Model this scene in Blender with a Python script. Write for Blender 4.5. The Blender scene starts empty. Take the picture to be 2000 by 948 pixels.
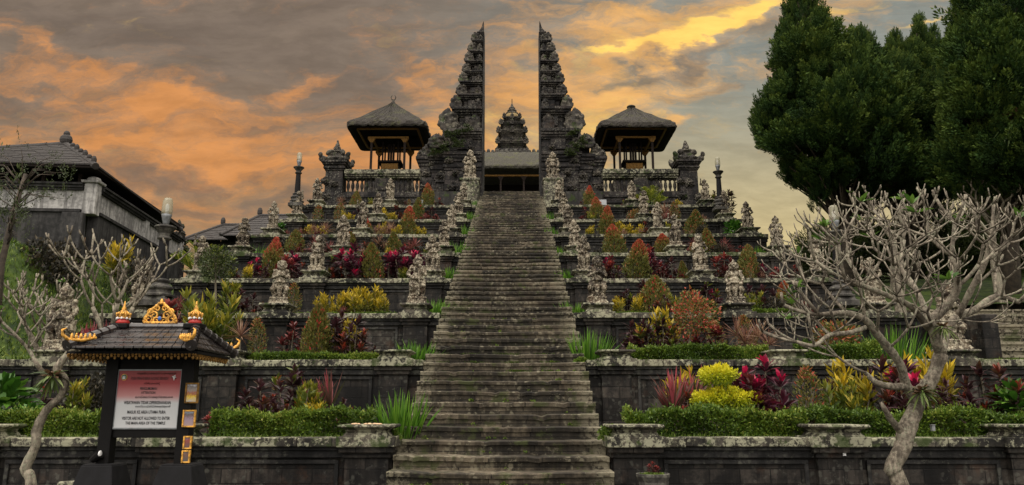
import bpy, math, random
import numpy as np
from mathutils import Vector, Matrix, Euler, noise

S = bpy.context.scene
COL = S.collection
R = math.radians

# ------------------------------------------------------------------ camera
F = 1500.0
PITCH = math.atan((800 - 474) / F)
YAW = 7.6 / F
CAM = (0.205, 0.0, 1.6)
sp, cp = math.sin(PITCH), math.cos(PITCH)
sy, cy = math.sin(YAW), math.cos(YAW)
FWD = (-sy * cp, cy * cp, sp)
RGT = (cy, sy, 0)
UPV = (sy * sp, -cy * sp, cp)
cam = bpy.data.cameras.new('camera')
cam.lens = 27.0
cam.sensor_width = 36.0
cam.clip_end = 3000
camo = bpy.data.objects.new('camera', cam)
COL.objects.link(camo)
camo.location = CAM
camo.rotation_euler = (math.pi / 2 + PITCH, 0, YAW)
S.camera = camo

# ------------------------------------------------------------------ exposure
S.view_settings.view_transform = 'Standard'
S.view_settings.look = 'None'
S.view_settings.exposure = 0.0
S.view_settings.gamma = 1.0
S.render.engine = 'CYCLES'
S.cycles.use_denoising = True
S.cycles.max_bounces = 6
S.cycles.diffuse_bounces = 3
S.cycles.transparent_max_bounces = 6

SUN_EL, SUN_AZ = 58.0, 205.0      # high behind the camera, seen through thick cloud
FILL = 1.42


def at(px, py, Y):
    """the place in the world that the photograph shows at px, py when it stands at depth Y"""
    a = (px - 1000) / F
    b = -(py - 474) / F
    r = [FWD[i] + a * RGT[i] + b * UPV[i] for i in range(3)]
    t = (Y - CAM[1]) / r[1]
    return Vector([CAM[i] + t * r[i] for i in range(3)])


# ------------------------------------------------------------------ node helper
class N:
    def __init__(s, tree):
        s.t = tree
        s.n = tree.nodes
        s.l = tree.links

    def new(s, typ, **kw):
        n = s.n.new(typ)
        for k, v in kw.items():
            if k.startswith('_'):
                setattr(n, k[1:], v)
        return n

    def put(s, sock, val):
        if isinstance(val, bpy.types.NodeSocket):
            s.l.new(val, sock)
        elif val is not None:
            if hasattr(sock, 'default_value'):
                dv = sock.default_value
                if hasattr(dv, '__len__') and not hasattr(val, '__len__'):
                    val = [val] * len(dv)
                if hasattr(dv, '__len__') and len(dv) == 4 and len(val) == 3:
                    val = tuple(val) + (1,)
                sock.default_value = val

    def math(s, op, a, b=None, c=None, clamp=False):
        n = s.n.new('ShaderNodeMath')
        n.operation = op
        n.use_clamp = clamp
        s.put(n.inputs[0], a)
        if b is not None:
            s.put(n.inputs[1], b)
        if c is not None:
            s.put(n.inputs[2], c)
        return n.outputs[0]

    def vmath(s, op, a, b=None):
        n = s.n.new('ShaderNodeVectorMath')
        n.operation = op
        s.put(n.inputs[0], a)
        if b is not None:
            s.put(n.inputs[1], b)
        return n.outputs[0]

    def rng(s, v, a, b, c=0.0, d=1.0, smooth=True):
        n = s.n.new('ShaderNodeMapRange')
        n.interpolation_type = 'SMOOTHSTEP' if smooth else 'LINEAR'
        s.put(n.inputs[0], v)
        for i, x in enumerate((a, b, c, d)):
            n.inputs[1 + i].default_value = x
        return n.outputs[0]

    def noise(s, vec, scale, detail=4.0, rough=0.6, dist=0.0, color=False):
        n = s.n.new('ShaderNodeTexNoise')
        s.put(n.inputs['Vector'], vec)
        n.inputs['Scale'].default_value = scale
        n.inputs['Detail'].default_value = detail
        n.inputs['Roughness'].default_value = rough
        n.inputs['Distortion'].default_value = dist
        return n.outputs['Color'] if color else n.outputs['Fac']

    def mix(s, f, a, b, mode='MIX'):
        n = s.n.new('ShaderNodeMix')
        n.data_type = 'RGBA'
        n.blend_type = mode
        s.put(n.inputs[0], f)
        s.put(n.inputs[6], a)
        s.put(n.inputs[7], b)
        return n.outputs[2]

    def ramp(s, f, stops, interp='LINEAR'):
        n = s.n.new('ShaderNodeValToRGB')
        n.color_ramp.interpolation = interp
        e = n.color_ramp.elements
        while len(e) < len(stops):
            e.new(0.5)
        for i, (p, c) in enumerate(stops):
            e[i].position = p
            e[i].color = tuple(c) + (1,)
        s.put(n.inputs[0], f)
        return n.outputs[0]

    def sep(s, v):
        n = s.n.new('ShaderNodeSeparateXYZ')
        s.put(n.inputs[0], v)
        return n.outputs

    def comb(s, x, y, z):
        n = s.n.new('ShaderNodeCombineXYZ')
        for i, q in enumerate((x, y, z)):
            s.put(n.inputs[i], q)
        return n.outputs[0]

    def mapv(s, v, loc=(0, 0, 0), rot=(0, 0, 0), sc=(1, 1, 1)):
        n = s.n.new('ShaderNodeMapping')
        s.put(n.inputs[0], v)
        n.inputs[1].default_value = loc
        n.inputs[2].default_value = rot
        n.inputs[3].default_value = sc
        return n.outputs[0]

    def bump(s, h, strength, dist):
        n = s.n.new('ShaderNodeBump')
        n.inputs['Strength'].default_value = strength
        n.inputs['Distance'].default_value = dist
        s.put(n.inputs['Height'], h)
        return n.outputs[0]


# ------------------------------------------------------------------ world: sunset sky ahead, added overcast fill behind
W = bpy.data.worlds.new('World')
S.world = W
W.use_nodes = True
w = N(W.node_tree)
for n_ in list(w.n):
    w.n.remove(n_)


def make_world():
    tc = w.n.new('ShaderNodeTexCoord')
    d = w.vmath('NORMALIZE', tc.outputs['Generated'])
    dx, dy, dz = w.sep(d)[:3]
    yy = w.math('MAXIMUM', dy, 0.12)
    u = w.math('DIVIDE', dx, yy)
    v = w.math('DIVIDE', dz, yy)
    uv = w.comb(u, v, 0.0)

    def UV(px, py):
        a = (px - 1000) / F
        b = -(py - 474) / F
        r = [FWD[i] + a * RGT[i] + b * UPV[i] for i in range(3)]
        return r[0] / r[1], r[2] / r[1]
    # wind-drawn warp of the cloud bands
    wc = w.noise(w.mapv(uv, rot=(0, 0, R(-8)), sc=(2.2, 4.2, 1)), 1.6, 4, 0.55, color=True)
    warp = w.vmath('MULTIPLY', w.vmath('SUBTRACT', wc, (0.5, 0.5, 0.5)), (0.42, 0.17, 0.0))
    uvw = w.vmath('ADD', uv, warp)
    wc2 = w.noise(w.mapv(uv, loc=(3, 1, 0), rot=(0, 0, R(14)), sc=(6, 13, 1)), 1.6, 5, 0.62, color=True)
    warp2 = w.vmath('MULTIPLY', w.vmath('SUBTRACT', wc2, (0.5, 0.5, 0.5)), (0.16, 0.075, 0.0))
    uvw = w.vmath('ADD', uvw, warp2)

    def blob(px, py, rx, ry, ang, amp):
        cu, cv = UV(px, py)
        n = w.n.new('ShaderNodeMapping')
        n.vector_type = 'TEXTURE'
        w.put(n.inputs[0], uvw)
        n.inputs[1].default_value = (cu, cv, 0)
        n.inputs[2].default_value = (0, 0, R(ang))
        n.inputs[3].default_value = (rx / F, ry / F, 1)
        ln = w.n.new('ShaderNodeVectorMath')
        ln.operation = 'DOT_PRODUCT'
        w.put(ln.inputs[0], n.outputs[0])
        w.put(ln.inputs[1], n.outputs[0])
        e = w.math('EXPONENT', w.math('MULTIPLY', ln.outputs['Value'], -1.0))
        return w.math('MULTIPLY', e, amp)

    def total(lst):
        o = None
        for b in lst:
            q = blob(*b)
            o = q if o is None else w.math('ADD', o, q)
        return o
    fine = w.noise(w.mapv(uvw, rot=(0, 0, R(-12)), sc=(3.0, 8.5, 1)), 2.6, 8, 0.68)
    fine2 = w.noise(w.mapv(uvw, loc=(7, 2, 0), rot=(0, 0, R(22)), sc=(5.0, 12.0, 1)), 2.6, 6, 0.6)
    orange = total([(330, 215, 300, 60, -14, .66), (60, 262, 300, 50, -4, .60), (560, 150, 60, 38, -40, .75),
                    (80, 70, 110, 32, -15, .60), (500, 320, 420, 55, -3, .62), (800, 150, 120, 40, -35, .55), (240, 120, 260, 26, -28, .35),
                    (1290, 36, 290, 48, 10, .85), (1180, 20, 200, 20, 4, .4), (880, 270, 330, 60, -6, .50), (1150, 190, 260, 60, -14, .75), (1000, 320, 200, 60, 0, .5),
                    (1320, 150, 170, 45, 15, .55), (1290, 90, 250, 24, 17, .7), (200, 400, 420, 60, 2, .28), (1340, 235, 120, 14, 14, .45), (1480, 370, 330, 130, 0, -1.1), (420, 40, 420, 60, -6, -.35)])
    yellow = total([(1340, 66, 190, 15, 14, 1.25), (1460, 30, 120, 16, 18, 1.1), (1190, 98, 90, 9, 8, .9), (1330, 50, 230, 34, 12, .35), (1100, 240, 300, 80, 5, .42),
                    (1730, 38, 75, 8, 14, .7)])
    grey = total([(330, 60, 330, 42, -10, .50), (420, 110, 240, 26, -22, .30), (60, 160, 200, 26, -12, .45), (690, 130, 120, 90, 10, .4), (480, 240, 170, 18, 0, .45),
                  (330, 340, 220, 26, 3, .75), (480, 400, 300, 22, 2, .55), (160, 10, 500, 40, 0, .5), (620, 20, 300, 42, 0, .35), (1000, 40, 90, 50, 0, .3),
                  (1230, 140, 60, 14, 10, .35), (1370, 96, 200, 16, 16, .55), (1400, 150, 120, 20, 20, .4)])
    fo = w.rng(w.math('ADD', orange, w.math('MULTIPLY', w.math('SUBTRACT', fine, .5), 2.6)), -0.06, .98)
    fy = w.rng(w.math('ADD', yellow, w.math('MULTIPLY', w.math('SUBTRACT', fine2, .5), 1.5)), 0.10, 1.15)
    fg = w.rng(w.math('ADD', grey, w.math('MULTIPLY', w.math('SUBTRACT', fine2, .5), 1.5)), 0.0, 0.8)
    # clear sky behind: blue-grey high up, pale yellow low down, browner to the left
    leftness = w.rng(u, 0.30, -0.30)
    high = w.mix(leftness, (.270, .285, .255), (.235, .175, .130))
    low = w.mix(leftness, (.66, .520, .250), (.44, .250, .115))
    base = w.mix(w.rng(v, 0.50, 0.14), high, low)
    base = w.mix(w.math('MULTIPLY', fine, w.rng(u, .25, -.05, .04, .35)), base, (.20, .175, .15))
    tex = w.noise(w.mapv(w.vmath('ADD', uv, w.vmath('MULTIPLY', warp, (.35, .35, 0))), rot=(0, 0, R(-14)), sc=(7, 24, 1)), 1.5, 6, .62)
    c = w.mix(w.math('MULTIPLY', fo, 0.92), base, w.mix(w.rng(u, -.25, .2), (.70, .295, .095), (.86, .46, .150)))
    c = w.mix(w.math('MULTIPLY', fg, 0.70), c, (.185, .142, .112))
    c = w.mix(w.math('MULTIPLY', fy, 0.95), c, (1.15, .72, .17))
    c = w.mix(1.0, c, w.rng(tex, .30, .70, .88, 1.14), 'MULTIPLY')
    # unseen pale cloud overhead and behind, added as soft fill light
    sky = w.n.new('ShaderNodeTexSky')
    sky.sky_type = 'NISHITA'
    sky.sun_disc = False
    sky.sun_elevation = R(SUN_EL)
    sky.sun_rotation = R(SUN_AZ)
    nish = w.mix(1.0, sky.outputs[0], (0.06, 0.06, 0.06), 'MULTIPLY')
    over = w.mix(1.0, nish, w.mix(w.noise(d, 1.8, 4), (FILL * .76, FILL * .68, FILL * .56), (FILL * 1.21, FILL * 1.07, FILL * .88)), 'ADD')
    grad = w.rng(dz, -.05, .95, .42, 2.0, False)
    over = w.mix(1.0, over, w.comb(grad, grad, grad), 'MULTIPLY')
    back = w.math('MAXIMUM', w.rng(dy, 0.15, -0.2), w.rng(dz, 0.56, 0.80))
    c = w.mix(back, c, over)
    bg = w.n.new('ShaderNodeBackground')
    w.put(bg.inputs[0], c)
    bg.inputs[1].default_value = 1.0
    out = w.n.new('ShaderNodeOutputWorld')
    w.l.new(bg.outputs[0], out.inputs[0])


make_world()
sl = bpy.data.lights.new('sun', 'SUN')
sl.energy = 1.1
sl.angle = R(14)
sl.color = (1.0, .95, .88)
so = bpy.data.objects.new('sun', sl)
COL.objects.link(so)
# sun azimuth measured clockwise from +Y
_sd = Vector((math.sin(R(SUN_AZ)) * math.cos(R(SUN_EL)), math.cos(R(SUN_AZ)) * math.cos(R(SUN_EL)), math.sin(R(SUN_EL))))
so.rotation_euler = _sd.to_track_quat('Z', 'Y').to_euler()


# ------------------------------------------------------------------ geometry helpers
class G:
    def __init__(s):
        s.v = []
        s.f = []

    def add(s, vs, fs):
        b = len(s.v)
        s.v.extend([tuple(q) for q in vs])
        s.f.extend([tuple(i + b for i in q) for q in fs])
        return s

    def box(s, x0, x1, y0, y1, z0, z1, j=0.0):
        if x0 > x1:
            x0, x1 = x1, x0
        vs = [(x, y, z) for z in (z0, z1) for y in (y0, y1) for x in (x0, x1)]
        if j:
            vs = [tuple(c + random.uniform(-j, j) for c in q) for q in vs]
        return s.add(vs, [(0, 2, 3, 1), (4, 5, 7, 6), (0, 1, 5, 4), (1, 3, 7, 5), (3, 2, 6, 7), (2, 0, 4, 6)])

    def frus(s, cx, cy_, z0, z1, a0, b0, a1, b1):
        vs = []
        for z, a, b in ((z0, a0, b0), (z1, a1, b1)):
            vs += [(cx - a, cy_ - b, z), (cx + a, cy_ - b, z), (cx - a, cy_ + b, z), (cx + a, cy_ + b, z)]
        return s.add(vs, [(0, 2, 3, 1), (4, 5, 7, 6), (0, 1, 5, 4), (1, 3, 7, 5), (3, 2, 6, 7), (2, 0, 4, 6)])

    def lathe(s, prof, cx=0, cy_=0, n=16, ang=0.0, wob=0.0):
        vs, fs = [], []
        for r, z in prof:
            for k in range(n):
                a = ang + 2 * math.pi * k / n
                rr = r * (1 + (random.uniform(-wob, wob) if wob else 0))
                vs.append((cx + rr * math.cos(a), cy_ + rr * math.sin(a), z))
        m = len(prof)
        for i in range(m - 1):
            for k in range(n):
                k2 = (k + 1) % n
                fs.append((i * n + k, i * n + k2, (i + 1) * n + k2, (i + 1) * n + k))
        fs.append(tuple(range(n))[::-1])
        fs.append(tuple((m - 1) * n + k for k in range(n)))
        return s.add(vs, fs)

    def tube(s, pts, rad, n=6, cap=True):
        pts = [Vector(p) for p in pts]
        m = len(pts)
        vs, fs = [], []
        ref = None
        for i, p in enumerate(pts):
            t = (pts[min(i + 1, m - 1)] - pts[max(i - 1, 0)])
            if t.length < 1e-9:
                t = Vector((0, 0, 1))
            t.normalize()
            if ref is None:
                ref = t.cross(Vector((0.3, 0.9, 0.2)))
                if ref.length < .1:
                    ref = t.cross(Vector((1, 0, 0)))
            ref = (ref - t * ref.dot(t))
            if ref.length < 1e-6:
                ref = t.orthogonal()
            ref.normalize()
            b = t.cross(ref)
            r = rad[i] if hasattr(rad, '__len__') else rad
            for k in range(n):
                a = 2 * math.pi * k / n
                vs.append(p + ref * (math.cos(a) * r) + b * (math.sin(a) * r))
        for i in range(m - 1):
            for k in range(n):
                k2 = (k + 1) % n
                fs.append((i * n + k, i * n + k2, (i + 1) * n + k2, (i + 1) * n + k))
        if cap:
            fs.append(tuple(range(n))[::-1])
            fs.append(tuple((m - 1) * n + k for k in range(n)))
        return s.add(vs, fs)

    def prism(s, poly, y0, y1):
        """outline in x, z pushed from y0 to y1"""
        n = len(poly)
        vs = [(x, y0, z) for x, z in poly] + [(x, y1, z) for x, z in poly]
        fs = [tuple(range(n)), tuple(range(2 * n - 1, n - 1, -1))]
        for i in range(n):
            j = (i + 1) % n
            fs.append((j, i, i + n, j + n))
        return s.add(vs, fs)

    def ball(s, c, r, n=8):
        rx, ry, rz = r if hasattr(r, '__len__') else (r, r, r)
        vs, fs = [], []
        m = n
        for i in range(1, m):
            th = math.pi * i / m
            for k in range(2 * n):
                a = math.pi * k / n
                vs.append((c[0] + rx * math.sin(th) * math.cos(a), c[1] + ry * math.sin(th) * math.sin(a), c[2] + rz * math.cos(th)))
        N2 = 2 * n
        top = len(vs)
        vs.append((c[0], c[1], c[2] + rz))
        vs.append((c[0], c[1], c[2] - rz))
        for i in range(m - 2):
            for k in range(N2):
                k2 = (k + 1) % N2
                fs.append((i * N2 + k, (i + 1) * N2 + k, (i + 1) * N2 + k2, i * N2 + k2))
        for k in range(N2):
            k2 = (k + 1) % N2
            fs.append((top, k, k2))
            fs.append((top + 1, (m - 2) * N2 + k2, (m - 2) * N2 + k))
        return s.add(vs, fs)

    def mesh(s, name, mat):
        me = bpy.data.meshes.new(name)
        me.from_pydata(s.v, [], s.f)
        me.materials.append(mat)
        return me

    def obj(s, name, mat, parent=None, smooth=False, bevel=0.0, loc=None):
        me = s.mesh(name, mat)
        if smooth:
            me.shade_smooth()
        return link(name, me, parent, bevel, loc)


def link(name, me, parent=None, bevel=0.0, loc=None):
    o = bpy.data.objects.new(name, me)
    COL.objects.link(o)
    if parent:
        o.parent = parent
    if loc is not None:
        o.location = loc
    if bevel:
        b = o.modifiers.new('bevel', 'BEVEL')
        b.width = bevel
        b.segments = 2
        b.limit_method = 'ANGLE'
        b.angle_limit = R(40)
    return o


def tag(o, label, cat=None, group=None):
    o['label'] = label
    if cat:
        o['category'] = cat
    if group:
        o['group'] = group
    return o


def thing(name, label, cat, loc=(0, 0, 0), group=None, rz=0.0, sc=1.0):
    o = bpy.data.objects.new(name, None)
    COL.objects.link(o)
    o.location = loc
    o.rotation_euler = (0, 0, rz)
    o.scale = tuple(sc) if hasattr(sc, '__len__') else (sc, sc, sc)
    o.empty_display_size = .1
    return tag(o, label, cat, group)


def struct(o, kind='structure'):
    o['kind'] = kind
    return o


def dup(root, loc, rz, sc, label, group=None):
    r = root.copy()
    COL.objects.link(r)
    r.location = loc
    r.rotation_euler = (0, 0, rz)
    r.scale = sc if hasattr(sc, '__len__') else (sc, sc, sc)
    r['label'] = label
    if group:
        r['group'] = group
    for ch in list(root.children):
        c = ch.copy()
        COL.objects.link(c)
        c.parent = r
        for g in list(ch.children):
            d = g.copy()
            COL.objects.link(d)
            d.parent = c
    return r


# --- many-leaved meshes by numpy: only quads, one tone per leaf
def nrm(a):
    return a / np.maximum(np.linalg.norm(a, axis=1, keepdims=True), 1e-9)


def leaves(P, D, L, Wd, rs, fold=0.15, nref=None):
    """one folded diamond per leaf; P base points, D directions, L lengths, Wd widths"""
    n = len(P)
    D = nrm(D)
    ref = rs.normal(size=(n, 3)) if nref is None else nref
    side = nrm(np.cross(D, ref))
    nor = np.cross(side, D)
    L = np.broadcast_to(L, (n,))[:, None]
    Wd = np.broadcast_to(Wd, (n,))[:, None]
    mid = P + D * L * .45
    V = np.empty((n, 4, 3))
    V[:, 0] = P
    V[:, 1] = mid + side * Wd * .5 + nor * L * fold
    V[:, 2] = P + D * L
    V[:, 3] = mid - side * Wd * .5 + nor * L * fold
    Q = np.arange(n * 4).reshape(n, 4)
    return V.reshape(-1, 3), Q


def straps(P, D, L, Wd, droop, rs, seg=4, prof=(.55, 1.0, .9, .55, .08)):
    """long arching blades"""
    n = len(P)
    D = nrm(D)
    up = np.array([0, 0, 1.0])
    side = nrm(np.cross(D, up + rs.normal(size=(n, 3)) * .25))
    L = np.broadcast_to(L, (n,))[:, None]
    Wd = np.broadcast_to(Wd, (n,))[:, None]
    dr = np.broadcast_to(droop, (n,))[:, None]
    V = np.empty((n, seg + 1, 2, 3))
    for k in range(seg + 1):
        t = k / seg
        c = P + D * L * t - up * (dr * L * t * t)
        wd = Wd * prof[k] * .5
        V[:, k, 0] = c + side * wd
        V[:, k, 1] = c - side * wd
    Q = []
    b = np.arange(n)[:, None] * (2 * (seg + 1))
    for k in range(seg):
        Q.append(np.concatenate([b + 2 * k, b + 2 * k + 1, b + 2 * k + 3, b + 2 * k + 2], axis=1))
    Q = np.stack(Q, axis=1).reshape(-1, 4)
    return V.reshape(-1, 3), Q


def qmesh(name, parts, mat):
    """parts: list of (V, Q, tone per quad)"""
    Vs, Qs, Ts = [], [], []
    b = 0
    for V, Q, T in parts:
        Vs.append(V)
        Qs.append(Q + b)
        T = np.asarray(T, dtype=float)
        if T.ndim == 0:
            T = np.full(len(Q), float(T))
        if len(T) != len(Q):
            T = np.repeat(T, len(Q) // len(T))
        Ts.append(T)
        b += len(V)
    V = np.concatenate(Vs).astype(np.float32)
    Q = np.concatenate(Qs).astype(np.int32)
    T = np.concatenate(Ts).astype(np.float32)
    me = bpy.data.meshes.new(name)
    me.vertices.add(len(V))
    me.vertices.foreach_set('co', V.ravel())
    me.loops.add(len(Q) * 4)
    me.loops.foreach_set('vertex_index', Q.ravel())
    me.polygons.add(len(Q))
    me.polygons.foreach_set('loop_start', np.arange(0, len(Q) * 4, 4, dtype=np.int32))
    me.polygons.foreach_set('loop_total', np.full(len(Q), 4, dtype=np.int32))
    me.update(calc_edges=True)
    at_ = me.attributes.new('tone', 'FLOAT', 'FACE')
    at_.data.foreach_set('value', T)
    me.materials.append(mat)
    return me


# ------------------------------------------------------------------ materials
def newmat(name):
    m = bpy.data.materials.new(name)
    m.use_nodes = True
    k = N(m.node_tree)
    for n in list(k.n):
        k.n.remove(n)
    out = k.n.new('ShaderNodeOutputMaterial')
    p = k.n.new('ShaderNodeBsdfPrincipled')
    k.l.new(p.outputs[0], out.inputs[0])
    return m, k, p, out


def stone(name, dark, light, lich=0.3, lcol=(.34, .34, .26), block=None, moss=0.0, rough=.82, local=False, bump=.6, stain=0.0,
          scale=1.0, side_lich=0.35, mosscol=(.035, .055, .012), edge=0.0, lsc=10.0, zoff=0.0):
    m, k, p, out = newmat(name)
    geo = k.n.new('ShaderNodeNewGeometry')
    if local:
        tc = k.n.new('ShaderNodeTexCoord')
        pos = tc.outputs['Object']
        oi = k.n.new('ShaderNodeObjectInfo')
        pos = k.vmath('ADD', pos, k.comb(k.math('MULTIPLY', oi.outputs['Random'], 31.0), k.math('MULTIPLY', oi.outputs['Random'], 17.0), 0.0))
    else:
        pos = geo.outputs['Position']
    if scale != 1.0:
        pos = k.vmath('MULTIPLY', pos, (scale,) * 3)
    px, py, pz = k.sep(pos)[:3]
    big = k.noise(pos, .9, 5, .65)
    mid = k.noise(pos, 7.0, 6, .7)
    streak = k.noise(k.vmath('MULTIPLY', pos, (7.0, 7.0, .7)), 1.0, 4, .65)
    f = k.math('ADD', k.math('MULTIPLY', big, .5), k.math('MULTIPLY', mid, .5))
    f = k.rng(f, .40, .60)
    c = k.mix(f, dark, light)
    c = k.mix(k.math('MULTIPLY', k.rng(streak, .46, .60), .6), c, [x * .35 for x in dark])
    hgt = k.math('MULTIPLY', mid, .35)
    if block:
        bw, bh = block
        br = k.n.new('ShaderNodeTexBrick')
        k.put(br.inputs['Vector'], k.comb(k.math('ADD', px, py), k.math('SUBTRACT', pz, zoff), 0.0))
        br.inputs['Color1'].default_value = (.30, .30, .30, 1)
        br.inputs['Color2'].default_value = (1.95, 1.85, 1.72, 1)
        br.inputs['Mortar'].default_value = (.22, .22, .22, 1)
        br.inputs['Scale'].default_value = 1.0
        br.inputs['Mortar Size'].default_value = .009
        br.inputs['Mortar Smooth'].default_value = .3
        br.inputs['Bias'].default_value = -.1
        br.inputs['Brick Width'].default_value = bw
        br.inputs['Row Height'].default_value = bh
        br.offset = .5
        c = k.mix(.85, c, br.outputs['Color'], 'MULTIPLY')
        hgt = k.math('SUBTRACT', hgt, k.math('MULTIPLY', br.outputs['Fac'], .7))
    if stain:
        st = k.rng(k.noise(pos, 1.7, 5, .7), .55, .75)
        c = k.mix(k.math('MULTIPLY', st, stain), c, (.10, .042, .018))
    nz = k.sep(geo.outputs['Normal'])[2]
    top = k.rng(nz, 0.2, 0.8, side_lich, 1.0)
    patch = k.math('ADD', k.math('MULTIPLY', k.noise(pos, lsc, 6, .75), .75), k.math('MULTIPLY', big, .25))
    spots = k.n.new('ShaderNodeTexVoronoi')
    k.put(spots.inputs['Vector'], k.vmath('ADD', pos, k.vmath('MULTIPLY', k.noise(pos, 6, 3, color=True), (.12,) * 3)))
    spots.inputs['Scale'].default_value = 9.0
    sp_ = k.rng(spots.outputs['Distance'], .38, .20)
    lm = k.math('MAXIMUM', k.rng(patch, .605 - .19 * lich, .665 - .19 * lich), k.math('MULTIPLY', sp_, k.rng(big, .46, .54)))
    fl = k.math('MULTIPLY', lm, top)
    fl = k.math('MULTIPLY', fl, min(1.0, lich * 2.6))
    lc = k.mix(k.noise(pos, 2.3, 3), lcol, [x * .45 for x in lcol])
    if edge:
        ax = k.math('ABSOLUTE', px)
        fe = k.math('MULTIPLY', k.rng(ax, edge - .45, edge), k.rng(patch, .44, .52))
        fl = k.math('MAXIMUM', fl, k.math('MULTIPLY', fe, .8))
    c = k.mix(fl, c, lc)
    if moss:
        mm = k.rng(k.noise(k.vmath('ADD', pos, (9, 4, 2)), 2.6, 6, .7), .58 - .2 * moss, .68 - .2 * moss)
        c = k.mix(k.math('MULTIPLY', mm, .8), c, mosscol)
    k.put(p.inputs['Base Color'], c)
    p.inputs['Specular IOR Level'].default_value = .22
    k.put(p.inputs['Roughness'], k.rng(mid, .3, .7, rough - .22, rough + .1))
    hh = k.math('ADD', hgt, k.math('MULTIPLY', k.noise(pos, 34, 3, .7), .16))
    hh = k.math('ADD', hh, k.math('MULTIPLY', fl, .25))
    k.put(p.inputs['Normal'], k.bump(hh, bump, .03 / scale))
    return m


def leafmat(name, stops, trans=.25, rough=.5, spec=.35):
    m, k, p, out = newmat(name)
    a = k.n.new('ShaderNodeAttribute')
    a.attribute_name = 'tone'
    oi = k.n.new('ShaderNodeObjectInfo')
    t = k.math('ADD', a.outputs['Fac'], k.rng(oi.outputs['Random'], 0, 1, -.05, .05, False))
    c = k.ramp(t, stops)
    k.put(p.inputs['Base Color'], c)
    p.inputs['Roughness'].default_value = rough
    p.inputs['Specular IOR Level'].default_value = spec
    if trans:
        tr = k.n.new('ShaderNodeBsdfTranslucent')
        k.put(tr.inputs[0], c)
        mx = k.n.new('ShaderNodeMixShader')
        mx.inputs[0].default_value = trans
        k.l.new(p.outputs[0], mx.inputs[1])
        k.l.new(tr.outputs[0], mx.inputs[2])
        k.l.new(mx.outputs[0], out.inputs[0])
    return m


def plain(name, c, rough=.6, metal=0.0, var=.25, scale=12, bump=.2, spec=.5, emit=None):
    m, k, p, out = newmat(name)
    tc = k.n.new('ShaderNodeTexCoord')
    nz = k.noise(tc.outputs['Object'], scale, 5, .65)
    k.put(p.inputs['Base Color'], k.mix(k.rng(nz, .3, .7), [x * (1 - var) for x in c], [min(1, x * (1 + var)) for x in c]))
    k.put(p.inputs['Roughness'], k.rng(nz, .3, .7, max(.05, rough - .1), min(1, rough + .1)))
    p.inputs['Metallic'].default_value = metal
    p.inputs['Specular IOR Level'].default_value = spec
    if bump:
        k.put(p.inputs['Normal'], k.bump(nz, bump, .01))
    return m


def thatchmat(name, a, b, moss=.3):
    m, k, p, out = newmat(name)
    tc = k.n.new('ShaderNodeTexCoord')
    pos = tc.outputs['Object']
    f1 = k.noise(k.vmath('MULTIPLY', pos, (14, 14, 3)), 3.0, 5, .75)
    f2 = k.noise(pos, 2.2, 5, .7)
    c = k.mix(k.rng(f1, .35, .65), a, b)
    c = k.mix(k.math('MULTIPLY', k.rng(f2, .5, .7), moss), c, (.075, .080, .022))
    k.put(p.inputs['Base Color'], c)
    p.inputs['Roughness'].default_value = .95
    k.put(p.inputs['Normal'], k.bump(k.math('ADD', f1, f2), .9, .05))
    return m


MT = {}
MT['wall'] = stone('andesite_wall', (.0060, .0056, .0056), (.040, .035, .031), lich=.24, lcol=(.15, .15, .125), block=(.42, .2), stain=.25, rough=.72, side_lich=.6)
MT['trim'] = stone('andesite_trim', (.008, .008, .0085), (.038, .036, .034), lich=.35, lcol=(.20, .20, .16), rough=.72)
MT['cap'] = stone('lichened_cap', (.020, .019, .017), (.085, .078, .064), lich=.60, lcol=(.48, .47, .33), block=(.55, 5.0), moss=.25, side_lich=.75)
MT['step'] = stone('stair_stone', (.022, .018, .013), (.090, .077, .057), lich=.26, lcol=(.30, .27, .19), block=(.74, (12.2 - .06) / 66), zoff=.09, moss=.22, side_lich=.8, edge=1.5, lsc=13.0, mosscol=(.042, .050, .016), rough=.8)
MT['statue'] = stone('lichened_statue', (.016, .012, .009), (.165, .128, .090), lich=.56, lcol=(.54, .485, .36), local=True, side_lich=.85, stain=.45, bump=1.0, scale=2.2)
MT['gate'] = stone('gate_andesite', (.0075, .0072, .0085), (.042, .037, .035), lich=.30, lcol=(.22, .21, .17), block=(.5, .22), stain=.15, side_lich=.7, rough=.8)
MT['carve'] = stone('carved_andesite', (.010, .009, .009), (.060, .052, .043), lich=.36, lcol=(.24, .22, .17), local=True, side_lich=.75, stain=.15, bump=1.0, moss=.08)
MT['soil'] = stone('bed_soil', (.012, .010, .007), (.035, .028, .018), lich=.0, moss=.9, mosscol=(.045, .075, .012), rough=.95, side_lich=0)
MT['ground'] = stone('ground_paving', (.022, .021, .020), (.06, .056, .052), lich=.15, moss=.3)
MT['slope'] = stone('grass_slope', (.012, .026, .006), (.045, .075, .014), lich=.0, moss=.5, mosscol=(.06, .09, .015), rough=.95, bump=1.0)
MT['plaster'] = stone('stained_plaster', (.20, .195, .19), (.46, .45, .43), lich=.1, lcol=(.05, .05, .05), rough=.9, bump=.3)
MT['greywall'] = stone('grey_render', (.016, .016, .016), (.055, .053, .052), lich=.1, lcol=(.12, .12, .11), rough=.9, bump=.4)
MT['thatch'] = thatchmat('palm_fibre_thatch', (.010, .009, .008), (.052, .044, .034), .5)
MT['thatch2'] = thatchmat('mossy_thatch', (.022, .020, .015), (.075, .070, .050), .75)
MT['darkwood'] = plain('dark_wood', (.012, .009, .0075), .8, scale=20, spec=.1)
MT['wood'] = plain('brown_post_wood', (.022, .016, .013), .8, scale=20, spec=.12)
MT['gold'] = plain('gold_paint', (.58, .30, .05), .5, metal=.3, var=.65, scale=30, bump=.5)
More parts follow.
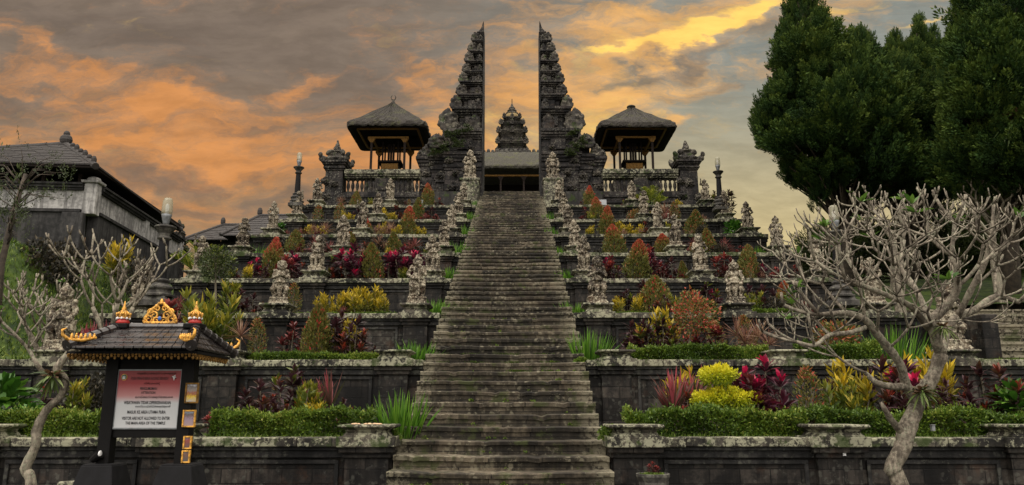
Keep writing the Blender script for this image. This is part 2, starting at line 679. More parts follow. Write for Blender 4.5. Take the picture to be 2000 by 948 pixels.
MT['dullgold'] = plain('aged_gold_carving', (.17, .090, .022), .7, metal=0, var=.6, scale=25, bump=.8, spec=.15)
MT['yellowcloth'] = plain('yellow_cloth', (.26, .19, .085), .9)
MT['red'] = plain('red_paint', (.38, .02, .015), .45)
MT['whitep'] = plain('white_paint', (.72, .72, .72), .5)
MT['blue'] = plain('blue_glass_paint', (.03, .12, .40), .3)
MT['black'] = plain('black_paint', (.005, .0045, .0045), .6, bump=.1, spec=.15)
MT['tile'] = plain('dark_glazed_tile', (.018, .0145, .0145), .26, var=.45, scale=7, bump=.15, spec=.7)
MT['rooftile'] = plain('weathered_roof_tile', (.022, .018, .016), .75, var=.5, scale=6, bump=.5)
MT['concrete'] = plain('footing_concrete', (.010, .010, .011), .75, var=.4, scale=9, spec=.15)
MT['bark'] = stone('frangipani_bark', (.09, .074, .056), (.33, .285, .22), lich=.40, lcol=(.34, .34, .24), rough=.9, bump=.8, side_lich=.8, scale=3.0)
MT['bark2'] = plain('brown_bark', (.055, .042, .03), .9, var=.5, scale=9, bump=1.0)
MT['stem'] = plain('thin_stem', (.13, .11, .075), .8, var=.3)
MT['pot'] = stone('stone_pot', (.035, .033, .030), (.10, .093, .083), lich=.3)
MT['steelgrey'] = plain('grey_metal', (.20, .21, .22), .45, metal=.5)

g_ = lambda *a: a
MT['cone_green'] = leafmat('cone_leaf_green', [(0, (.035, .050, .010)), (.35, (.115, .125, .026)), (.6, (.20, .165, .042)), (.78, (.32, .12, .045)), (1, (.48, .055, .045))])
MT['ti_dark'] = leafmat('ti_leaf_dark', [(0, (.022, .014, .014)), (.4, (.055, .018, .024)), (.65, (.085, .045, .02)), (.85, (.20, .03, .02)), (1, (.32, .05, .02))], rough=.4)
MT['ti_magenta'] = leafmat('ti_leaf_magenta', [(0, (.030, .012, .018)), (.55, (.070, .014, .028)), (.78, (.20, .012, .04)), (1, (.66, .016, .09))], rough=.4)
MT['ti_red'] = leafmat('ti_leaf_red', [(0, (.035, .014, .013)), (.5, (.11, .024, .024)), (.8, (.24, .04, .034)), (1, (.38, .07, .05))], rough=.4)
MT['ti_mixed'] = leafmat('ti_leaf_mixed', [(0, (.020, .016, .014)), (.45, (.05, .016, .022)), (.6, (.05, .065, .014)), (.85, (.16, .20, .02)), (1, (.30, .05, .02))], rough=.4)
MT['croton'] = leafmat('croton_leaf', [(0, (.045, .060, .008)), (.4, (.14, .14, .014)), (.75, (.36, .27, .018)), (1, (.60, .42, .02))])
MT['croton_gr'] = leafmat('croton_leaf_green', [(0, (.025, .045, .008)), (.5, (.08, .11, .014)), (.85, (.20, .20, .02)), (1, (.42, .32, .03))])
MT['spiky'] = leafmat('dracaena_leaf', [(0, (.10, .045, .035)), (.5, (.22, .11, .075)), (1, (.36, .24, .14))])
MT['spiky_red'] = leafmat('red_dracaena_leaf', [(0, (.07, .018, .020)), (.5, (.18, .05, .05)), (1, (.33, .12, .09))])
MT['iris'] = leafmat('blade_green', [(0, (.030, .085, .008)), (.5, (.085, .21, .016)), (1, (.19, .34, .04))], trans=.35)
MT['flax'] = leafmat('flax_blade', [(0, (.05, .05, .025)), (.4, (.11, .060, .045)), (.75, (.26, .05, .06)), (1, (.42, .085, .10))], trans=.3)
MT['hedge'] = leafmat('hedge_leaf', [(0, (.018, .042, .005)), (.5, (.062, .115, .012)), (.85, (.15, .22, .022)), (1, (.28, .30, .06))], trans=.2)
MT['grass'] = leafmat('short_grass_blade', [(0, (.05, .09, .010)), (.5, (.10, .17, .02)), (1, (.2, .25, .05))], trans=.3)
MT['gold_leaf'] = leafmat('golden_leaf', [(0, (.10, .17, .008)), (.4, (.36, .40, .012)), (1, (.78, .68, .03))], trans=.3)
MT['broad'] = leafmat('broad_leaf', [(0, (.018, .06, .008)), (.6, (.05, .14, .015)), (1, (.12, .24, .03))], trans=.2, rough=.35)
MT['palm'] = leafmat('palm_leaf', [(0, (.07, .11, .015)), (.5, (.19, .24, .03)), (1, (.36, .36, .06))], trans=.35)
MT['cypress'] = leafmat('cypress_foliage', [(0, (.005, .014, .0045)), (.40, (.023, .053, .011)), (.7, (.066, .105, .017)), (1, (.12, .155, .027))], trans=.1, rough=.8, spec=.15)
MT['olive'] = leafmat('olive_leaf', [(0, (.022, .034, .010)), (.6, (.05, .072, .018)), (1, (.11, .13, .04))], trans=.2)
MT['shrubdark'] = leafmat('dark_shrub_leaf', [(0, (.012, .012, .010)), (.6, (.028, .026, .017)), (1, (.065, .05, .025))], trans=.15)
MT['lumo'] = leafmat('frangipani_leaf', [(0, (.04, .10, .015)), (1, (.14, .26, .04))], trans=.3, rough=.35)
MT['fern'] = leafmat('fern_frond', [(0, (.035, .06, .015)), (.6, (.13, .19, .05)), (1, (.24, .28, .09))], trans=.3)
MT['deadfern'] = leafmat('dry_frond', [(0, (.06, .035, .02)), (1, (.20, .12, .06))], trans=.2)


def glassmat(name, c, alpha=.5):
    m, k, p, out = newmat(name)
    p.inputs['Base Color'].default_value = (*c, 1)
    p.inputs['Roughness'].default_value = .25
    p.inputs['Transmission Weight'].default_value = .0
    tr = k.n.new('ShaderNodeBsdfTransparent')
    mx = k.n.new('ShaderNodeMixShader')
    mx.inputs[0].default_value = alpha
    k.l.new(tr.outputs[0], mx.inputs[1])
    k.l.new(p.outputs[0], mx.inputs[2])
    k.l.new(mx.outputs[0], out.inputs[0])
    return m


MT['lampglass'] = glassmat('aged_lamp_glass', (.36, .34, .24), .55)
ORD = ['lowest', 'second', 'third', 'fourth', 'fifth', 'sixth', 'seventh', 'eighth']
# ------------------------------------------------------------------ the terraces
random.seed(7)
YK = [10.9, 14.3, 17.2, 20.3, 23.3, 26.1, 28.9, 31.7]
CAPY = [855, 703, 612, 544.5, 494.5, 458, 429, 401]
ZK = [at(1000, CAPY[i], YK[i]).z for i in range(8)]
COLX = [[1.84, 4.62, 7.25, 9.95]] + [[2.05, 5.2, 8.35]] * 7
XOUT = [16.0, 15.0, 9.3, 9.0, 8.95, 8.95, 8.9, 8.9]
HW = 1.5     # half the width of the stairs
ZTOP = 12.2
YGATE = 35.2

gd = G()
gd.add([(-900, -60, -.004), (900, -60, -.004), (900, 1500, -.004), (-900, 1500, -.004)], [(0, 1, 2, 3)])
struct(gd.obj('ground', MT['ground']))


def terrace_wall(k, s):
    y, z = YK[k], ZK[k]
    zb = ZK[k - 1] - .06 if k else 0.0
    xo = XOUT[k]
    side = 'left' if s < 0 else 'right'
    nm = f'{ORD[k]} terrace wall' if k == 0 else f'{ORD[k]} terrace wall from the bottom'
    t = thing('terrace_wall', f'dark stone {nm}, {side} of the great stairs, lichened cap', 'wall',
              (s * HW, y, zb), 'stepped terrace walls')
    ox, oy, oz = s * HW, y, zb

    def B(g, xa, xb, ya, yb, za, zb_, j=0.0):
        g.box(xa - ox, xb - ox, ya - oy, yb - oy, za - oz, zb_ - oz, j)
    g = G()
    B(g, s * (HW + .004), s * xo, y + .10, y + .55, zb, z - .20)
    # closing return wall at the outer end
    if k >= 2:
        yn = (YK[k + 1] if k < 7 else 34.0) - .01
        B(g, s * (xo - .4), s * xo, y + .552, yn, zb - .5, z - .2)
    g.obj('wall_face', MT['wall'], t, bevel=.008)
    # mouldings under the cap and at the foot
    g = G()
    B(g, s * (HW + .006), s * (xo + .02), y + .035, y + .12, z - .27, z - .17)
    B(g, s * (HW + .006), s * (xo + .04), y - .005, y + .12, z - .172, z - .118)
    B(g, s * (HW + .006), s * (xo + .02), y + .03, y + .12, zb + .0, zb + .14)
    B(g, s * (HW + .006), s * (xo + .02), y + .065, y + .12, zb + .138, zb + .20)
    g.obj('moulding', MT['trim'], t, bevel=.008)
    # cap of separate weathered stones
    g = G()
    x = HW + .003
    while x < xo + .06:
        ln = random.uniform(.45, .8)
        x1 = min(x + ln, xo + .08)
        if x1 - x < .05:
            break
        dz = random.uniform(-.008, .008)
        dy = random.uniform(-.012, .012)
        near = min(abs((x + x1) / 2 - c) for c in COLX[k])
        B(g, s * x, s * (x1 - .004), y - .06 + dy, y + .5, z - .122 + dz * .3, z + dz, .004)
        x = x1
    if k >= 2:
        yy = y + .502
        while yy < yn:
            B(g, s * (xo - .42), s * (xo + .08), yy, min(yy + .6, yn), z - .12, z + random.uniform(-.006, .006))
            yy += .604
    g.obj('coping', MT['cap'], t, bevel=.014)
    cols = [c for c in COLX[k] if c < xo]
    for i, c in enumerate(cols):
        wv = .27 if k else .30
        g = G()
        B(g, s * (c - wv), s * (c + wv), y - .02, y + .099, zb, z - .27)
        B(g, s * (c - wv - .03), s * (c + wv + .03), y - .05, y + .098, zb + .002, zb + .18)
        B(g, s * (c - wv - .03), s * (c + wv + .03), y - .055, y + .098, z - .268, z - .20)
        B(g, s * (c - wv - .07), s * (c + wv + .07), y - .10, y + .098, z - .198, z - .124)
        g.obj('pilaster', MT['wall'], t, bevel=.008)
        g = G()
        B(g, s * (c - wv - .10), s * (c + wv + .10), y - .155, y + .52, z - .125, z + .016, .004)
        # flared pedestal on the cap
        sq = .30 if k else .33
        hp = .20 if k > 1 else .16
        cx_, cy_ = s * c - ox, .17
        zz = z + .016 - oz
        g.frus(cx_, cy_, zz, zz + hp * .35, sq * .98, sq * .98, sq * .86, sq * .86)
        g.frus(cx_, cy_, zz + hp * .35, zz + hp * .6, sq * .84, sq * .84, sq * .90, sq * .90)
        g.frus(cx_, cy_, zz + hp * .6, zz + hp * .78, sq * .93, sq * .93, sq * 1.12, sq * 1.12)
        g.frus(cx_, cy_, zz + hp * .78, zz + hp, sq * 1.15, sq * 1.15, sq * 1.13, sq * 1.13)
        g.obj('pedestal', MT['cap'], t, bevel=.01)
    # raised frames of the panels between the pilasters
    edges = [HW] + [q for c in cols for q in (c - .3, c + .3)] + [xo]
    zt, zl = z - .30, zb + .24
    for i in range(0, len(edges) - 1, 2):
        a, b = edges[i] + .1, edges[i + 1] - .1
        if b - a < .6:
            continue
        g = G()
        wd = .055
        for (fa, fb, fz0, fz1) in ((a, b, zt - wd, zt), (a, b, zl, zl + wd), (a, a + wd, zl + wd + .001, zt - wd - .001), (b - wd, b, zl + wd + .001, zt - wd - .001)):
            B(g, s * fa, s * fb, y + .066, y + .099, fz0, fz1)
        a2, b2, zt2, zl2 = a + .09, b - .09, zt - .09, zl + .09
        g.obj('panel_frame', MT['trim'], t, bevel=.006)
    return t


for k in range(8):
    for s in (-1, 1):
        terrace_wall(k, s)

# planted beds, as structure
for k in range(8):
    y0 = YK[k] + .5
    y1 = (YK[k + 1] + .12) if k < 7 else 34.2
    for s in (-1, 1):
        g = G()
        xo = XOUT[k] - .05
        nx, ny = 40, 8
        vs, fs = [], []
        for j in range(ny + 1):
            for i in range(nx + 1):
                x = s * (HW + .01 + (xo - HW) * i / nx)
                yv = y0 + (y1 - y0) * j / ny
                vs.append((x, yv, ZK[k] - .03 + .04 * noise.noise(Vector((x * 1.3, yv * 1.3, k)))))
        for j in range(ny):
            for i in range(nx):
                a = j * (nx + 1) + i
                q = (a, a + 1, a + nx + 2, a + nx + 1)
                fs.append(q if s > 0 else q[::-1])
        g.add(vs, fs)
        struct(g.obj('planting_bed', MT['soil']))

# ------------------------------------------------------------------ the stairs
NST = 66
SY0, SZ0 = 9.25, .06
TR = (37.2 - SY0) / NST
RZ = (ZTOP - SZ0) / NST
st = thing('stone_staircase', 'long steep staircase of worn brown-grey stone steps rising to the split gate', 'staircase', (0, SY0, 0))
rs = random.Random(3)
for i in range(NST):
    yy = TR * i
    z = SZ0 + RZ * (i + 1)
    g = G()
    n = 40
    hw = HW + rs.uniform(-.02, .015) - (.015 if i < 10 else 0)
    off = rs.uniform(-.012, .012)
    vs, fs = [], []
    sag = rs.uniform(-.006, .012)
    lip = rs.uniform(.02, .04)
    th = rs.uniform(.055, .075)
    for q in range(n + 1):
        x = -hw + off + 2 * hw * q / n
        if 0 < q < n:
            x += rs.uniform(-.015, .015)
        w1 = noise.noise(Vector((x * 1.5, i * 3.1, 0))) * .012 + noise.noise(Vector((x * 7, i * 3.1, 5))) * .007
        w2 = noise.noise(Vector((x * 2.1, i * 2.3, 9))) * .012 + rs.uniform(-.003, .003)
        zt = z + w1 - sag * math.cos(x) - .012 * math.exp(-x * x * 2.2)
        if rs.random() < .07:
            zt -= rs.uniform(.008, .028)
            w2 += rs.uniform(.0, .02)
        vs += [(x, -.0 + w2 * .5, z - RZ - .2), (x, w2 * .5, zt - th), (x, -lip + w2, zt - th + .002), (x, -lip - .004 + w2, zt - .012), (x, -lip + .012 + w2, zt), (x, TR + .12, zt + .004)]
    for q in range(n):
        for e in range(5):
            a = q * 6 + e
            fs.append((a, a + 6, a + 7, a + 1))
    fs.append(tuple(range(6)))
    fs.append(tuple(n * 6 + e for e in range(5, -1, -1)))
    g.add([(v_[0], v_[1] + yy, v_[2]) for v_ in vs], fs)
    g.obj('step', MT['step'], st)
core = G()
x0, x1 = -HW + .02, HW - .02
yb = TR * NST
core.add([(x0, .1, 0), (x1, .1, 0), (x1, yb, 0), (x0, yb, 0), (x0, .1, SZ0 - .25), (x1, .1, SZ0 - .25), (x1, yb, ZTOP - .3), (x0, yb, ZTOP - .3)],
         [(0, 1, 5, 4), (1, 2, 6, 5), (2, 3, 7, 6), (3, 0, 4, 7), (4, 5, 6, 7)])
core.obj('stair_core', MT['wall'], st)

# raised court behind the gate
g = G()
g.box(-8.6, 8.6, 37.3, 90, 8.0, ZTOP - .01)
struct(g.obj('temple_court_ground', MT['ground']))
for s in (-1, 1):
    g = G()
    g.box(s * 1.6, s * 8.3, 34.9, 37.3, 9.0, at(1000, 374, 34.9).z)
    struct(g.obj('temple_court_edge', MT['ground']))

# hillsides
def hill(name, x0, x1, y0, y1, fn, n=50, mat='slope'):
    g = G()
    vs, fs = [], []
    for j in range(n + 1):
        for i in range(n + 1):
            x = x0 + (x1 - x0) * i / n
            y = y0 + (y1 - y0) * j / n
            vs.append((x, y, fn(x, y)))
    for j in range(n):
        for i in range(n):
            a = j * (n + 1) + i
            fs.append((a, a + 1, a + n + 2, a + n + 1))
    g.add(vs, fs)
    return struct(g.obj(name, MT[mat], smooth=True))


def nz(x, y, s=1.0):
    return noise.noise(Vector((x * s, y * s, 0)))


def mound(x, y):
    f = max(0.0, min(1.0, (-x - 9.7) / 1.7))
    r = max(0.0, min(1.0, (y - 15.3) / 1.9))
    return 2.4 + (r * r * (3 - 2 * r)) * (.9 + 2.0 * f * f * (3 - 2 * f) + .18 * nz(x, y, 1.6) + .25 * nz(x, y, .6) + .06 * max(0, y - 18))


hill('grassy_slope', -30, -9.31, 15.3, 60, mound, 90)
hill('wooded_slope', 9.31, 45, 20.6, 80, lambda x, y: min(3.6 + max(0, (y - 18)) * .22 + .06 * (x - 9) + .3 * nz(x, y, .5), 7.5), 50)
for s in (-1, 1):     # level ground of the third terrace outside the garden
    g = G()
    g.box(s * 9.31, s * 30, 14.9, 20.8, 1.0, ZK[1] + .02 if s > 0 else ZK[1] + .0)
    struct(g.obj('upper_lawn', MT['slope']))

# second flight of steps at the far right
t = thing('side_staircase', 'flight of dark worn steps climbing behind the statue at far right', 'staircase', (9.8, 15.7, ZK[1]))
for i in range(9):
    g = G()
    g.box(.2, 8.0, i * .42, i * .42 + .5, i * .17 - .3, i * .17 + .17, .01)
    g.box(.18, 8.02, i * .42 - .03, i * .42 + .1, i * .17 + .12, i * .17 + .176, .006)
    g.obj('step', MT['step'], t)
g = G()
g.box(-.15, .18, -.1, 4.2, -.3, 1.0)
g.obj('side_wall', MT['wall'], t, bevel=.02)
# ------------------------------------------------------------------ carved figures
def remeshed(name, g, voxel, mat, amp=.016, freq=14.0, seed=0, amp2=.010, freq2=34.0):
    """melt overlapping lumps into one continuous carved surface and weather it"""
    me = g.mesh(name, mat)
    o = bpy.data.objects.new(name, me)
    COL.objects.link(o)
    m = o.modifiers.new('r', 'REMESH')
    m.mode = 'VOXEL'
    m.voxel_size = voxel
    dg = bpy.context.evaluated_depsgraph_get()
    ev = o.evaluated_get(dg)
    me2 = bpy.data.meshes.new_from_object(ev, depsgraph=dg)
    bpy.data.objects.remove(o)
    bpy.data.meshes.remove(me)
    me2.name = name
    nv = len(me2.vertices)
    co = np.empty(nv * 3, dtype=np.float32)
    me2.vertices.foreach_get('co', co)
    no = np.empty(nv * 3, dtype=np.float32)
    me2.vertex_normals.foreach_get('vector', no)
    co = co.reshape(-1, 3)
    no = no.reshape(-1, 3)
    d = np.empty(nv)
    for i in range(nv):
        p = co[i]
        d[i] = amp * noise.noise(Vector((p[0] * freq + seed, p[1] * freq, p[2] * freq))) + amp2 * noise.noise(Vector((p[0] * freq2, p[1] * freq2 + seed, p[2] * freq2 * 1.3)))
    co = co + no * d[:, None].astype(np.float32)
    me2.vertices.foreach_set('co', co.ravel())
    me2.update()
    me2.shade_smooth()
    if not me2.materials:
        me2.materials.append(mat)
    return me2


def cap(g, p0, p1, r0, r1, n=8):
    p0, p1 = Vector(p0), Vector(p1)
    L = (p1 - p0).length
    k = max(2, int(L / (min(r0, r1) * .5)))
    for i in range(k + 1):
        t = i / k
        g.ball(p0.lerp(p1, t), r0 + (r1 - r0) * t, 6)
    return g


def guardian(v):
    """Balinese gate guardian, front to -Y, standing on z=0; about .86 m high"""
    g = G()
    rr = random.Random(40 + v)
    sq = [0, .05, -.02, .07, 0, .03][v]          # how deep it squats
    hz = .36 - sq
    lean = [.0, .01, -.012, .0, .015, -.01][v]
    # legs and feet
    for s in (-1, 1):
        kx = .135 + (.03 if v % 2 else 0)
        hip, knee, ank = (s * .075, .01, hz), (s * kx, -.085, hz - .13 + (.05 if (v == 2 and s > 0) else 0)), (s * (.105 + .01 * v % 3), -.03, .06)
        cap(g, hip, knee, .078, .060)
        cap(g, knee, ank, .056, .043)
        cap(g, (s * .105, -.01, .03), (s * .12, -.125, .025), .040, .034)
        g.ball((knee[0], knee[1] - .012, knee[2]), (.062, .05, .055))
        g.ball((ank[0], ank[1], .085), (.056, .05, .022))
    # hanging loincloth, rock behind
    g.frus(0, -.055, 0.0, hz + .03, .045, .035, .075, .05)
    g.frus(0, -.095, .02, hz - .08, .028, .02, .05, .02)
    g.frus(0, .07, 0.0, hz + .1, .13, .07, .10, .05)
    # belly, chest, sash
    zb = hz + .08
    g.ball((lean, -.015, zb), (.135, .115, .105))
    g.ball((lean, -.055, zb - .005), (.095, .085, .085))
    g.ball((lean * 2, 0, zb + .14), (.125, .09, .095))
    g.ball((lean * 2 - .05, -.055, zb + .13), (.055, .045, .045))
    g.ball((lean * 2 + .05, -.055, zb + .13), (.055, .045, .045))
    g.lathe([(.0, zb - .07), (.137, zb - .07), (.146, zb - .05), (.137, zb - .03), (0, zb - .03)], lean, -.012, 16)
    # shoulders and arms
    zs = zb + .185
    cl = lean * 2
    H = {}
    for s in (-1, 1):
        sh = (cl + s * .135, 0, zs)
        g.ball(sh, (.062, .058, .055))
        mode = [(0, 1), (1, 1), (2, 0), (3, 3), (0, 2), (1, 0)][v][0 if s < 0 else 1]
        if mode == 0:      # fist on hip
            el, ha = (cl + s * .225, .02, zs - .13), (cl + s * .125, -.075, zs - .22)
        elif mode == 1:    # hands meet on chest
            el, ha = (cl + s * .185, -.03, zs - .145), (cl + s * .045, -.135, zs - .09)
        elif mode == 2:    # raised beside the head
            el, ha = (cl + s * .215, -.03, zs - .03), (cl + s * .185, -.06, zs + .11)
        else:              # resting on the knees
            el, ha = (cl + s * .20, -.02, zs - .14), (cl + s * .155, -.12, zs - .27)
        cap(g, sh, el, .047, .040)
        cap(g, el, ha, .038, .030)
        g.ball(ha, (.037, .034, .036))
        for f in range(4):
            g.ball((ha[0] - .018 + .012 * f, ha[1] - .022, ha[2] - .012), (.009, .018, .013), 5)
        g.lathe([(.0, -.014), (.052, -.014), (.056, 0), (.052, .014), (0, .014)], (sh[0] + el[0]) / 2, sh[1], 10) if 0 else None
        g.ball(((sh[0] + el[0]) / 2, (sh[1] + el[1]) / 2, (sh[2] + el[2]) / 2), (.054, .052, .018))
        H[s] = ha
    if v in (0, 4):        # club standing before it
        cap(g, (H[1][0] - .01, H[1][1] - .02, .05), (H[1][0], H[1][1] - .02, H[1][2] + .08), .020, .030)
        g.ball((H[1][0], H[1][1] - .02, H[1][2] + .10), (.042, .042, .05))
    if v == 1:             # something held to the chest
        g.ball((cl, -.15, zs - .07), (.05, .035, .055))
    if v == 2:
        cap(g, (H[-1][0], H[-1][1] - .01, H[-1][2] + .12), (H[-1][0] + .01, H[-1][1], H[-1][2] - .16), .026, .018)
    # head with bulging eyes, broad nose, mouth, ears
    hx, hy, hz2 = cl * 1.3, -.025, zs + .115
    g.ball((hx, hy + .02, hz2 - .07), (.06, .055, .06))
    g.ball((hx, hy, hz2), (.086, .082, .088))
    g.ball((hx, hy - .03, hz2 - .045), (.062, .058, .045))
    g.ball((hx, hy - .09, hz2 - .008), (.020, .028, .022), 6)
    for s in (-1, 1):
        g.ball((hx + s * .034, hy - .072, hz2 + .018), (.020, .018, .017), 6)
        g.ball((hx + s * .034, hy - .066, hz2 + .043), (.027, .018, .010), 6)
        g.ball((hx + s * .048, hy - .055, hz2 - .028), (.026, .026, .022), 6)
        g.ball((hx + s * .094, hy + .012, hz2 - .006), (.022, .030, .045), 6)
        g.ball((hx + s * .105, hy + .012, hz2 + .045), (.020, .025, .028), 6)
        g.ball((hx + s * .024, hy - .088, hz2 - .052), (.008, .008, .013), 5)
    g.ball((hx, hy - .083, hz2 - .040), (.036, .014, .008), 6)
    g.ball((hx, hy - .078, hz2 - .062), (.030, .014, .008), 6)
    g.ball((hx, hy + .075, hz2 - .03), (.085, .05, .11))
    # crown or curled hair
    if v in (0, 3, 5):
        g.lathe([(.0, hz2 + .045), (.093, hz2 + .045), (.098, hz2 + .065), (.080, hz2 + .082), (.084, hz2 + .094), (.055, hz2 + .115), (.058, hz2 + .125), (.03, hz2 + .15), (.012, hz2 + .175), (0, hz2 + .176)], hx, hy + .01, 14)
    elif v == 1:
        g.lathe([(.0, hz2 + .04), (.098, hz2 + .04), (.104, hz2 + .075), (.098, hz2 + .105), (.06, hz2 + .12), (0, hz2 + .125)], hx, hy + .01, 14)
    else:
        for i in range(16):
            a = rr.uniform(0, 6.28)
            q = rr.uniform(0, .065)
            g.ball((hx + q * math.cos(a), hy + .02 + q * math.sin(a), hz2 + .075 + .02 * rr.random()), .026, 5)
    # long scarf ends at the sides
    for s in (-1, 1):
        g.frus(cl + s * .155, .03, .02, hz + .02, .022, .03, .035, .035)
    return g


GV = [remeshed('figure', guardian(v), .0115, MT['statue'], seed=v * 7.3) for v in range(6)]
gb = []
for q in range(2):
    g = G()
    g.frus(0, 0, 0, .035, .235, .21, .225, .20)
    g.frus(0, 0, .03, .12, .205, .18, .19, .17)
    for i in range(14):
        a = i * .45
        g.ball((.19 * math.cos(a), .16 * math.sin(a), .075), (.04, .04, .045), 5)
    g.frus(0, 0, .11, .15, .215, .19, .205, .18)
    gb.append(remeshed('base', g, .014, MT['statue'], seed=50 + q, amp=.014))

POSE = ['hand on hip and club before it', 'both hands held at its chest', 'one fist raised beside its head', 'hands resting on its knees',
        'club before it, other fist raised', 'one hand at chest, other on hip']
STAT = []


def statue(v, loc, sc, label, rz=0.0, group='guardian statues on the terraces', proto={}):
    if v not in proto:
        t = thing('guardian_statue', label, 'statue', loc, group, rz, sc)
        link('base', gb[v % 2], t)
        f = link('figure', GV[v], t, loc=(0, 0, .145))
        proto[v] = t
        return t
    return dup(proto[v], loc, rz, sc, label, group)


COLN = ['beside the stairs', 'in the middle column', 'at the outer end']
rs = random.Random(11)
seq = {-1: {0: [None, None, 0, 5, 1, 0, 4, 1], 1: [None, None, 1, 4, 5, 2, 3, 0], 2: [None, 3, 5, 2, 1, 0, 4, 5]},
       1: {0: [None, None, 1, 0, 5, 3, 1, 4], 1: [None, None, 3, 5, 2, 0, 1, 3], 2: [None, 1, 2, 4, 3, 5, 0, 2]}}
for s in (-1, 1):
    for c in range(3):
        for k in range(8):
            v = seq[s][c][k]
            if v is None:
                continue
            x = s * COLX[k][c]
            hp = .216 if k > 1 else .176
            sc = rs.uniform(.90, 1.0) * (1.12 if k == 2 else 1.0)
            if k == 1:
                sc = 1.25
            if c == 0 and k >= 4:
                sc *= .92
            sd = 'left' if s < 0 else 'right'
            wh = {0: f'next to the {sd} edge of the stairs', 1: f'in the middle column {sd} of the stairs', 2: f'in the outermost column {sd} of the stairs'}[c]
            lab = f'lichened stone guardian on the {ORD[k]} terrace, {wh}'
            statue(v, (x, YK[k] + .17, ZK[k] + hp), (sc * .93, sc * .95, sc * 1.04), lab, rs.uniform(-.25, .25) + s * -.1)

# ------------------------------------------------------------------ split gate
YG = YGATE
gx = lambda px: at(px, 300, YG).x - at(1054, 300, YG).x
gz = lambda py: at(1000, py, YG + .15 + max(0.0, (300 - py)) / 250 * .85).z
XI = 1.43
# y_bottom, y_top, body reach, cornice reach (photograph pixels measured on the right half)
TIERS = [(300, 255, 1121, 1131), (255, 215, 1101, 1116), (215, 189, 1093, 1104), (189, 165, 1088, 1101), (165, 144, 1084, 1094), (144, 125, 1078, 1090),
         (125, 104, 1073, 1083), (104, 84, 1067, 1077), (84, 66, 1063, 1068)]


def antefix_mesh(seed):
    g = G()
    rr = random.Random(seed)
    g.ball((0, 0, .24), (.20, .10, .24))
    g.ball((.10, 0, .30), (.13, .09, .17))
    g.ball((.17, 0, .17), (.10, .08, .10))
    g.ball((-.08, 0, .12), (.16, .11, .13))
    g.ball((.03, 0, .47), (.09, .07, .10))
    g.box(-.2, .2, -.11, .11, 0, .08)
    for i in range(12):
        g.ball((rr.uniform(-.15, .2), rr.choice((-.09, .09)), rr.uniform(.08, .45)), rr.uniform(.03, .055), 5)
    return remeshed('antefix', g, .03, MT['carve'], amp=.05, freq=7, seed=seed, amp2=.02, freq2=22)


AF = [antefix_mesh(3), antefix_mesh(8)]


def relief_mesh(seed, wd=.5, h=.5):
    """carved mask with leafy scrolls, set against a wall"""
    g = G()
    rr = random.Random(seed)
    g.ball((0, -.02, h * .5), (wd * .30, .10, h * .34))
    for s in (-1, 1):
        g.ball((s * wd * .13, -.11, h * .60), .045, 6)
        g.ball((s * wd * .33, -.02, h * .55), (.07, .07, .12))
        g.ball((s * wd * .40, 0, h * .30), (.08, .06, .08))
        g.ball((s * wd * .16, -.09, h * .35), .05, 6)
    g.ball((0, -.13, h * .50), .04, 6)
    g.ball((0, -.02, h * .88), (.08, .06, .12))
    for i in range(18):
        g.ball((rr.uniform(-.45, .45) * wd, 0, rr.uniform(.05, .95) * h), (rr.uniform(.03, .07), .06, rr.uniform(.03, .07)), 5)
    return remeshed('relief', g, .025, MT['carve'], amp=.04, freq=9, seed=seed, amp2=.015, freq2=25)


RM = [relief_mesh(5), relief_mesh(6)]


def moulded(g, x0, x1, yf, yb, z0, z1, s, out=.05, teeth=True):
    """a tier: foot moulding, body, stepped cornice; x0 is the flat cut side"""
    h = z1 - z0
    zc = z1 - h * .40
    def bx(xe, o, a, b):
        g.box(s * x0, s * (xe + o), yf - o, yb + o, a, b)
    bx(x1, out * .6, z0, z0 + h * .10)
    bx(x1, out * .15, z0 + h * .10, z0 + h * .17)
    bx(x1, -.03, z0 + h * .17, zc)
    bx(x1, out * .35, zc, zc + h * .08)
    bx(x1, out * .9, zc + h * .08, zc + h * .17)
    bx(x1, out * 1.5, zc + h * .17, zc + h * .28)
    bx(x1, out * 2.0, zc + h * .28, z1)


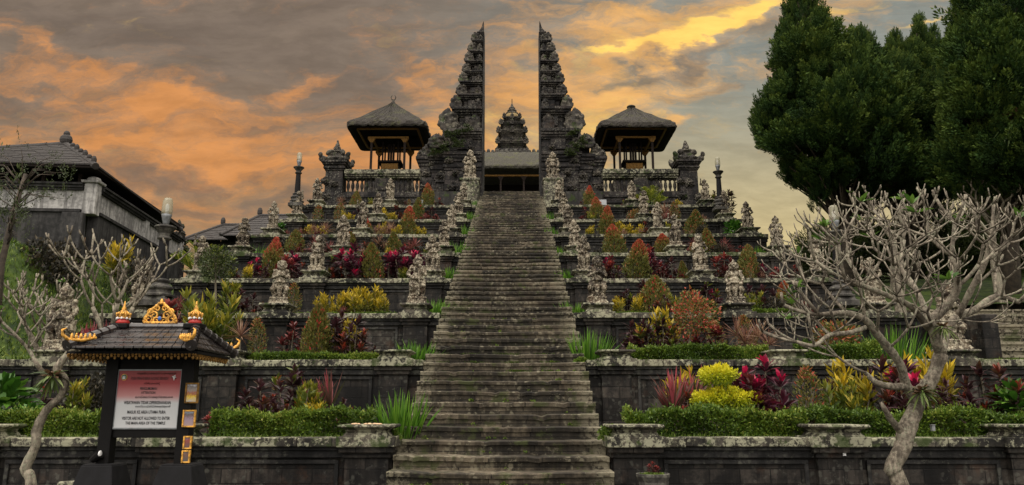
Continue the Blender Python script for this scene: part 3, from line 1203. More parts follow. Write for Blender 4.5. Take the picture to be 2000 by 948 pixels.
for s in (-1, 1):
    sd = 'left' if s < 0 else 'right'
    ox, oz = s * XI, 9.9
    t = thing('split_gate_half', f'tall tiered black stone half of the split gate, {sd} of the stair top', 'temple gate', (0, 0, 0), 'two halves of the split gate')
    zt0 = gz(300)
    # plinth storey, three masses stepping outward
    g = G()
    mass = [(0, 1126, 300, 0.0), (1118, 1152, 303, .22), (1147, 1176, 306, .40)]
    for i, (a, b, yt, back) in enumerate(mass):
        xa = XI if i == 0 else XI + gx(a)
        xb = XI + gx(b)
        z1 = gz(yt)
        yf, yb_ = YG + back * .6, YG + 2.3 - back * .6
        g.box(s * xa, s * (xb + .10), yf - .08, yb_ + .08, ZK[7] - .3, ZK[7] + .35)
        g.box(s * xa, s * (xb + .05), yf - .04, yb_ + .04, ZK[7] + .35, ZK[7] + .5)
        g.box(s * xa, s * xb, yf, yb_, ZK[7] + .5, z1 - .9)
        for q in range(6):
            o = [.03, .08, .0, .06, .12, .18][q]
            g.box(s * xa, s * (xb + o), yf - o, yb_ + o, z1 - .9 + q * .15, z1 - .9 + (q + 1) * .15)
        # pilaster strips and lozenges on the front
        mid = (xa + xb) / 2
        g.box(s * (mid - .28), s * (mid + .28), yf - .07, yf + .02, ZK[7] + .5, z1 - 1.05)
        g.box(s * (mid - .16), s * (mid + .16), yf - .12, yf + .02, ZK[7] + .9, z1 - 1.5)
        for q in range(3):
            g.box(s * (mid - .36 + .07 * q), s * (mid + .36 - .07 * q), yf - .10 - .02 * q, yf + .02, z1 - 1.05 - .12 * (q + 1), z1 - 1.05 - .12 * q)
    g.obj('gate_body', MT['gate'], t, bevel=.012)
    tops = []
    for i, (pb, pt, bo, co) in enumerate(TIERS):
        z0, z1 = gz(pb), gz(pt)
        xb = XI + gx(bo)
        d = .95 - i * .075
        g = G()
        ym = YG + 1.15
        out = max(.03, (gx(co) - gx(bo)) / 2.0 * .9)
        moulded(g, XI, xb, ym - d, ym + d, z0 + .004, z1 + .004, s, out)
        # stepped key blocks on the front face
        cxm = (XI + xb) / 2
        wv = (xb - XI) * .22
        g.box(s * (cxm - wv), s * (cxm + wv), ym - d - out * .9, ym - d, z0 + (z1 - z0) * .17, z0 + (z1 - z0) * .58)
        g.obj('gate_tier', MT['gate'], t, bevel=.01)
        tops.append((xb + out * 1.4, ym, d + out, z1, z1 - z0, out))
    # carved corner ears on every cornice
    for i, (xe, ym, d, z1, h, out) in enumerate(tops[:-1]):
        nh = gz(TIERS[i + 1][1]) - z1
        kk = nh * (.92 if i else 1.0) / .57
        kx = min(kk, kk)
        for yy in (ym - d + .08, ym + d - .08):
            o = link('antefix', AF[i % 2], t, loc=(s * (xe - .10 * kk), yy, z1 - .02))
            o.scale = (s * kx * 1.15, 1.1, kk * 1.05)
        o = link('antefix', AF[(i + 1) % 2], t, loc=(s * (XI + .20 * kk), ym - d + .06, z1 - .02))
        o.scale = (-s * kx * .7, .9, kk * .8)
    for i, (xx, yy, zz, kx, kz) in enumerate([(gx(1139), YG + .25, gz(258), 1.0, 1.25), (gx(1121), YG + .25, gz(255), .8, .8), (gx(1142), YG + .1, gz(290), 1.9, 1.35), (gx(1161), YG + .25, gz(304), 1.3, 1.1), (gx(1174), YG + .35, gz(306), .9, .8)]):
        o = link('antefix', AF[i % 2], t, loc=(s * (XI + xx), yy, zz - (.0 if i > 1 else .75) - .02))
        o.scale = (s * kx, 1.2, kz)
    g = G()     # shoulder blocks that carry the ears
    g.box(s * (XI + gx(1120)), s * (XI + gx(1150)), YG + .3, YG + 2.0, gz(303), gz(285))
    g.box(s * (XI + gx(1121)), s * (XI + gx(1140)), YG + .4, YG + 1.9, gz(285), gz(270))
    g.obj('shoulder_block', MT['gate'], t, bevel=.02)
    # masks and leaf carvings on the front
    for i, (px_, py_, kk) in enumerate([(1080, 340, 1.0), (1110, 378, 1.1), (1134, 352, .9), (1163, 345, .8), (1104, 345, .7), (1140, 385, 1.0), (1165, 372, .9), (1118, 322, .8), (1075, 296, .7), (1150, 325, .8)]):
        p = at(px_, py_, YG - .02)
        o = link('relief', RM[i % 2], t, loc=(s * (XI + gx(px_)), YG - .06 + (.25 if px_ > 1145 else .1 if px_ > 1125 else 0), p.z))
        o.scale = (kk * s, 1.0, kk)
    # spire sliver along the cut
    g = G()
    z8 = gz(66)
    g.prism([(s * XI, z8), (s * (XI + gx(1066)), z8), (s * (XI + gx(1064)), gz(62)), (s * (XI + gx(1059)), gz(57)), (s * (XI + gx(1056)), gz(48)), (s * XI, gz(44))][::s], YG + .85, YG + 1.45)
    g.obj('gate_spire', MT['gate'], t, bevel=.01)
    # the smooth cut face
    g = G()
    g.box(s * (XI - .045), s * XI, YG + .12, YG + 2.18, ZK[7] + .4, gz(300))
    zz = gz(300)
    for i, (xe, ym, d, z1, h, out) in enumerate(tops):
        g.box(s * (XI - .045), s * XI, ym - d + .02, ym + d - .02, zz, z1)
        zz = z1
    g.obj('cut_face', MT['greywall'], t)
    # pedestal of the door guardian
    zp = at(1000, 352, 34.4).z
    pd = G()
    pd.box(s * 1.50, s * 2.35, 34.05, 34.85, ZK[7], zp - .10)
    pd.box(s * 1.56, s * 2.29, 34.0, 34.05, ZK[7] + .35, zp - .35)
    pd.box(s * 1.46, s * 2.40, 34.0, 34.90, zp - .10, zp)
    tp = thing('guardian_pedestal', f'white lichened stone block carrying the door guardian on the {sd}', 'pedestal', (0, 0, 0))
    pd.obj('block', MT['cap'], tp, bevel=.015)
    statue(0 if s < 0 else 3, (s * 1.93, 34.42, zp), 1.42, f'largest pale guardian statue in front of the {sd} gate half', 0, 'door guardians of the split gate')

# ------------------------------------------------------------------ balustrades and corner towers
YB = 34.2
for s in (-1, 1):
    sd = 'left' if s < 0 else 'right'
    zb0 = ZK[7] - .02
    zr0, zr1 = at(1000, 345, YB).z, at(1000, 332, YB).z
    xa, xb = 4.25, 7.75
    t = thing('balustrade', f'dark stone balustrade with weedy top rail {sd} of the gate', 'balustrade', (0, 0, 0), 'balustrades beside the gate')
    g = G()
    zs = at(1000, 376, YB).z
    hb = zs - zb0
    for q, o in enumerate((.12, .06, 0, .05, .1)):
        g.box(s * xa, s * xb, YB - o, YB + .45, zb0 + hb * q / 5, zb0 + hb * (q + 1) / 5)
    g.obj('foot', MT['gate'], t, bevel=.012)
    g = G()
    g.box(s * xa, s * xb, YB - .02, YB + .42, zr0 - .08, zr0)
    g.box(s * xa, s * xb, YB - .08, YB + .48, zr0, zr0 + .1)
    g.box(s * xa, s * xb, YB - .14, YB + .54, zr0 + .1, zr1)
    g.obj('top_rail', MT['cap'], t, bevel=.02)
    nb = 16
    bal = None
    for i in range(nb):
        x = xa + .15 + (xb - xa - .3) * i / (nb - 1)
        if i in (7, 8):
            continue
        if bal is None:
            hh = zr0 - .08 - zs
            q = G()
            q.lathe([(.085, 0), (.085, .06), (.05, .09), (.045, hh * .25), (.085, hh * .45), (.08, hh * .6), (.045, hh * .8), (.05, hh - .1), (.085, hh - .06), (.085, hh)], 0, 0, 10)
            bal = q.mesh('baluster', MT['carve'])
            bal.shade_smooth()
        link('baluster', bal, t, loc=(s * x, YB + .18, zs))
    g = G()
    xm = (xa + xb) / 2
    g.box(s * (xm - .32), s * (xm + .32), YB - .03, YB + .4, zs, zr0 - .08)
    g.frus(s * xm, YB - .03, zs + .1, zr0 - .25, .2, .04, .2, .04)
    g.obj('middle_pier', MT['carve'], t, bevel=.02)
    # corner tower
    zt = at(1000, 316, YB).z
    t = thing('corner_tower', f'carved stone corner tower with winged crown ending the {sd} balustrade', 'tower', (0, 0, 0), 'corner towers of the balustrades')
    cx_ = s * 8.22
    cy_ = YB + .3
    g = G()
    H = zt - zb0
    g.frus(cx_, cy_, zb0, zb0 + .25, .62, .6, .60, .58)
    for q, o in enumerate((.56, .50, .46, .52, .48)):
        g.frus(cx_, cy_, zb0 + .25 + q * .12, zb0 + .37 + q * .12, o, o, o, o)
    g.frus(cx_, cy_, zb0 + .85, zt - .45, .42, .42, .40, .40)
    for q, o in enumerate((.44, .50, .46, .54, .60)):
        g.frus(cx_, cy_, zt - .45 + q * .09, zt - .36 + q * .09, o, o, o, o)
    g.obj('tower_body', MT['gate'], t, bevel=.015)
    g = G()
    zc = zt
    g.frus(cx_, cy_, zc, zc + .18, .50, .50, .58, .58)
    g.frus(cx_, cy_, zc + .18, zc + .28, .42, .42, .36, .36)
    g.frus(cx_, cy_, zc + .28, zc + .52, .30, .30, .26, .26)
    g.frus(cx_, cy_, zc + .52, zc + .60, .34, .34, .30, .30)
    for k in range(4):
        a = math.pi / 4 + k * math.pi / 2
        cc, ss = math.cos(a), math.sin(a)
        g.ball((cx_ + cc * .80, cy_ + ss * .7, zc + .10), (.17, .12, .16), 6)
        g.ball((cx_ + cc * .90, cy_ + ss * .8, zc + .27), (.11, .1, .13), 6)
        g.ball((cx_ + cc * .46, cy_ + ss * .42, zc + .46), (.13, .1, .15), 6)
        cap(g, (cx_ + cc * .5, cy_ + ss * .5, zc + .05), (cx_ + cc * .8, cy_ + ss * .7, zc + .08), .14, .12)
    g.ball((cx_, cy_, zc + .72), (.17, .17, .17))
    g.ball((cx_, cy_, zc + .92), (.10, .10, .14))
    g.ball((cx_, cy_, zc + 1.08), (.06, .06, .08))
    me = remeshed('crown', g, .03, MT['carve'], amp=.05, freq=6, seed=4 + s, amp2=.02)
    link('crown', me, t)
    for q, (ddx, zz) in enumerate([(-.35, .9), (.4, .8), (0, 1.5), (-.4, 1.6)]):
        o = link('relief', RM[q % 2], t, loc=(cx_ + ddx, cy_ - .44, zb0 + zz))
        o.scale = (.8, .8, .8)
    # dark shield stones and spotlight box beside the gate
    p = at(1058 if s < 0 else 1170, 372, 33.6)
    t = thing('floodlight', f'grey floodlight box standing below the {sd} balustrade', 'floodlight', (s * 4.05, 33.3, ZK[7]), 'floodlights on the top terrace')
    g = G()
    g.add([(-.22, -.16, .38), (.22, -.16, .38), (.22, .12, .30), (-.22, .12, .30), (-.22, -.10, .66), (.22, -.10, .66), (.22, .16, .6), (-.22, .16, .6)],
          [(0, 3, 2, 1), (4, 5, 6, 7), (0, 1, 5, 4), (1, 2, 6, 5), (2, 3, 7, 6), (3, 0, 4, 7)])
    g.obj('housing', MT['steelgrey'], t, bevel=.02)
    g = G()
    g.box(-.26, -.235, -.03, .03, 0, .5)
    g.box(.235, .26, -.03, .03, 0, .5)
    g.box(-.26, .26, -.05, .05, 0, .02)
    g.obj('bracket', MT['black'], t)

# ------------------------------------------------------------------ drum pavilions
def pavilion(s, label, pxc, ye, yt, knob):
    sd = 'left' if s < 0 else 'right'
    Y = 37.2
    t = thing('thatched_pavilion', label, 'pavilion', (0, 0, 0), 'thatched drum pavilions flanking the gate')
    a, b = (at(677, 234, Y).x, at(833, 236, Y).x) if s < 0 else (at(1168, 237, Y).x, at(1322, 240, Y).x)
    cx_ = (a + b) / 2
    hw = (b - a) / 2
    dp = 3.7
    cyy = Y + dp / 2
    ze = at(1000, ye, Y).z
    zt = at(1000, yt, cyy).z
    # thatch: curved hip roof with a thick ragged eave
    g = G()
    rr = random.Random(5 + s)
    n = 120
    rings = [(1.0, -.30), (1.02, -.20), (1.0, .0), (.96, .08), (.84, .26), (.66, .50), (.46, .76), (.26, 1.02), (.10, 1.22), (.03, 1.30)]
    hh = (zt - ze) / 1.30
    vs, fs = [], []
    rings = [(1.0, -.30), (1.02, -.22), (1.0, -.06), (.95, .04), (.82, .22), (.66, .42), (.48, .66), (.30, .90), (.14, 1.12), (.04, 1.30)]
    def rp(u, fr):
        # rounded square
        a_ = 2 * math.pi * u
        c_, s_ = math.cos(a_), math.sin(a_)
        m_ = (abs(c_) ** 14 + abs(s_) ** 14) ** (-1 / 14)
        return c_ * m_ * fr, s_ * m_ * fr
    for i, (fr, dz) in enumerate(rings):
        for k in range(n):
            x, y = rp(k / n + 1 / 16 * 0, fr)
            r_ = math.hypot(x, y)
            lift = .10 * max(0, r_ - 1.0) if i < 4 else 0
            j = rr.uniform(-.035, .035)
            vs.append((x * hw * (1 + j * .5), y * dp / 2 * 1.05 * (1 + j * .5), dz * (hh if dz > 0 else 1) + j + lift - (.14 * max(0, r_ - 1.1) if i < 3 else 0)))
    m = len(rings)
    for i in range(m - 1):
        for k in range(n):
            k2 = (k + 1) % n
            fs.append((i * n + k, i * n + k2, (i + 1) * n + k2, (i + 1) * n + k))
    fs.append(tuple((m - 1) * n + k for k in range(n)))
    g.add([(cx_ + x, cyy + y, ze + z) for x, y, z in vs], fs)
    g.obj('thatched_roof', MT['thatch'], t, smooth=False)
    g = G()
    vs, fs = [], []
    # underside rises steeply to the wall plate
    under = [(1.0, -.30), (.90, -.27), (.62, .12), (.60, .30)]
    b0 = len(vs)
    for i, (fr, dz) in enumerate(under):
        for k in range(n):
            x, y = rp(k / n, fr)
            r_ = math.hypot(x, y) / max(fr, .01)
            vs.append((x * hw, y * dp / 2 * 1.05, dz - (.14 * max(0, r_ - 1.1) if i < 2 else 0) + (0 if i else .001)))
    for i in range(3):
        for k in range(n):
            k2 = (k + 1) % n
            fs.append((b0 + (i + 1) * n + k, b0 + (i + 1) * n + k2, b0 + i * n + k2, b0 + i * n + k))
    fs.append(tuple(b0 + 3 * n + k for k in range(n))[::-1])
    g.add([(cx_ + x, cyy + y, ze + z) for x, y, z in vs], fs)
    g.obj('roof_underside', MT['darkwood'], t, smooth=False)
    zc = at(1000, yt, cyy).z
    g = G()
    if knob:
        g.lathe([(.12, -.1), (.10, .05), (.06, .12), (.04, .2)], cx_, cyy, 8)
        for q in (-1, 1):
            g.tube([(cx_, cyy, .12), (cx_ + q * .10, cyy, .22), (cx_ + q * .13, cyy, .34), (cx_ + q * .07, cyy, .44)], [.03, .03, .028, .015], 6)
        g.v = [(x, y, z + zc) for x, y, z in g.v]
        g.obj('finial', MT['carve'], t)
    else:
        g.ball((cx_, cyy, zc), (.24, .24, .10))
        g.obj('ridge_cap', MT['thatch'], t)
    # gilded eave beams
    hb, db = hw * .76, dp / 2 * .80
    zb = at(1000, 250, cyy - db).z
    g = G()
    for q in (-1, 1):
        g.box(cx_ - hb, cx_ + hb, cyy + q * db - .05, cyy + q * db + .05, zb - .09, zb)
        g.box(cx_ + q * hb - .05, cx_ + q * hb + .05, cyy - db + .05, cyy + db - .05, zb - .09, zb)
    g.obj('eave_beam', MT['dullgold'], t, bevel=.01)
    # four front-and-back posts with gilded heads, on a platform
    zf = at(1000, 329, Y).z - .12
    hp, dpq = hw * .42, dp / 2 * .60
    g = G()
    g.box(cx_ - hp - .25, cx_ + hp + .25, cyy - dpq - .25, cyy + dpq + .25, ZTOP - .5, zf)
    g.obj('platform', MT['gate'], t, bevel=.02)
    g = G()
    zpl = at(1000, 267, cyy - dpq).z
    for q in (-1, 1):
        g.box(cx_ - hp - .2, cx_ + hp + .2, cyy + q * dpq - .05, cyy + q * dpq + .05, zpl - .10, zpl)
        g.box(cx_ + q * hp - .05, cx_ + q * hp + .05, cyy - dpq + .05, cyy + dpq - .05, zpl - .10, zpl)
    g.obj('tie_beam', MT['dullgold'], t, bevel=.01)
    pm, bm = None, None
    for qx in (-1, 1):
        for qy in (-1, 1):
            if pm is None:
                g = G()
                H_ = zpl - .10 - zf
                g.frus(0, 0, 0, .15, .085, .085, .085, .085)
                g.frus(0, 0, .15, H_, .055, .055, .055, .055)
                pm = g.mesh('post', MT['wood'])
                g = G()
                g.frus(0, 0, H_ - .22, H_ - .02, .06, .06, .20, .08)
                bm = g.mesh('bracket', MT['dullgold'])
            o = link('post', pm, t, loc=(cx_ + qx * hp, cyy + qy * dpq, zf))
            link('bracket', bm, o)
    # inner shrine box with gilded panel
    g = G()
    g.box(cx_ - .62, cx_ + .62, cyy - .6, cyy + .6, zf, zf + .34)
    g.box(cx_ - .55, cx_ + .55, cyy - .5, cyy + .5, zf + .34, zf + .46)
    g.box(cx_ - .47, cx_ + .47, cyy - .42, cyy + .42, zf + .46, zf + .90)
    g.box(cx_ - .62, cx_ + .62, cyy - .57, cyy + .57, zf + .90, zf + .99)
    for q in (-1, 1):
        for r in (-1, 1):
            g.box(cx_ + q * .40 - .04, cx_ + q * .40 + .04, cyy + r * .36 - .04, cyy + r * .36 + .04, zf + .99, zpl)
    g.obj('shrine_box', MT['darkwood'], t, bevel=.01)
    g = G()
    g.box(cx_ - .44, cx_ + .44, cyy - .475, cyy - .425, zf + .53, zf + .84)
    for i in range(5):
        g.box(cx_ - .40 + i * .17, cx_ - .28 + i * .17, cyy - .49, cyy - .476, zf + .58, zf + .79)
    g.obj('gilded_panel', MT['dullgold'], t, bevel=.008)
    for q in (-.13, .0, .13):
        g = G()
        g.lathe([(.055, 0), (.06, .2), (.06, .9), (.05, 1.0)], cx_ + q, cyy - .1, 10)
        g.v = [(x, y, z + zpl - 1.05) for x, y, z in g.v]
        g.obj('slit_drum', MT['wood'], t, smooth=True)
    return t


pavilion(-1, 'thatched pavilion with forked finial standing left of the gate', 770, 236, 201, True)
pavilion(1, 'thatched pavilion with plain rounded peak standing right of the gate', 1245, 239, 210, False)

# ------------------------------------------------------------------ hall and shrine seen through the gate
Y = 45.0
t = thing('thatched_hall', 'long open hall with mossy thatch seen through the gate', 'pavilion', (0, 0, 0))
a, b = at(880, 330, Y).x, at(1125, 330, Y).x
ze, zr = at(1000, 322, Y).z, at(1000, 297, Y + 2.6).z
g = G()
rr = random.Random(2)
n = 60
vs, fs = [], []
prof = [(0, -.22), (-.04, -.1), (0, 0), (.7, .32), (1.4, .62), (2.0, .84), (2.6, 1.0)]
for i in range(n + 1):
    x = a + (b - a) * i / n
    for dy, h in prof:
        vs.append((x, Y + dy + rr.uniform(-.02, .02), ze + (h * (zr - ze) if h > 0 else h) + rr.uniform(-.025, .025)))
    for dy, h in prof[::-1][1:]:
        vs.append((x, Y + 5.2 - dy, ze + (h * (zr - ze) if h > 0 else h)))
m = len(prof) * 2 - 1
for i in range(n):
    for e in range(m - 1):
        q = i * m + e
        fs.append((q, q + m, q + m + 1, q + 1))
    fs.append((i * m + m - 1, i * m + 2 * m - 1, i * m + m, i * m))
fs.append(tuple(range(m)))
fs.append(tuple(n * m + e for e in range(m))[::-1])
g.add(vs, fs)
g.obj('thatched_roof', MT['thatch2'], t)
g = G()
for i in range(26):
    x = a + (b - a) * (i + .5) / 26
    g.ball((x, Y + 2.6, zr + .06), (.11, .08, .10 + .06 * (i % 2)), 5)
    g.box(x - .12, x + .12, Y + 2.45, Y + 2.75, zr - .06, zr + .03)
g.obj('ridge_ornaments', MT['pot'], t)
g = G()
zb = at(1000, 345, Y + .5).z
g.box(a + .1, b - .1, Y + .45, Y + .6, zb, zb + .11)
g.obj('carved_beam', MT['dullgold'], t, bevel=.01)
zf = ZTOP + .0
for i, px_ in enumerate((930, 978, 1023, 1070)):
    x = at(px_, 350, Y + .5).x
    g = G()
    g.box(x - .05, x + .05, Y + .45, Y + .55, zf, zb)
    o = g.obj('post', MT['wood'], t)
    g = G()
    g.frus(x, Y + .5, zb - .26, zb, .05, .05, .20, .06)
    g.obj('bracket', MT['wood'], o)
g = G()
g.box(a, b, Y + 2.2, Y + 5.0, zf, zf + .9)
g.box(a, b, Y + 3.6, Y + 4.9, zf + .9, ze)
g.obj('back_wall', MT['darkwood'], t)

Y = 62.0
t = thing('stone_shrine_tower', 'tiered stone shrine tower wrapped in yellow cloth, far behind the gate', 'shrine', (0, 0, 0))
z_ = lambda py: at(1000, py, Y).z
hw_ = lambda p: at(1000 + p, 250, Y).x - at(1000, 250, Y).x
xc = at(1000, 250, Y).x
tw = [(305, 283, 25), (283, 262, 24), (262, 246, 20), (246, 233, 14)]
g = G()
g.frus(xc, Y, ZTOP, z_(300), 1.6, 1.6, 1.4, 1.4)
g.obj('shrine_base', MT['gate'], t, bevel=.03)
for i, (p0, p1, wd) in enumerate(tw):
    wv = hw_(wd)
    z0, z1 = z_(p0), z_(p1)
    h = z1 - z0
    g = G()
    for q, o in enumerate((.92, .86, .80, .84, .92, 1.02, 1.10)):
        g.frus(xc, Y, z0 + h * q / 7, z0 + h * (q + 1) / 7, wv * o, wv * o, wv * (o + .02), wv * (o + .02))
    g.obj('tier', MT['carve'], t, bevel=.02)
    for cx_, cy_ in ((-1, -1), (1, -1), (1, 1), (-1, 1), (0, -1)):
        o = link('antefix', AF[i % 2], t, loc=(xc + cx_ * wv * 1.05, Y + cy_ * wv * 1.0, z0 + h * .72))
        o.scale = ((cx_ or 1) * (1.05 - .1 * i), 1.2, 1.15 - .08 * i)
g = G()
g.lathe([(hw_(12.5), z_(235)), (hw_(13.5), z_(231)), (hw_(12.8), z_(226)), (hw_(11.5), z_(224))], xc, Y, 16, wob=.03)
g.obj('cloth_wrap', MT['yellowcloth'], t, smooth=True)
g = G()
g.lathe([(hw_(13), z_(224)), (hw_(12.5), z_(222)), (hw_(8.5), z_(220)), (hw_(9.5), z_(217)), (hw_(6), z_(214)), (hw_(6.5), z_(212)), (hw_(3.5), z_(209)), (hw_(1.6), z_(204)), (hw_(.9), z_(203)), (hw_(.7), z_(194)), (hw_(.1), z_(193))], xc, Y, 12)
g.obj('spire', MT['carve'], t)

# ------------------------------------------------------------------ lamp posts
def lamp_post(loc, H, label, sc=1.0, proto=[]):
    """H 2.4 m high in its own units"""
    if proto:
        return dup(proto[0], loc, 0, sc, label, 'stone lamp posts beside the terraces')
    t = thing('lamp_post', label, 'lamp', loc, 'stone lamp posts beside the terraces', 0, sc)
    g = G()
    g.frus(0, 0, 0, .14, .30, .30, .30, .30)
    g.frus(0, 0, .14, .22, .26, .26, .22, .22)
    g.lathe([(.30, .22), (.31, .27), (.25, .30), (.24, .36), (.28, .40), (.28, .44), (.21, .50), (.17, .52), (.20, .57), (.20, .60), (.14, .63)], 0, 0, 16)
    g.obj('base', MT['pot'], t, bevel=.01)
    g = G()
    g.lathe([(.125, .62), (.12, .9), (.105, 1.42), (.10, 1.52)], 0, 0, 14)
    g.obj('pole', MT['concrete'], t, smooth=False)
    g = G()
    g.lathe([(.10, 1.50), (.15, 1.54), (.15, 1.57), (.11, 1.60), (.12, 1.66), (.17, 1.72), (.20, 1.76), (.235, 1.79), (.235, 1.82), (.18, 1.84), (.05, 1.845)], 0, 0, 18)
    g.obj('capital', MT['pot'], t, bevel=.004)
    g = G()
    g.lathe([(.055, 1.84), (.07, 1.92), (.10, 2.04), (.115, 2.10), (.11, 2.105), (.02, 2.0)], 0, 0, 16)
    g.obj('glass_holder', MT['steelgrey'], t, smooth=True)
    g = G()
    g.lathe([(.112, 2.10), (.118, 2.18), (.116, 2.30), (.104, 2.42), (.082, 2.48), (.07, 2.485)], 0, 0, 18)
    g.obj('lamp_glass', MT['lampglass'], t, smooth=True)
    g = G()
    g.lathe([(.03, 2.05), (.035, 2.15), (.045, 2.22), (.045, 2.32), (.01, 2.36)], 0, 0, 10)
    g.obj('bulb', MT['whitep'], t, smooth=True)
    proto.append(t)
    return t


def place_lamp(px, pyt, Y, pyb, label):
    a_, b_ = at(px, pyb, Y), at(px, pyt, Y)
    h = b_.z - a_.z
    lamp_post((a_.x, Y, a_.z), 0, label, h / 2.485)


place_lamp(308, 388, 16.4, 600, 'tall stone lamp post with frosted glass, nearest one left of the stairs')
place_lamp(579, 299, 29.2, 405, 'slim stone lamp post above the outer statues, left against orange sky')
place_lamp(1407, 308, 29.2, 412, 'slim stone lamp post rising between outer statues right of the stairs')
place_lamp(1645, 402, 16.6, 600, 'stone lamp post whose cream glass shows above the bare frangipani')
# ------------------------------------------------------------------ sign kiosk
YS = 8.0
k3 = lambda px, py, Y=YS: at(px, py, Y)
t = thing('notice_kiosk', 'black wooden notice stand with tiled hipped roof and gold ornaments', 'notice board', (0, 0, 0))
pa, pb = k3(207, 906), k3(352, 906)
zft = pa.z
zpl = k3(260, 706).z
xl, xr = k3(212, 760).x, k3(362, 760).x
dk = 1.10
for nm, x in (('l', xl), ('r', xr)):
    g = G()
    g.frus(x, YS + .08, 0.0, zft - .012, .40, .40, .155, .155)
    g.frus(x, YS + .08, zft - .012, zft, .155, .155, .13, .13)
    g.obj('footing', MT['concrete'], t, bevel=.012)
    g = G()
    g.box(x - .065, x + .065, YS + .02, YS + .15, zft - .01, zpl + .05)
    g.obj('post', MT['black'], t, bevel=.008)
bz0, bz1 = k3(230, 836).z, k3(240, 724).z
g = G()
g.box(xl + .065, xr - .065, YS + .05, YS + .12, bz0 - .10, bz0 - .02)
g.obj('cross_rail', MT['black'], t, bevel=.006)
g = G()
g.box(xl + .065, xr - .065, YS + .05, YS + .12, bz1 + .01, zpl + .04)
g.obj('cross_rail', MT['black'], t, bevel=.006)
# plates under the roof, carved gold valance
x0, x1 = k3(135, 690).x, k3(408, 690).x
yf, yb_ = YS - .45, YS + .72
ze = k3(270, 690, yf).z
g = G()
g.box(xl - .10, xr + .10, YS - .12, YS + .32, zpl + .03, zpl + .10)
g.box(xl - .18, xr + .18, YS - .20, YS + .42, zpl + .10, ze + .02)
g.obj('roof_plate', MT['black'], t, bevel=.008)
g = G()
rr = random.Random(4)
xa, xb = xl - .28, xr + .20
ya, yb2 = YS - .32, YS + .56


def scallop(g, p0, p1, z, h):
    p0, p1 = Vector(p0), Vector(p1)
    d = (p1 - p0)
    n = int(d.length / .035)
    for i in range(n):
        c = p0 + d * ((i + .5) / n)
        g.ball((c.x, c.y, z - h * .3 - .35 * h * (i % 2)), (.015, .010, h * .34), 5)
        g.ball((c.x, c.y - .004, z - h * .15), (.014, .012, .010), 5)


scallop(g, (xa, ya, 0), (xb, ya, 0), ze + .005, .06)
scallop(g, (xb, ya, 0), (xb, yb2, 0), ze + .005, .06)
scallop(g, (xa, ya, 0), (xa, yb2, 0), ze + .005, .06)
g.obj('gold_valance', MT['dullgold'], t, smooth=True)
g = G()
g.box(xa - .02, xb + .02, ya + .01, yb2 + .02, ze + .003, ze + .03)
g.obj('soffit', MT['black'], t)
# hipped roof: rows of dark glazed tiles
rx0, rx1 = k3(238, 634, YS + .13).x, k3(384, 634, YS + .13).x
zr = k3(300, 643, YS + .13).z
ym = YS + .13
ex0, ex1 = x0 - .02, x1 + .0
ex0 = k3(128, 684, yf).x
g = G()
rows = 4
TH = .022
for side in range(4):
    for r in range(rows):
        f0, f1 = r / rows, (r + 1) / rows + .06
        f1 = min(1, f1)
        def edge(f):
            xx0, xx1 = ex0 + (rx0 - ex0) * f, ex1 + (rx1 - ex1) * f
            yy0, yy1 = yf + (ym - yf) * f, yb_ + (ym - yb_) * f
            z = ze + .03 + (zr - ze - .03) * (f ** 1.12)
            return xx0, xx1, yy0, yy1, z
        a0, a1, b0, b1, z0 = edge(f0)
        c0, c1, d0, d1, z1 = edge(f1)
        if side == 0:
            P = [(a0, b0, z0), (a1, b0, z0), (c1, d0, z1), (c0, d0, z1)]
        elif side == 1:
            P = [(a1, b0, z0), (a1, b1, z0), (c1, d1, z1), (c1, d0, z1)]
        elif side == 2:
            P = [(a1, b1, z0), (a0, b1, z0), (c0, d1, z1), (c1, d1, z1)]
        else:
            P = [(a0, b1, z0), (a0, b0, z0), (c0, d0, z1), (c0, d1, z1)]
        P = [Vector(p) for p in P]
        n = 13 if side in (0, 2) else 8
        for i in range(n):
            q = [P[0].lerp(P[1], i / n + .003), P[0].lerp(P[1], (i + 1) / n - .003), P[3].lerp(P[2], (i + 1) / n - .003), P[3].lerp(P[2], i / n + .003)]
            dz = rr.uniform(-.0015, .0015)
            up = Vector((0, 0, TH + dz))
            lo = [v + Vector((0, 0, .018 if j < 2 else .0)) for j, v in enumerate(q)]
            hi = [v + up for v in lo]
            mid = (hi[0] + hi[1] + hi[2] + hi[3]) / 4
            g.add(lo + hi, [(0, 3, 2, 1), (4, 5, 6, 7), (0, 1, 5, 4), (1, 2, 6, 5), (2, 3, 7, 6), (3, 0, 4, 7)])
g.obj('tiled_roof', MT['tile'], t, bevel=.003)
# ridge and hip caps
g = G()


def capline(g, p0, p1, n, r):
    p0, p1 = Vector(p0), Vector(p1)
    for i in range(n):
        a_, b_ = p0.lerp(p1, i / n), p0.lerp(p1, (i + 1) / n + .02)
        g.tube([a_, a_.lerp(b_, .12), b_], [r * 1.12, r, r * .94], 10)


capline(g, (rx0 - .04, ym, zr + .02), (rx1 + .04, ym, zr + .02), 6, .045)
tip = {}
for ix, (ex, rx) in enumerate(((ex0, rx0), (ex1, rx1))):
    for iy, ey in enumerate((yf, yb_)):
        e_ = Vector((ex, ey, ze + .075))
        capline(g, e_, (rx, ym, zr + .03), 7, .052)
        tip[(ix, iy)] = e_
g.obj('hip_caps', MT['tile'], t, smooth=False)
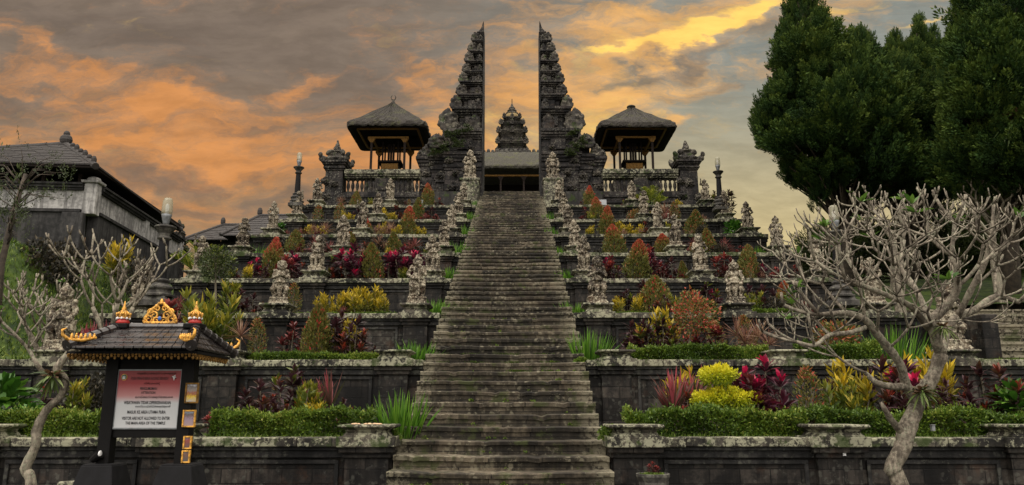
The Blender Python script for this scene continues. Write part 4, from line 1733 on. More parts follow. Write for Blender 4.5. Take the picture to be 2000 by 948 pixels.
# crowns and central crest
def crown_orn(p, sc):
    g1 = G()
    g1.lathe([(.085, .0), (.095, .03), (.075, .06), (.07, .075)], 0, 0, 14)
    g2 = G()
    for i in range(8):
        a_ = i * math.pi / 4 + .2
        g2.ball((.088 * math.cos(a_), .088 * math.sin(a_), .085), (.016, .016, .020), 6)
    g2.lathe([(.06, .078), (.084, .080), (.084, .090), (.06, .092)], 0, 0, 16)
    g3 = G()
    for i in range(8):
        a_ = i * math.pi / 4
        pts = []
        for j in range(7):
            f = j / 6
            r = .07 + .05 * math.sin(f * math.pi) - .055 * f
            pts.append((r * math.cos(a_), r * math.sin(a_), .075 + .13 * f))
        g3.tube(pts, [.011] * 7, 5)
        g3.ball((.09 * math.cos(a_ + .39), .09 * math.sin(a_ + .39), .15), (.018, .018, .024), 5)
    g3.lathe([(.06, .07), (.07, .1), (.05, .16), (.055, .19), (.03, .215), (.035, .23), (.018, .26), (.012, .30), (.004, .345)], 0, 0, 12)
    for gg, nm, mt in ((g1, 'crown_base', 'red'), (g2, 'crown_beads', 'whitep'), (g3, 'gold_crown', 'gold')):
        gg.v = [(x * sc + p[0], y * sc + p[1], z * sc + p[2]) for x, y, z in gg.v]
        gg.obj(nm, MT[mt], t, smooth=True)


zo = zr + .05
crown_orn((k3(240, 630, ym).x, ym, zo), .72)
crown_orn((k3(381, 630, ym).x, ym, zo), .72)
g = G()
g.box(k3(240, 630, ym).x - .09, k3(240, 630, ym).x + .09, ym - .09, ym + .09, zr, zo + .004)
g.box(k3(381, 630, ym).x - .09, k3(381, 630, ym).x + .09, ym - .09, ym + .09, zr, zo + .004)
g.obj('crown_seat', MT['black'], t, bevel=.01)


def crest(name, cx_, y, z0, wd, h, th=.012, flip=0):
    """pierced gold scroll crest built of curled stems"""
    g = G()
    def spiral(c, r, a0, turn, n=18, tr=.010, dirn=1):
        pts = []
        for i in range(n):
            f = i / (n - 1)
            a_ = a0 + dirn * turn * f
            rr_ = r * (1 - .82 * f)
            pts.append((c[0] + rr_ * math.cos(a_), y, c[1] + rr_ * math.sin(a_)))
        g.tube(pts, [tr * (1 - .4 * i / n) for i in range(n)], 6)
    for s in (-1, 1):
        for (fx, fz, fr, a0, dr) in ((.36, .16, .15, 0 if s > 0 else math.pi, s), (.20, .34, .14, 0 if s > 0 else math.pi, s), (.30, .50, .11, -1.2 if s > 0 else math.pi + 1.2, s),
                                     (.12, .62, .11, -.5 if s > 0 else math.pi + .5, s), (.12, .12, .12, math.pi if s > 0 else 0, -s)):
            spiral((cx_ + s * fx * wd, z0 + fz * h), fr * wd, a0, 8.5, dirn=dr, tr=.011)
        for f in range(9):
            a_ = f / 8
            g.ball((cx_ + s * wd * (.5 - .42 * a_ ** 1.4), y, z0 + h * (.10 + .72 * a_)), (.017, .014, .022), 5)
        g.tube([(cx_ + s * wd * .50, y, z0 + .02), (cx_ + s * wd * .46, y, z0 + h * .3), (cx_ + s * wd * .28, y, z0 + h * .6), (cx_ + s * wd * .07, y, z0 + h * .84)], [.013] * 4, 6)
    g.box(cx_ - wd * .5, cx_ + wd * .5, y - .012, y + .012, z0 - .01, z0 + .022)
    g.lathe([(.025, z0 + h * .8), (.03, z0 + h * .86), (.015, z0 + h * .9), (.02, z0 + h * .94), (.004, z0 + h * 1.04)], cx_, y, 10)
    return g.obj(name, MT['gold'], t, smooth=True)


cc = k3(312, 630, ym)
crest('centre_crest', cc.x, ym, zr + .058, .34, .255)
g = G()
g.ball((cc.x, ym - .012, zr + .11), (.020, .012, .024), 8)
g.obj('blue_jewel', MT['blue'], t, smooth=True)
# curled corner ornaments
for (ix, iy), e_ in tip.items():
    sx = -1 if ix == 0 else 1
    sy_ = -1 if iy == 0 else 1
    g = G()
    d = Vector((sx * .75, sy_ * .65, 0)).normalized()
    back = -d
    base = e_ + Vector((0, 0, .04)) + back * .02
    pts = [base + back * .24 + Vector((0, 0, .05)), base + back * .12 + Vector((0, 0, .02)), base + Vector((0, 0, .015)), base + d * .06 + Vector((0, 0, .06)), base + d * .07 + Vector((0, 0, .11)), base + d * .03 + Vector((0, 0, .13))]
    g.tube(pts, [.012, .018, .020, .017, .012, .005], 6)
    for i in range(6):
        c = base + back * (.22 - i * .04) + Vector((0, 0, .055 - .002 * i))
        g.ball(c, (.016, .016, .026 + .008 * (i % 2)), 5)
        g.ball(c + Vector((0, 0, .025)), (.010, .010, .014), 5)
    g.obj('corner_curl', MT['gold'], t, smooth=True)

# notice board with the printed text
def boardmat():
    m, k, p, out = newmat('printed_board')
    geo = k.n.new('ShaderNodeNewGeometry')
    z = k.sep(geo.outputs['Position'])[2]
    f = k.rng(z, bz1 - .02, bz0 + (bz1 - bz0) * .42, 0, 1, False)
    f = k.math('ADD', f, k.math('MULTIPLY', k.math('SUBTRACT', k.noise(geo.outputs['Position'], 5, 3), .5), .1))
    k.put(p.inputs['Base Color'], k.ramp(f, [(0, (.24, .008, .012)), (.35, (.30, .020, .026)), (.75, (.46, .21, .21)), (1, (.52, .53, .54))]))
    p.inputs['Roughness'].default_value = .35
    return m


bx0, bx1 = xl + .072, xr - .072
bt = thing('notice_board', 'printed red and white notice panel fixed between the kiosk posts', 'sign', (bx0, YS + .04, bz0))
W_, H_ = bx1 - bx0, bz1 - bz0
g = G()
g.box(0, W_, 0, .02, 0, H_)
g.obj('panel', boardmat(), bt)
g = G()
for a0, a1, c0, c1 in ((-.014, 0, -.014, H_ + .014), (W_, W_ + .014, -.014, H_ + .014), (0, W_, -.014, 0), (0, W_, H_, H_ + .014)):
    g.box(a0, a1, -.006, .022, c0, c1)
g.obj('frame', MT['steelgrey'], bt)
MT['ink'] = plain('black_ink', (.012, .012, .014), .5, bump=0)
MT['inkred'] = plain('dark_red_ink', (.055, .008, .010), .5, bump=0)


def text(parent, s, cx_, z, h, wmax, mat, y=-.003, bold=.012, name='lettering'):
    c = bpy.data.curves.new(name, 'FONT')
    c.body = s
    c.size = 1.0
    c.align_x = 'CENTER'
    c.offset = bold
    c.extrude = .0
    o = bpy.data.objects.new(name, c)
    COL.objects.link(o)
    dg = bpy.context.evaluated_depsgraph_get()
    me = bpy.data.meshes.new_from_object(o.evaluated_get(dg), depsgraph=dg)
    bpy.data.objects.remove(o)
    xs = [v.co.x for v in me.vertices]
    wd = max(xs) - min(xs)
    sx = wmax / wd
    sz = h / .70
    for v in me.vertices:
        v.co = Vector((v.co.x * sx, 0, v.co.y * sz))
    me.materials.clear()
    me.materials.append(MT[mat])
    o = bpy.data.objects.new(name, me)
    COL.objects.link(o)
    o.parent = parent
    o.location = (cx_, y, z)
    return o


def line(s, py, wpx, hpx, mat='ink', cxp=.5, bold=.02):
    f = 1 - (py - 724) / 110.0
    text(bt, s, W_ * cxp, f * H_ - hpx / 110 * H_ * .5, hpx / 110 * H_, wpx / 131 * W_, mat, bold=bold)


def script_line(py, wpx, hpx, seed, mat='ink'):
    """Balinese letters: looped strokes"""
    rr_ = random.Random(seed)
    g = G()
    f = 1 - (py - 724) / 110.0
    zc = f * H_
    w2 = wpx / 131 * W_
    h = hpx / 110 * H_
    x = W_ / 2 - w2 / 2
    while x < W_ / 2 + w2:
        lw = h * rr_.uniform(.8, 1.2)
        kind = rr_.randrange(4)
        pts = []
        for i in range(10):
            a_ = i / 9 * math.pi * (1.2 + .4 * kind)
            pts.append((x + lw * .4 + lw * .36 * math.cos(a_ + kind), -.003, zc + h * .35 * math.sin(a_ + kind) * (1 if kind % 2 else .7)))
        g.tube(pts, .0018, 4)
        g.tube([(x, -.003, zc - h * .30), (x + lw * .9, -.003, zc - h * .2 + h * .1 * kind)], .0014, 4)
        if rr_.random() < .3:
            g.tube([(x + lw * .5, -.003, zc + h * .4), (x + lw * .9, -.003, zc + h * .65)], .0014, 4)
        if rr_.random() < .2:
            g.tube([(x + lw * .7, -.003, zc - h * .3), (x + lw * .75, -.003, zc - h * .8)], .0014, 4)
        x += lw
    g.obj('script_line', MT[mat], bt)


script_line(729.5, 54, 5, 1, 'inkred')
line('PURA PENATARAN AGUNG BESAKIH', 739, 78, 5.6, 'inkred')
script_line(749, 20, 4.5, 2, 'inkred')
line('PENGUMUMAN', 758.7, 35, 5.4)
line('ATTENTION', 766.7, 30, 4.8)
script_line(775.5, 52, 5, 3)
line('WISATAWAN TIDAK DIPERKENANKAN', 785.8, 98, 6.0)
script_line(793.5, 48, 4.5, 4)
line('MASUK KE AREA UTAMA PURA', 804, 80, 6.0)
line('VISITOR ARE NOT ALLOWED TO ENTER', 815.8, 100, 5.8)
line('THE MAIN AREA OF THE TEMPLE', 825.0, 83, 5.4)
# round emblem top left, red-white figure top right
ex, ez = W_ * .09, H_ * .885
g = G()
g.lathe([(.001, 0), (.034, 0), (.034, .004), (.001, .004)], 0, 0, 8, ang=.39)
g.v = [(x + ex, -z - .001, y + ez) for x, y, z in g.v]
g.obj('emblem_border', MT['gold'], bt)
MT['embgreen'] = plain('emblem_green', (.03, .10, .07), .4, bump=0)
g = G()
g.lathe([(.001, .004), (.027, .004), (.027, .006), (.001, .006)], 0, 0, 16)
g.v = [(x + ex, -z - .001, y + ez) for x, y, z in g.v]
g.obj('emblem_field', MT['embgreen'], bt)
g = G()
for q in (-.010, 0, .010):
    g.box(ex + q - .0028, ex + q + .0028, -.010, -.007, ez - .012, ez + .012 - abs(q) * .4)
g.box(ex - .016, ex + .016, -.010, -.007, ez - .018, ez - .013)
g.obj('emblem_towers', MT['whitep'], bt)
fx, fz = W_ * .89, H_ * .875
g = G()
g.prism([(fx - .022, fz + .012), (fx - .004, fz + .020), (fx + .012, fz + .030), (fx + .010, fz + .010), (fx + .024, fz + .004), (fx + .006, fz - .006), (fx + .002, fz - .030), (fx - .004, fz - .022), (fx - .008, fz - .002)], -.004, -.001)
g.obj('printed_figure', MT['whitep'], bt)
g = G()
g.prism([(fx - .030, fz + .006), (fx - .012, fz + .004), (fx - .022, fz - .008)], -.007, -.0045)
g.prism([(fx + .006, fz + .004), (fx + .028, fz - .002), (fx + .016, fz - .014)], -.007, -.0045)
g.box(fx - .004, fx + .006, -.007, -.0045, fz + .012, fz + .018)
g.obj('printed_figure_dark', MT['ink'], bt)

# small framed pictures hung on the right post
def picmat(name, cols, seed):
    m, k, p, out = newmat(name)
    tc = k.n.new('ShaderNodeTexCoord')
    z = k.sep(tc.outputs['Object'])[2]
    nzv = k.noise(k.vmath('MULTIPLY', tc.outputs['Object'], (1, 1, .5)), 70 + seed, 4, .7)
    f = k.math('ADD', z, k.math('MULTIPLY', k.math('SUBTRACT', nzv, .5), .9 * .15))
    k.put(p.inputs['Base Color'], k.ramp(k.rng(f, 0, .19, 0, 1, False), cols))
    p.inputs['Roughness'].default_value = .25
    return m


pics = [(368, 375, 748, 788, 'upper', 'aged', [(0, (.45, .42, .40)), (.25, (.65, .45, .03)), (.45, (.30, .08, .04)), (.62, (.25, .22, .2)), (.8, (.12, .10, .10)), (1, (.60, .62, .68))], .05),
        (362, 381, 801, 835, 'second', 'gold', [(0, (.35, .25, .25)), (.35, (.30, .22, .28)), (.6, (.10, .07, .06)), (.8, (.35, .45, .60)), (1, (.45, .55, .70))], .0),
        (361, 371, 852, 878, 'third', 'gold', [(0, (.10, .08, .08)), (.4, (.25, .06, .05)), (.6, (.2, .25, .3)), (1, (.5, .6, .75))], -.02),
        (358, 369, 880, 905, 'lowest', 'gold', [(0, (.08, .08, .08)), (.4, (.15, .08, .06)), (.6, (.25, .28, .3)), (1, (.6, .62, .65))], -.02)]
labs = ['uppermost of the small framed pictures, carved dull frame, on the kiosk post', 'second framed picture from the top on the kiosk post, broad gold frame',
        'third framed picture from the top on the kiosk post, narrow gold frame', 'bottom framed picture on the kiosk post, narrow gold frame']
for i, (pa_, pb_, py0, py1, _, fr, cols, dy) in enumerate(pics):
    p0, p1 = k3(363, py1, YS - .02), k3(383, py0, YS - .02)
    hgt = p1.z - p0.z
    wd = .105 if i == 0 else .10 if i == 1 else .055
    cxp = [k3(374.5, 770, YS).x, k3(369, 820, YS).x, k3(366, 865, YS).x, k3(363, 892, YS).x][i]
    q = thing('framed_picture', labs[i], 'picture', (cxp, YS - .0, p0.z), 'framed pictures on the kiosk post', .0)
    g = G()
    b_ = .016
    for a0, a1, c0, c1 in ((-wd / 2 - b_, -wd / 2, 0, hgt), (wd / 2, wd / 2 + b_, 0, hgt), (-wd / 2, wd / 2, 0, b_), (-wd / 2, wd / 2, hgt - b_, hgt)):
        g.box(a0, a1, -.012, .018, c0, c1)
    g.obj('frame', MT['gold' if fr == 'gold' else 'dullgold'], q, bevel=.004)
    g = G()
    g.box(-wd / 2, wd / 2, -.002, .012, 0, hgt - b_ * 2)
    g.obj('picture', picmat(f'picture_print_{i}', cols, i * 9), q, loc=(0, 0, b_))

# loudspeaker-like spotlight low on the left post and a stone block
q = thing('spotlight', 'small black spotlight clamped low on the left kiosk post', 'spotlight', tuple(k3(187, 893, YS)))
g = G()
g.tube([(-.03, .0, -.03), (.05, -.02, .03)], [.035, .045], 10)
g.obj('lamp_head', MT['black'], q, smooth=False)
g = G()
g.ball((.052, -.022, .032), (.012, .036, .034), 6)
g.obj('lens', MT['whitep'], q, smooth=True)
g = G()
g.tube([(.0, .02, 0), (.04, .05, .05), (.10, .07, .05)], .012, 6)
g.obj('arm', MT['black'], q)
p = k3(143, 940, 8.6)
q = thing('stone_block', 'pale cut stone block on the ground left of the kiosk footing', 'stone', (p.x, 8.6, 0))
g = G()
g.box(-.12, .12, -.1, .1, 0, p.z)
g.obj('block', MT['cap'], q, bevel=.015)

# ------------------------------------------------------------------ walled pavilion at the far left
# axis of the receding wall turns slightly left; corner at CB
CB = at(184, 400, 22.0)
CE = at(352, 500, 29.6)
dirr = Vector((CE.x - CB.x, CE.y - CB.y, 0))
Lw = dirr.length
dirr.normalize()
nrmv = Vector((dirr.y, -dirr.x, 0))      # faces the garden
ang = math.atan2(-dirr.x, dirr.y)
t = thing('walled_pavilion', 'old walled pavilion with white band and sagging tiled roof at far left', 'building', (CB.x, CB.y, 0), None, ang)
# local frame: +y runs along the receding wall, +x faces the garden, front wall runs to -x
zc0, zc1 = at(184, 412, 22).z, at(186, 366, 22).z
zlow = 2.4


def lb(g, x0, x1, y0, y1, z0, z1, j=0):
    g.box(x0, x1, y0, y1, z0, z1, j)


g = G()
lb(g, -8.5, -.35, .0, .3, zlow, zc0 - .06)
lb(g, -.30, 0, .35, Lw, zlow, zc0 - .06)
g.obj('lower_wall', MT['greywall'], t)
g = G()
lb(g, -8.5, -.35, .05, .25, zc0 + .04, zc1 - .10)
lb(g, -.25, -.05, .35, Lw, zc0 + .04, zc1 - .10)
g.obj('white_band', MT['plaster'], t)
g = G()
for z, o, h in ((zc0 - .06, .06, .10), (zc1 - .10, .04, .06), (zc1 - .04, .09, .08), (zc1 + .04, .14, .07)):
    lb(g, -8.5, -.355, -o, .3 + o, z, z + h)
    lb(g, -.30 - o, o, .352, Lw, z, z + h)
g.obj('wall_moulding', MT['greywall'], t, bevel=.01)
for i, (x, y) in enumerate([(-.15, .15), (-.15, 4.0), (-.15, Lw)]):
    g = G()
    if i == 0:
        g.frus(x, y, zc0 - .1, zc1 + .12, .18, .18, .18, .18)
        g.frus(x, y, zc1 + .12, zc1 + .2, .25, .25, .27, .27)
        g.ball((x, y, zc1 + .26), (.20, .20, .10), 6)
        gq = G()
        gq.frus(x - .35, y - .25, zlow, zc0 - .1, .50, .5, .30, .10)
        gq.obj('buttress', MT['greywall'], t, bevel=.02)
    else:
        g.frus(x, y, zc0 + .0, zc1 + .02, .20, .17, .20, .17)
    g.obj('corner_pier' if i == 0 else 'wall_pier', MT['plaster'], t, bevel=.02)
# roof
zr_e = at(90, 324, 21.5).z
g = G()
pk = at(128, 283, 23.5)
rel = Vector((pk.x - CB.x, pk.y - CB.y, 0))
pl = Vector((rel.dot(nrmv), rel.dot(dirr), pk.z))
ex, ey = .12, -.5
P = [(-9.5, ey, zr_e), (ex, ey, zr_e), (ex, Lw - .5, zr_e - .15), (-9.5, Lw, zr_e), (pl.x, pl.y, pl.z), (-9.5, pl.y - .3, pl.z - .9), (pl.x - .4, Lw - 3, pl.z - .3)]
rr = random.Random(8)


def tiled(g, A, B, C, D, rows, th=.05):
    A, B, C, D = map(Vector, (A, B, C, D))
    for r in range(rows):
        f0, f1 = r / rows, (r + 1) / rows + .02
        a, b = A.lerp(D, f0), B.lerp(C, f0)
        c, d = B.lerp(C, min(1, f1)), A.lerp(D, min(1, f1))
        up = Vector((0, 0, th))
        n = max(4, int((b - a).length / .30))
        for i in range(n):
            q = [a.lerp(b, i / n), a.lerp(b, (i + 1) / n - .01 / max((b - a).length, .1)), d.lerp(c, (i + 1) / n), d.lerp(c, i / n)]
            lo = [q[0] + up * .6, q[1] + up * .6, q[2], q[3]]
            j = Vector((0, 0, rr.uniform(-.008, .012)))
            hi = [v + up + j for v in lo]
            g.add(lo + hi, [(0, 3, 2, 1), (4, 5, 6, 7), (0, 1, 5, 4), (1, 2, 6, 5), (2, 3, 7, 6), (3, 0, 4, 7)])


tiled(g, P[0], P[1], P[4], P[5], 13)
tiled(g, P[1], P[2], P[6], P[4], 13)
g.obj('tiled_roof', MT['rooftile'], t)
g = G()
capline(g, P[4], P[1], 14, .11)
capline(g, P[4], P[5], 14, .11)
capline(g, P[4], P[6], 14, .11)
capline(g, P[2], P[6], 12, .10)
for i in range(6):
    f = .25 + i * .14
    c = Vector(P[4]).lerp(Vector(P[1]), f)
    g.ball((c.x, c.y, c.z + .14), (.08, .08, .09 + .05 * (i % 2)), 5)
g.ball((P[4][0], P[4][1], P[4][2] + .16), (.20, .16, .20), 6)
g.ball((P[4][0], P[4][1], P[4][2] + .36), (.10, .1, .12), 6)
g.obj('ridge_caps', MT['rooftile'], t)
g = G()
lb(g, -9.45, ex - .03, ey + .03, Lw - .5, zr_e - .05, zr_e + .05)
lb(g, -8.4, -.9, 1.0, Lw - 1.4, zc1 - .2, zr_e)
g.obj('dark_soffit', MT['darkwood'], t)
for i in range(8):
    g = G()
    g.box(-8 + i * 1.05, -7.9 + i * 1.05, .2, .3, zc1 + .1, zr_e)
    g.obj('veranda_post', MT['wood'], t)

# small shrines behind the white wall
for i, (px_, py_, h, Y_) in enumerate([(255, 388, 1.2, 27.5), (274, 400, 1.0, 28.3), (351, 430, 1.3, 30.0)]):
    p = at(px_, py_, Y_)
    labs_ = ['larger spiky stone shrine top showing over the white wall', 'smaller spiky stone shrine top just right of its larger twin over the white wall', 'rounded stone shrine top between the near lamp post and the tiled roofs']
    q = thing('stone_shrine', labs_[i], 'shrine', (p.x, p.y, p.z - h), 'shrine tops over the left wall')
    g = G()
    g.frus(0, 0, -3.2, 0, .26, .26, .24, .24)
    g.obj('pillar', MT['gate'], q)
    g = G()
    for r in range(4):
        w_ = .42 - r * .085
        g.frus(0, 0, h * r * .22, h * (r * .22 + .14), w_ * .7, w_ * .7, w_, w_)
        for a_ in range(4):
            g.ball((w_ * .9 * math.cos(a_ * 1.571 + .785), w_ * .9 * math.sin(a_ * 1.571 + .785), h * (r * .22 + .17)), (.06, .06, .10), 5)
    g.ball((0, 0, h * .93), (.06, .06, h * .09), 5)
    link('crown', remeshed('crown', g, .03, MT['carve'], amp=.03, freq=7, seed=i, amp2=.012), q)
# temple parasol
p = at(292, 402, 28.0)
q = thing('temple_parasol', 'small pale ceremonial parasol open above the left wall', 'parasol', (p.x, p.y, p.z - 1.6))
g = G()
vs, fs = [], []
for k_ in range(16):
    a_ = k_ * math.pi / 8
    vs.append((.26 * math.cos(a_), .26 * math.sin(a_), 1.42 - (.02 if k_ % 2 else 0)))
    vs.append((.15 * math.cos(a_), .15 * math.sin(a_), 1.54))
vs.append((0, 0, 1.6))
for k_ in range(16):
    a_, b_ = 2 * k_, 2 * ((k_ + 1) % 16)
    fs.append((a_, b_, b_ + 1, a_ + 1))
    fs.append((a_ + 1, b_ + 1, 32))
g.add(vs, fs)
g.obj('canopy', MT['plaster'], q)
g = G()
g.tube([(0, 0, -1.6), (0, 0, 1.66)], .018, 6)
g.obj('pole', MT['wood'], q)

# low tiled roofs behind the left terraces
for i, (x0p, x1p, pyE, pyR, Y_, lab) in enumerate([(360, 560, 470, 442, 33.0, 'low tiled hip roof behind the outer left statues'), (432, 640, 462, 424, 31.0, 'ribbed tiled roof rising behind the left outer statue column')]):
    a_, b_ = at(x0p, pyE, Y_), at(x1p, pyE, Y_)
    r0, r1 = at(x0p + 75, pyR, Y_ + 2), at(x1p - 70, pyR, Y_ + 2)
    q = thing('tiled_house', lab, 'building', (0, 0, 0))
    g = G()
    tiled(g, (a_.x, Y_, a_.z), (b_.x, Y_, b_.z), (r1.x, Y_ + 2, r1.z), (r0.x, Y_ + 2, r0.z), 9)
    tiled(g, (a_.x, Y_ + 4, a_.z), (a_.x, Y_, a_.z), (r0.x, Y_ + 2, r0.z), (r0.x - .05, Y_ + 2.1, r0.z), 9)
    tiled(g, (b_.x, Y_, b_.z), (b_.x, Y_ + 4, b_.z), (r1.x + .05, Y_ + 2.1, r1.z), (r1.x, Y_ + 2, r1.z), 9)
    tiled(g, (b_.x, Y_ + 4, b_.z), (a_.x, Y_ + 4, a_.z), (r0.x, Y_ + 2, r0.z), (r1.x, Y_ + 2, r1.z), 9)
    capline(g, (r0.x, Y_ + 2, r0.z + .05), (r1.x, Y_ + 2, r1.z + .05), 9, .09)
    capline(g, (r0.x, Y_ + 2, r0.z + .05), (a_.x, Y_, a_.z + .08), 8, .08)
    g.ball((r0.x, Y_ + 2, r0.z + .22), (.12, .1, .22), 5)
    g.obj('roof', MT['rooftile'], q)
    g = G()
    g.box(a_.x + .4, b_.x - .4, Y_ + .5, Y_ + 3.6, a_.z - 3.5, a_.z + .05)
    g.obj('wall', MT['greywall'], q)
# ------------------------------------------------------------------ garden plants (unit height prototypes)
def rsph(rs, n):
    return nrm(rs.normal(size=(n, 3)))


def p_cone(v, red):
    rs = np.random.RandomState(100 + v + (50 if red else 0))
    n = 2600
    t = rs.rand(n) ** .8
    prof = np.sin(np.clip((t * .93 + .07), 0, 1) ** .62 * math.pi) ** .75
    rad = (.30 + .03 * (v % 3)) * prof
    a = rs.rand(n) * 2 * math.pi
    lump = 1 + .17 * np.sin(a * 2 + v * 2.1) * np.sin(t * 8 + v) + .13 * np.sin(a * 5 + t * 13 + v) + .07 * rs.normal(size=n)
    keep = (np.sin(a * 4 + t * 11 + v * 3) + np.sin(a * 9 - t * 17)) > -1.35
    lump = np.where(keep, lump, lump * .62)
    q = rad * lump * (rs.rand(n) ** .28)
    P = np.stack([q * np.cos(a), q * np.sin(a), .10 + .84 * t], 1)
    D = np.stack([np.cos(a), np.sin(a), .9 + rs.rand(n) * .8], 1) + rs.normal(size=(n, 3)) * .45
    OUT = np.stack([np.cos(a), np.sin(a), .5 + 0 * a], 1) + rs.normal(size=(n, 3)) * .45
    V, Q = leaves(P, D, .05 + .035 * rs.rand(n), .032, rs, nref=OUT)
    if red:
        T = .18 + .30 * rs.rand(n) + np.clip((t - .42) * 1.7, 0, 1) * rs.rand(n) ** .5 + (rs.rand(n) < .12) * .35
    else:
        T = .08 + .45 * rs.rand(n) + (rs.rand(n) < .09) * .5 + .12 * t
    T = np.clip(T, 0, .98)
    me = qmesh('foliage', [(V, Q, T)], MT['cone_green'])
    g = G()
    g.tube([(0, 0, -.05), (.01, 0, .3), (0, 0, .8)], [.022, .018, .006], 6)
    for i in range(14):
        a_ = i * 2.4
        z = .12 + .05 * i
        g.tube([(0, 0, z), (.12 * math.cos(a_), .12 * math.sin(a_), z + .12)], [.009, .004], 4)
    return [('foliage', me), ('stem', g.mesh('stem', MT['bark2']))]


def p_ti(v, mat):
    """several canes, each with a head of broad pointed leaves"""
    rs = np.random.RandomState(200 + v)
    rr = random.Random(v)
    parts = []
    g = G()
    canes = [(0, 0, 1.0)] + [(rr.uniform(-.26, .26), rr.uniform(-.16, .16), rr.uniform(.45, .88)) for _ in range(6 + v % 3)]
    for ci, (x, y, h) in enumerate(canes):
        br_ = 1.0 if rr.random() < .42 else .55
        top = Vector((x * 1.35, y * 1.3, h - .24))
        g.tube([(x * .5, y * .5, -.05), (x * .9 + rr.uniform(-.03, .03), y, h * .4), top], [.013, .011, .012], 5)
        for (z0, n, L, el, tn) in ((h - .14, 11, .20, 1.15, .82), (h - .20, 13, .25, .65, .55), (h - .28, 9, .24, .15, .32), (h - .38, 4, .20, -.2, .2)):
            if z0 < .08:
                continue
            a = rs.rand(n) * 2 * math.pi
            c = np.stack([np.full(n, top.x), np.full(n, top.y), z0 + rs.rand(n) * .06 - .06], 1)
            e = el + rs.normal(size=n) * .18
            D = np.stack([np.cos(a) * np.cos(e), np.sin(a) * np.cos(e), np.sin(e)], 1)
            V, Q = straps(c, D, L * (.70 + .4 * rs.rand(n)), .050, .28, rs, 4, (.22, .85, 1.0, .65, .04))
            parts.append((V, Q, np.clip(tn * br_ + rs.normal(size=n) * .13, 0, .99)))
    return [('foliage', qmesh('foliage', parts, MT[mat])), ('canes', g.mesh('canes', MT['stem']))]


def p_croton(v, mat='croton'):
    rs = np.random.RandomState(300 + v)
    rr = random.Random(v)
    parts = []
    g = G()
    for s_ in range(8 + v % 3):
        x, y, h = rr.uniform(-.30, .30), rr.uniform(-.2, .2), rr.uniform(.55, 1.0)
        if s_ == 0:
            x, y, h = 0, 0, 1.0
        g.tube([(x * .3, y * .3, -.05), (x * .8, y * .8, h * .5), (x, y, h - .12)], [.012, .009, .006], 5)
        n = 48
        t = rs.rand(n)
        a = rs.rand(n) * 2 * math.pi
        c = np.stack([x * (.6 + .4 * t), y * (.6 + .4 * t), h * (.30 + .56 * t)], 1)
        e = .3 + .8 * t + rs.normal(size=n) * .2
        D = np.stack([np.cos(a) * np.cos(e), np.sin(a) * np.cos(e), np.sin(e)], 1)
        V, Q = leaves(c, D, .15 + .06 * rs.rand(n), .045, rs, .08)
        parts.append((V, Q, np.clip(.15 + .7 * t + rs.normal(size=n) * .16, 0, .99)))
    return [('foliage', qmesh('foliage', parts, MT[mat])), ('stems', g.mesh('stems', MT['stem']))]


def p_spiky(v, mat='spiky'):
    rs = np.random.RandomState(400 + v)
    parts = []
    g = G()
    heads = [(0, 0, .55), (.14, .05, .42), (-.16, .02, .36)][:1 + v % 3]
    for x, y, h in heads:
        g.tube([(x * .3, y, -.05), (x, y, h)], [.016, .012], 5)
        n = 46
        a = rs.rand(n) * 2 * math.pi
        e = rs.rand(n) * 1.7 - .25
        D = np.stack([np.cos(a) * np.cos(e), np.sin(a) * np.cos(e), np.sin(e)], 1)
        V, Q = straps(np.tile([x, y, h], (n, 1)), D, .36 + .14 * rs.rand(n), .020, .14, rs)
        parts.append((V, Q, rs.rand(n) * .95))
    return [('foliage', qmesh('foliage', parts, MT[mat])), ('stem', g.mesh('stem', MT['stem']))]


def p_iris(v, mat='iris', wide=.40, n=150, w_=.042):
    rs = np.random.RandomState(500 + v)
    a = rs.rand(n) * 2 * math.pi
    r = np.sqrt(rs.rand(n)) * wide
    P = np.stack([r * np.cos(a), r * .6 * np.sin(a), np.full(n, -.04)], 1)
    D = np.stack([np.cos(a) * r * .9 + rs.normal(size=n) * .14, np.sin(a) * r * .7 + rs.normal(size=n) * .12, np.ones(n)], 1)
    V, Q = straps(P, D, .6 + .48 * rs.rand(n), w_, .10 + .18 * (rs.rand(n) < .25), rs, 4, (.9, 1.0, .85, .5, .05))
    return [('blades', qmesh('blades', [(V, Q, rs.rand(n) * .95)], MT[mat]))]


def p_flax(v):
    rs = np.random.RandomState(600 + v)
    rr = random.Random(v)
    parts = []
    g = G()
    for (x, y, h) in ((0, 0, .42), (.2, .05, .30), (-.22, 0, .34), (.05, .1, .22))[:2 + v % 3]:
        g.tube([(x * .5, y, -.05), (x, y, h)], [.02, .015], 5)
        n = 22
        a = rs.rand(n) * 2 * math.pi
        e = .75 + rs.rand(n) * .75
        D = np.stack([np.cos(a) * np.cos(e), np.sin(a) * np.cos(e), np.sin(e)], 1)
        V, Q = straps(np.tile([x, y, h - .05], (n, 1)), D, .40 + .22 * rs.rand(n), .036, .06, rs, 4, (.6, 1, .9, .6, .05))
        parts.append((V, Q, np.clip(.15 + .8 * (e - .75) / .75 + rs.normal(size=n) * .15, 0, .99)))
        n = 12
        a = rs.rand(n) * 2 * math.pi
        e = rs.rand(n) * .7 - .3
        D = np.stack([np.cos(a) * np.cos(e), np.sin(a) * np.cos(e), np.sin(e)], 1)
        V, Q = straps(np.tile([x, y, h - .08], (n, 1)), D, .34, .034, .25, rs)
        parts.append((V, Q, rs.rand(n) * .4))
    return [('blades', qmesh('blades', parts, MT['flax'])), ('canes', g.mesh('canes', MT['stem']))]


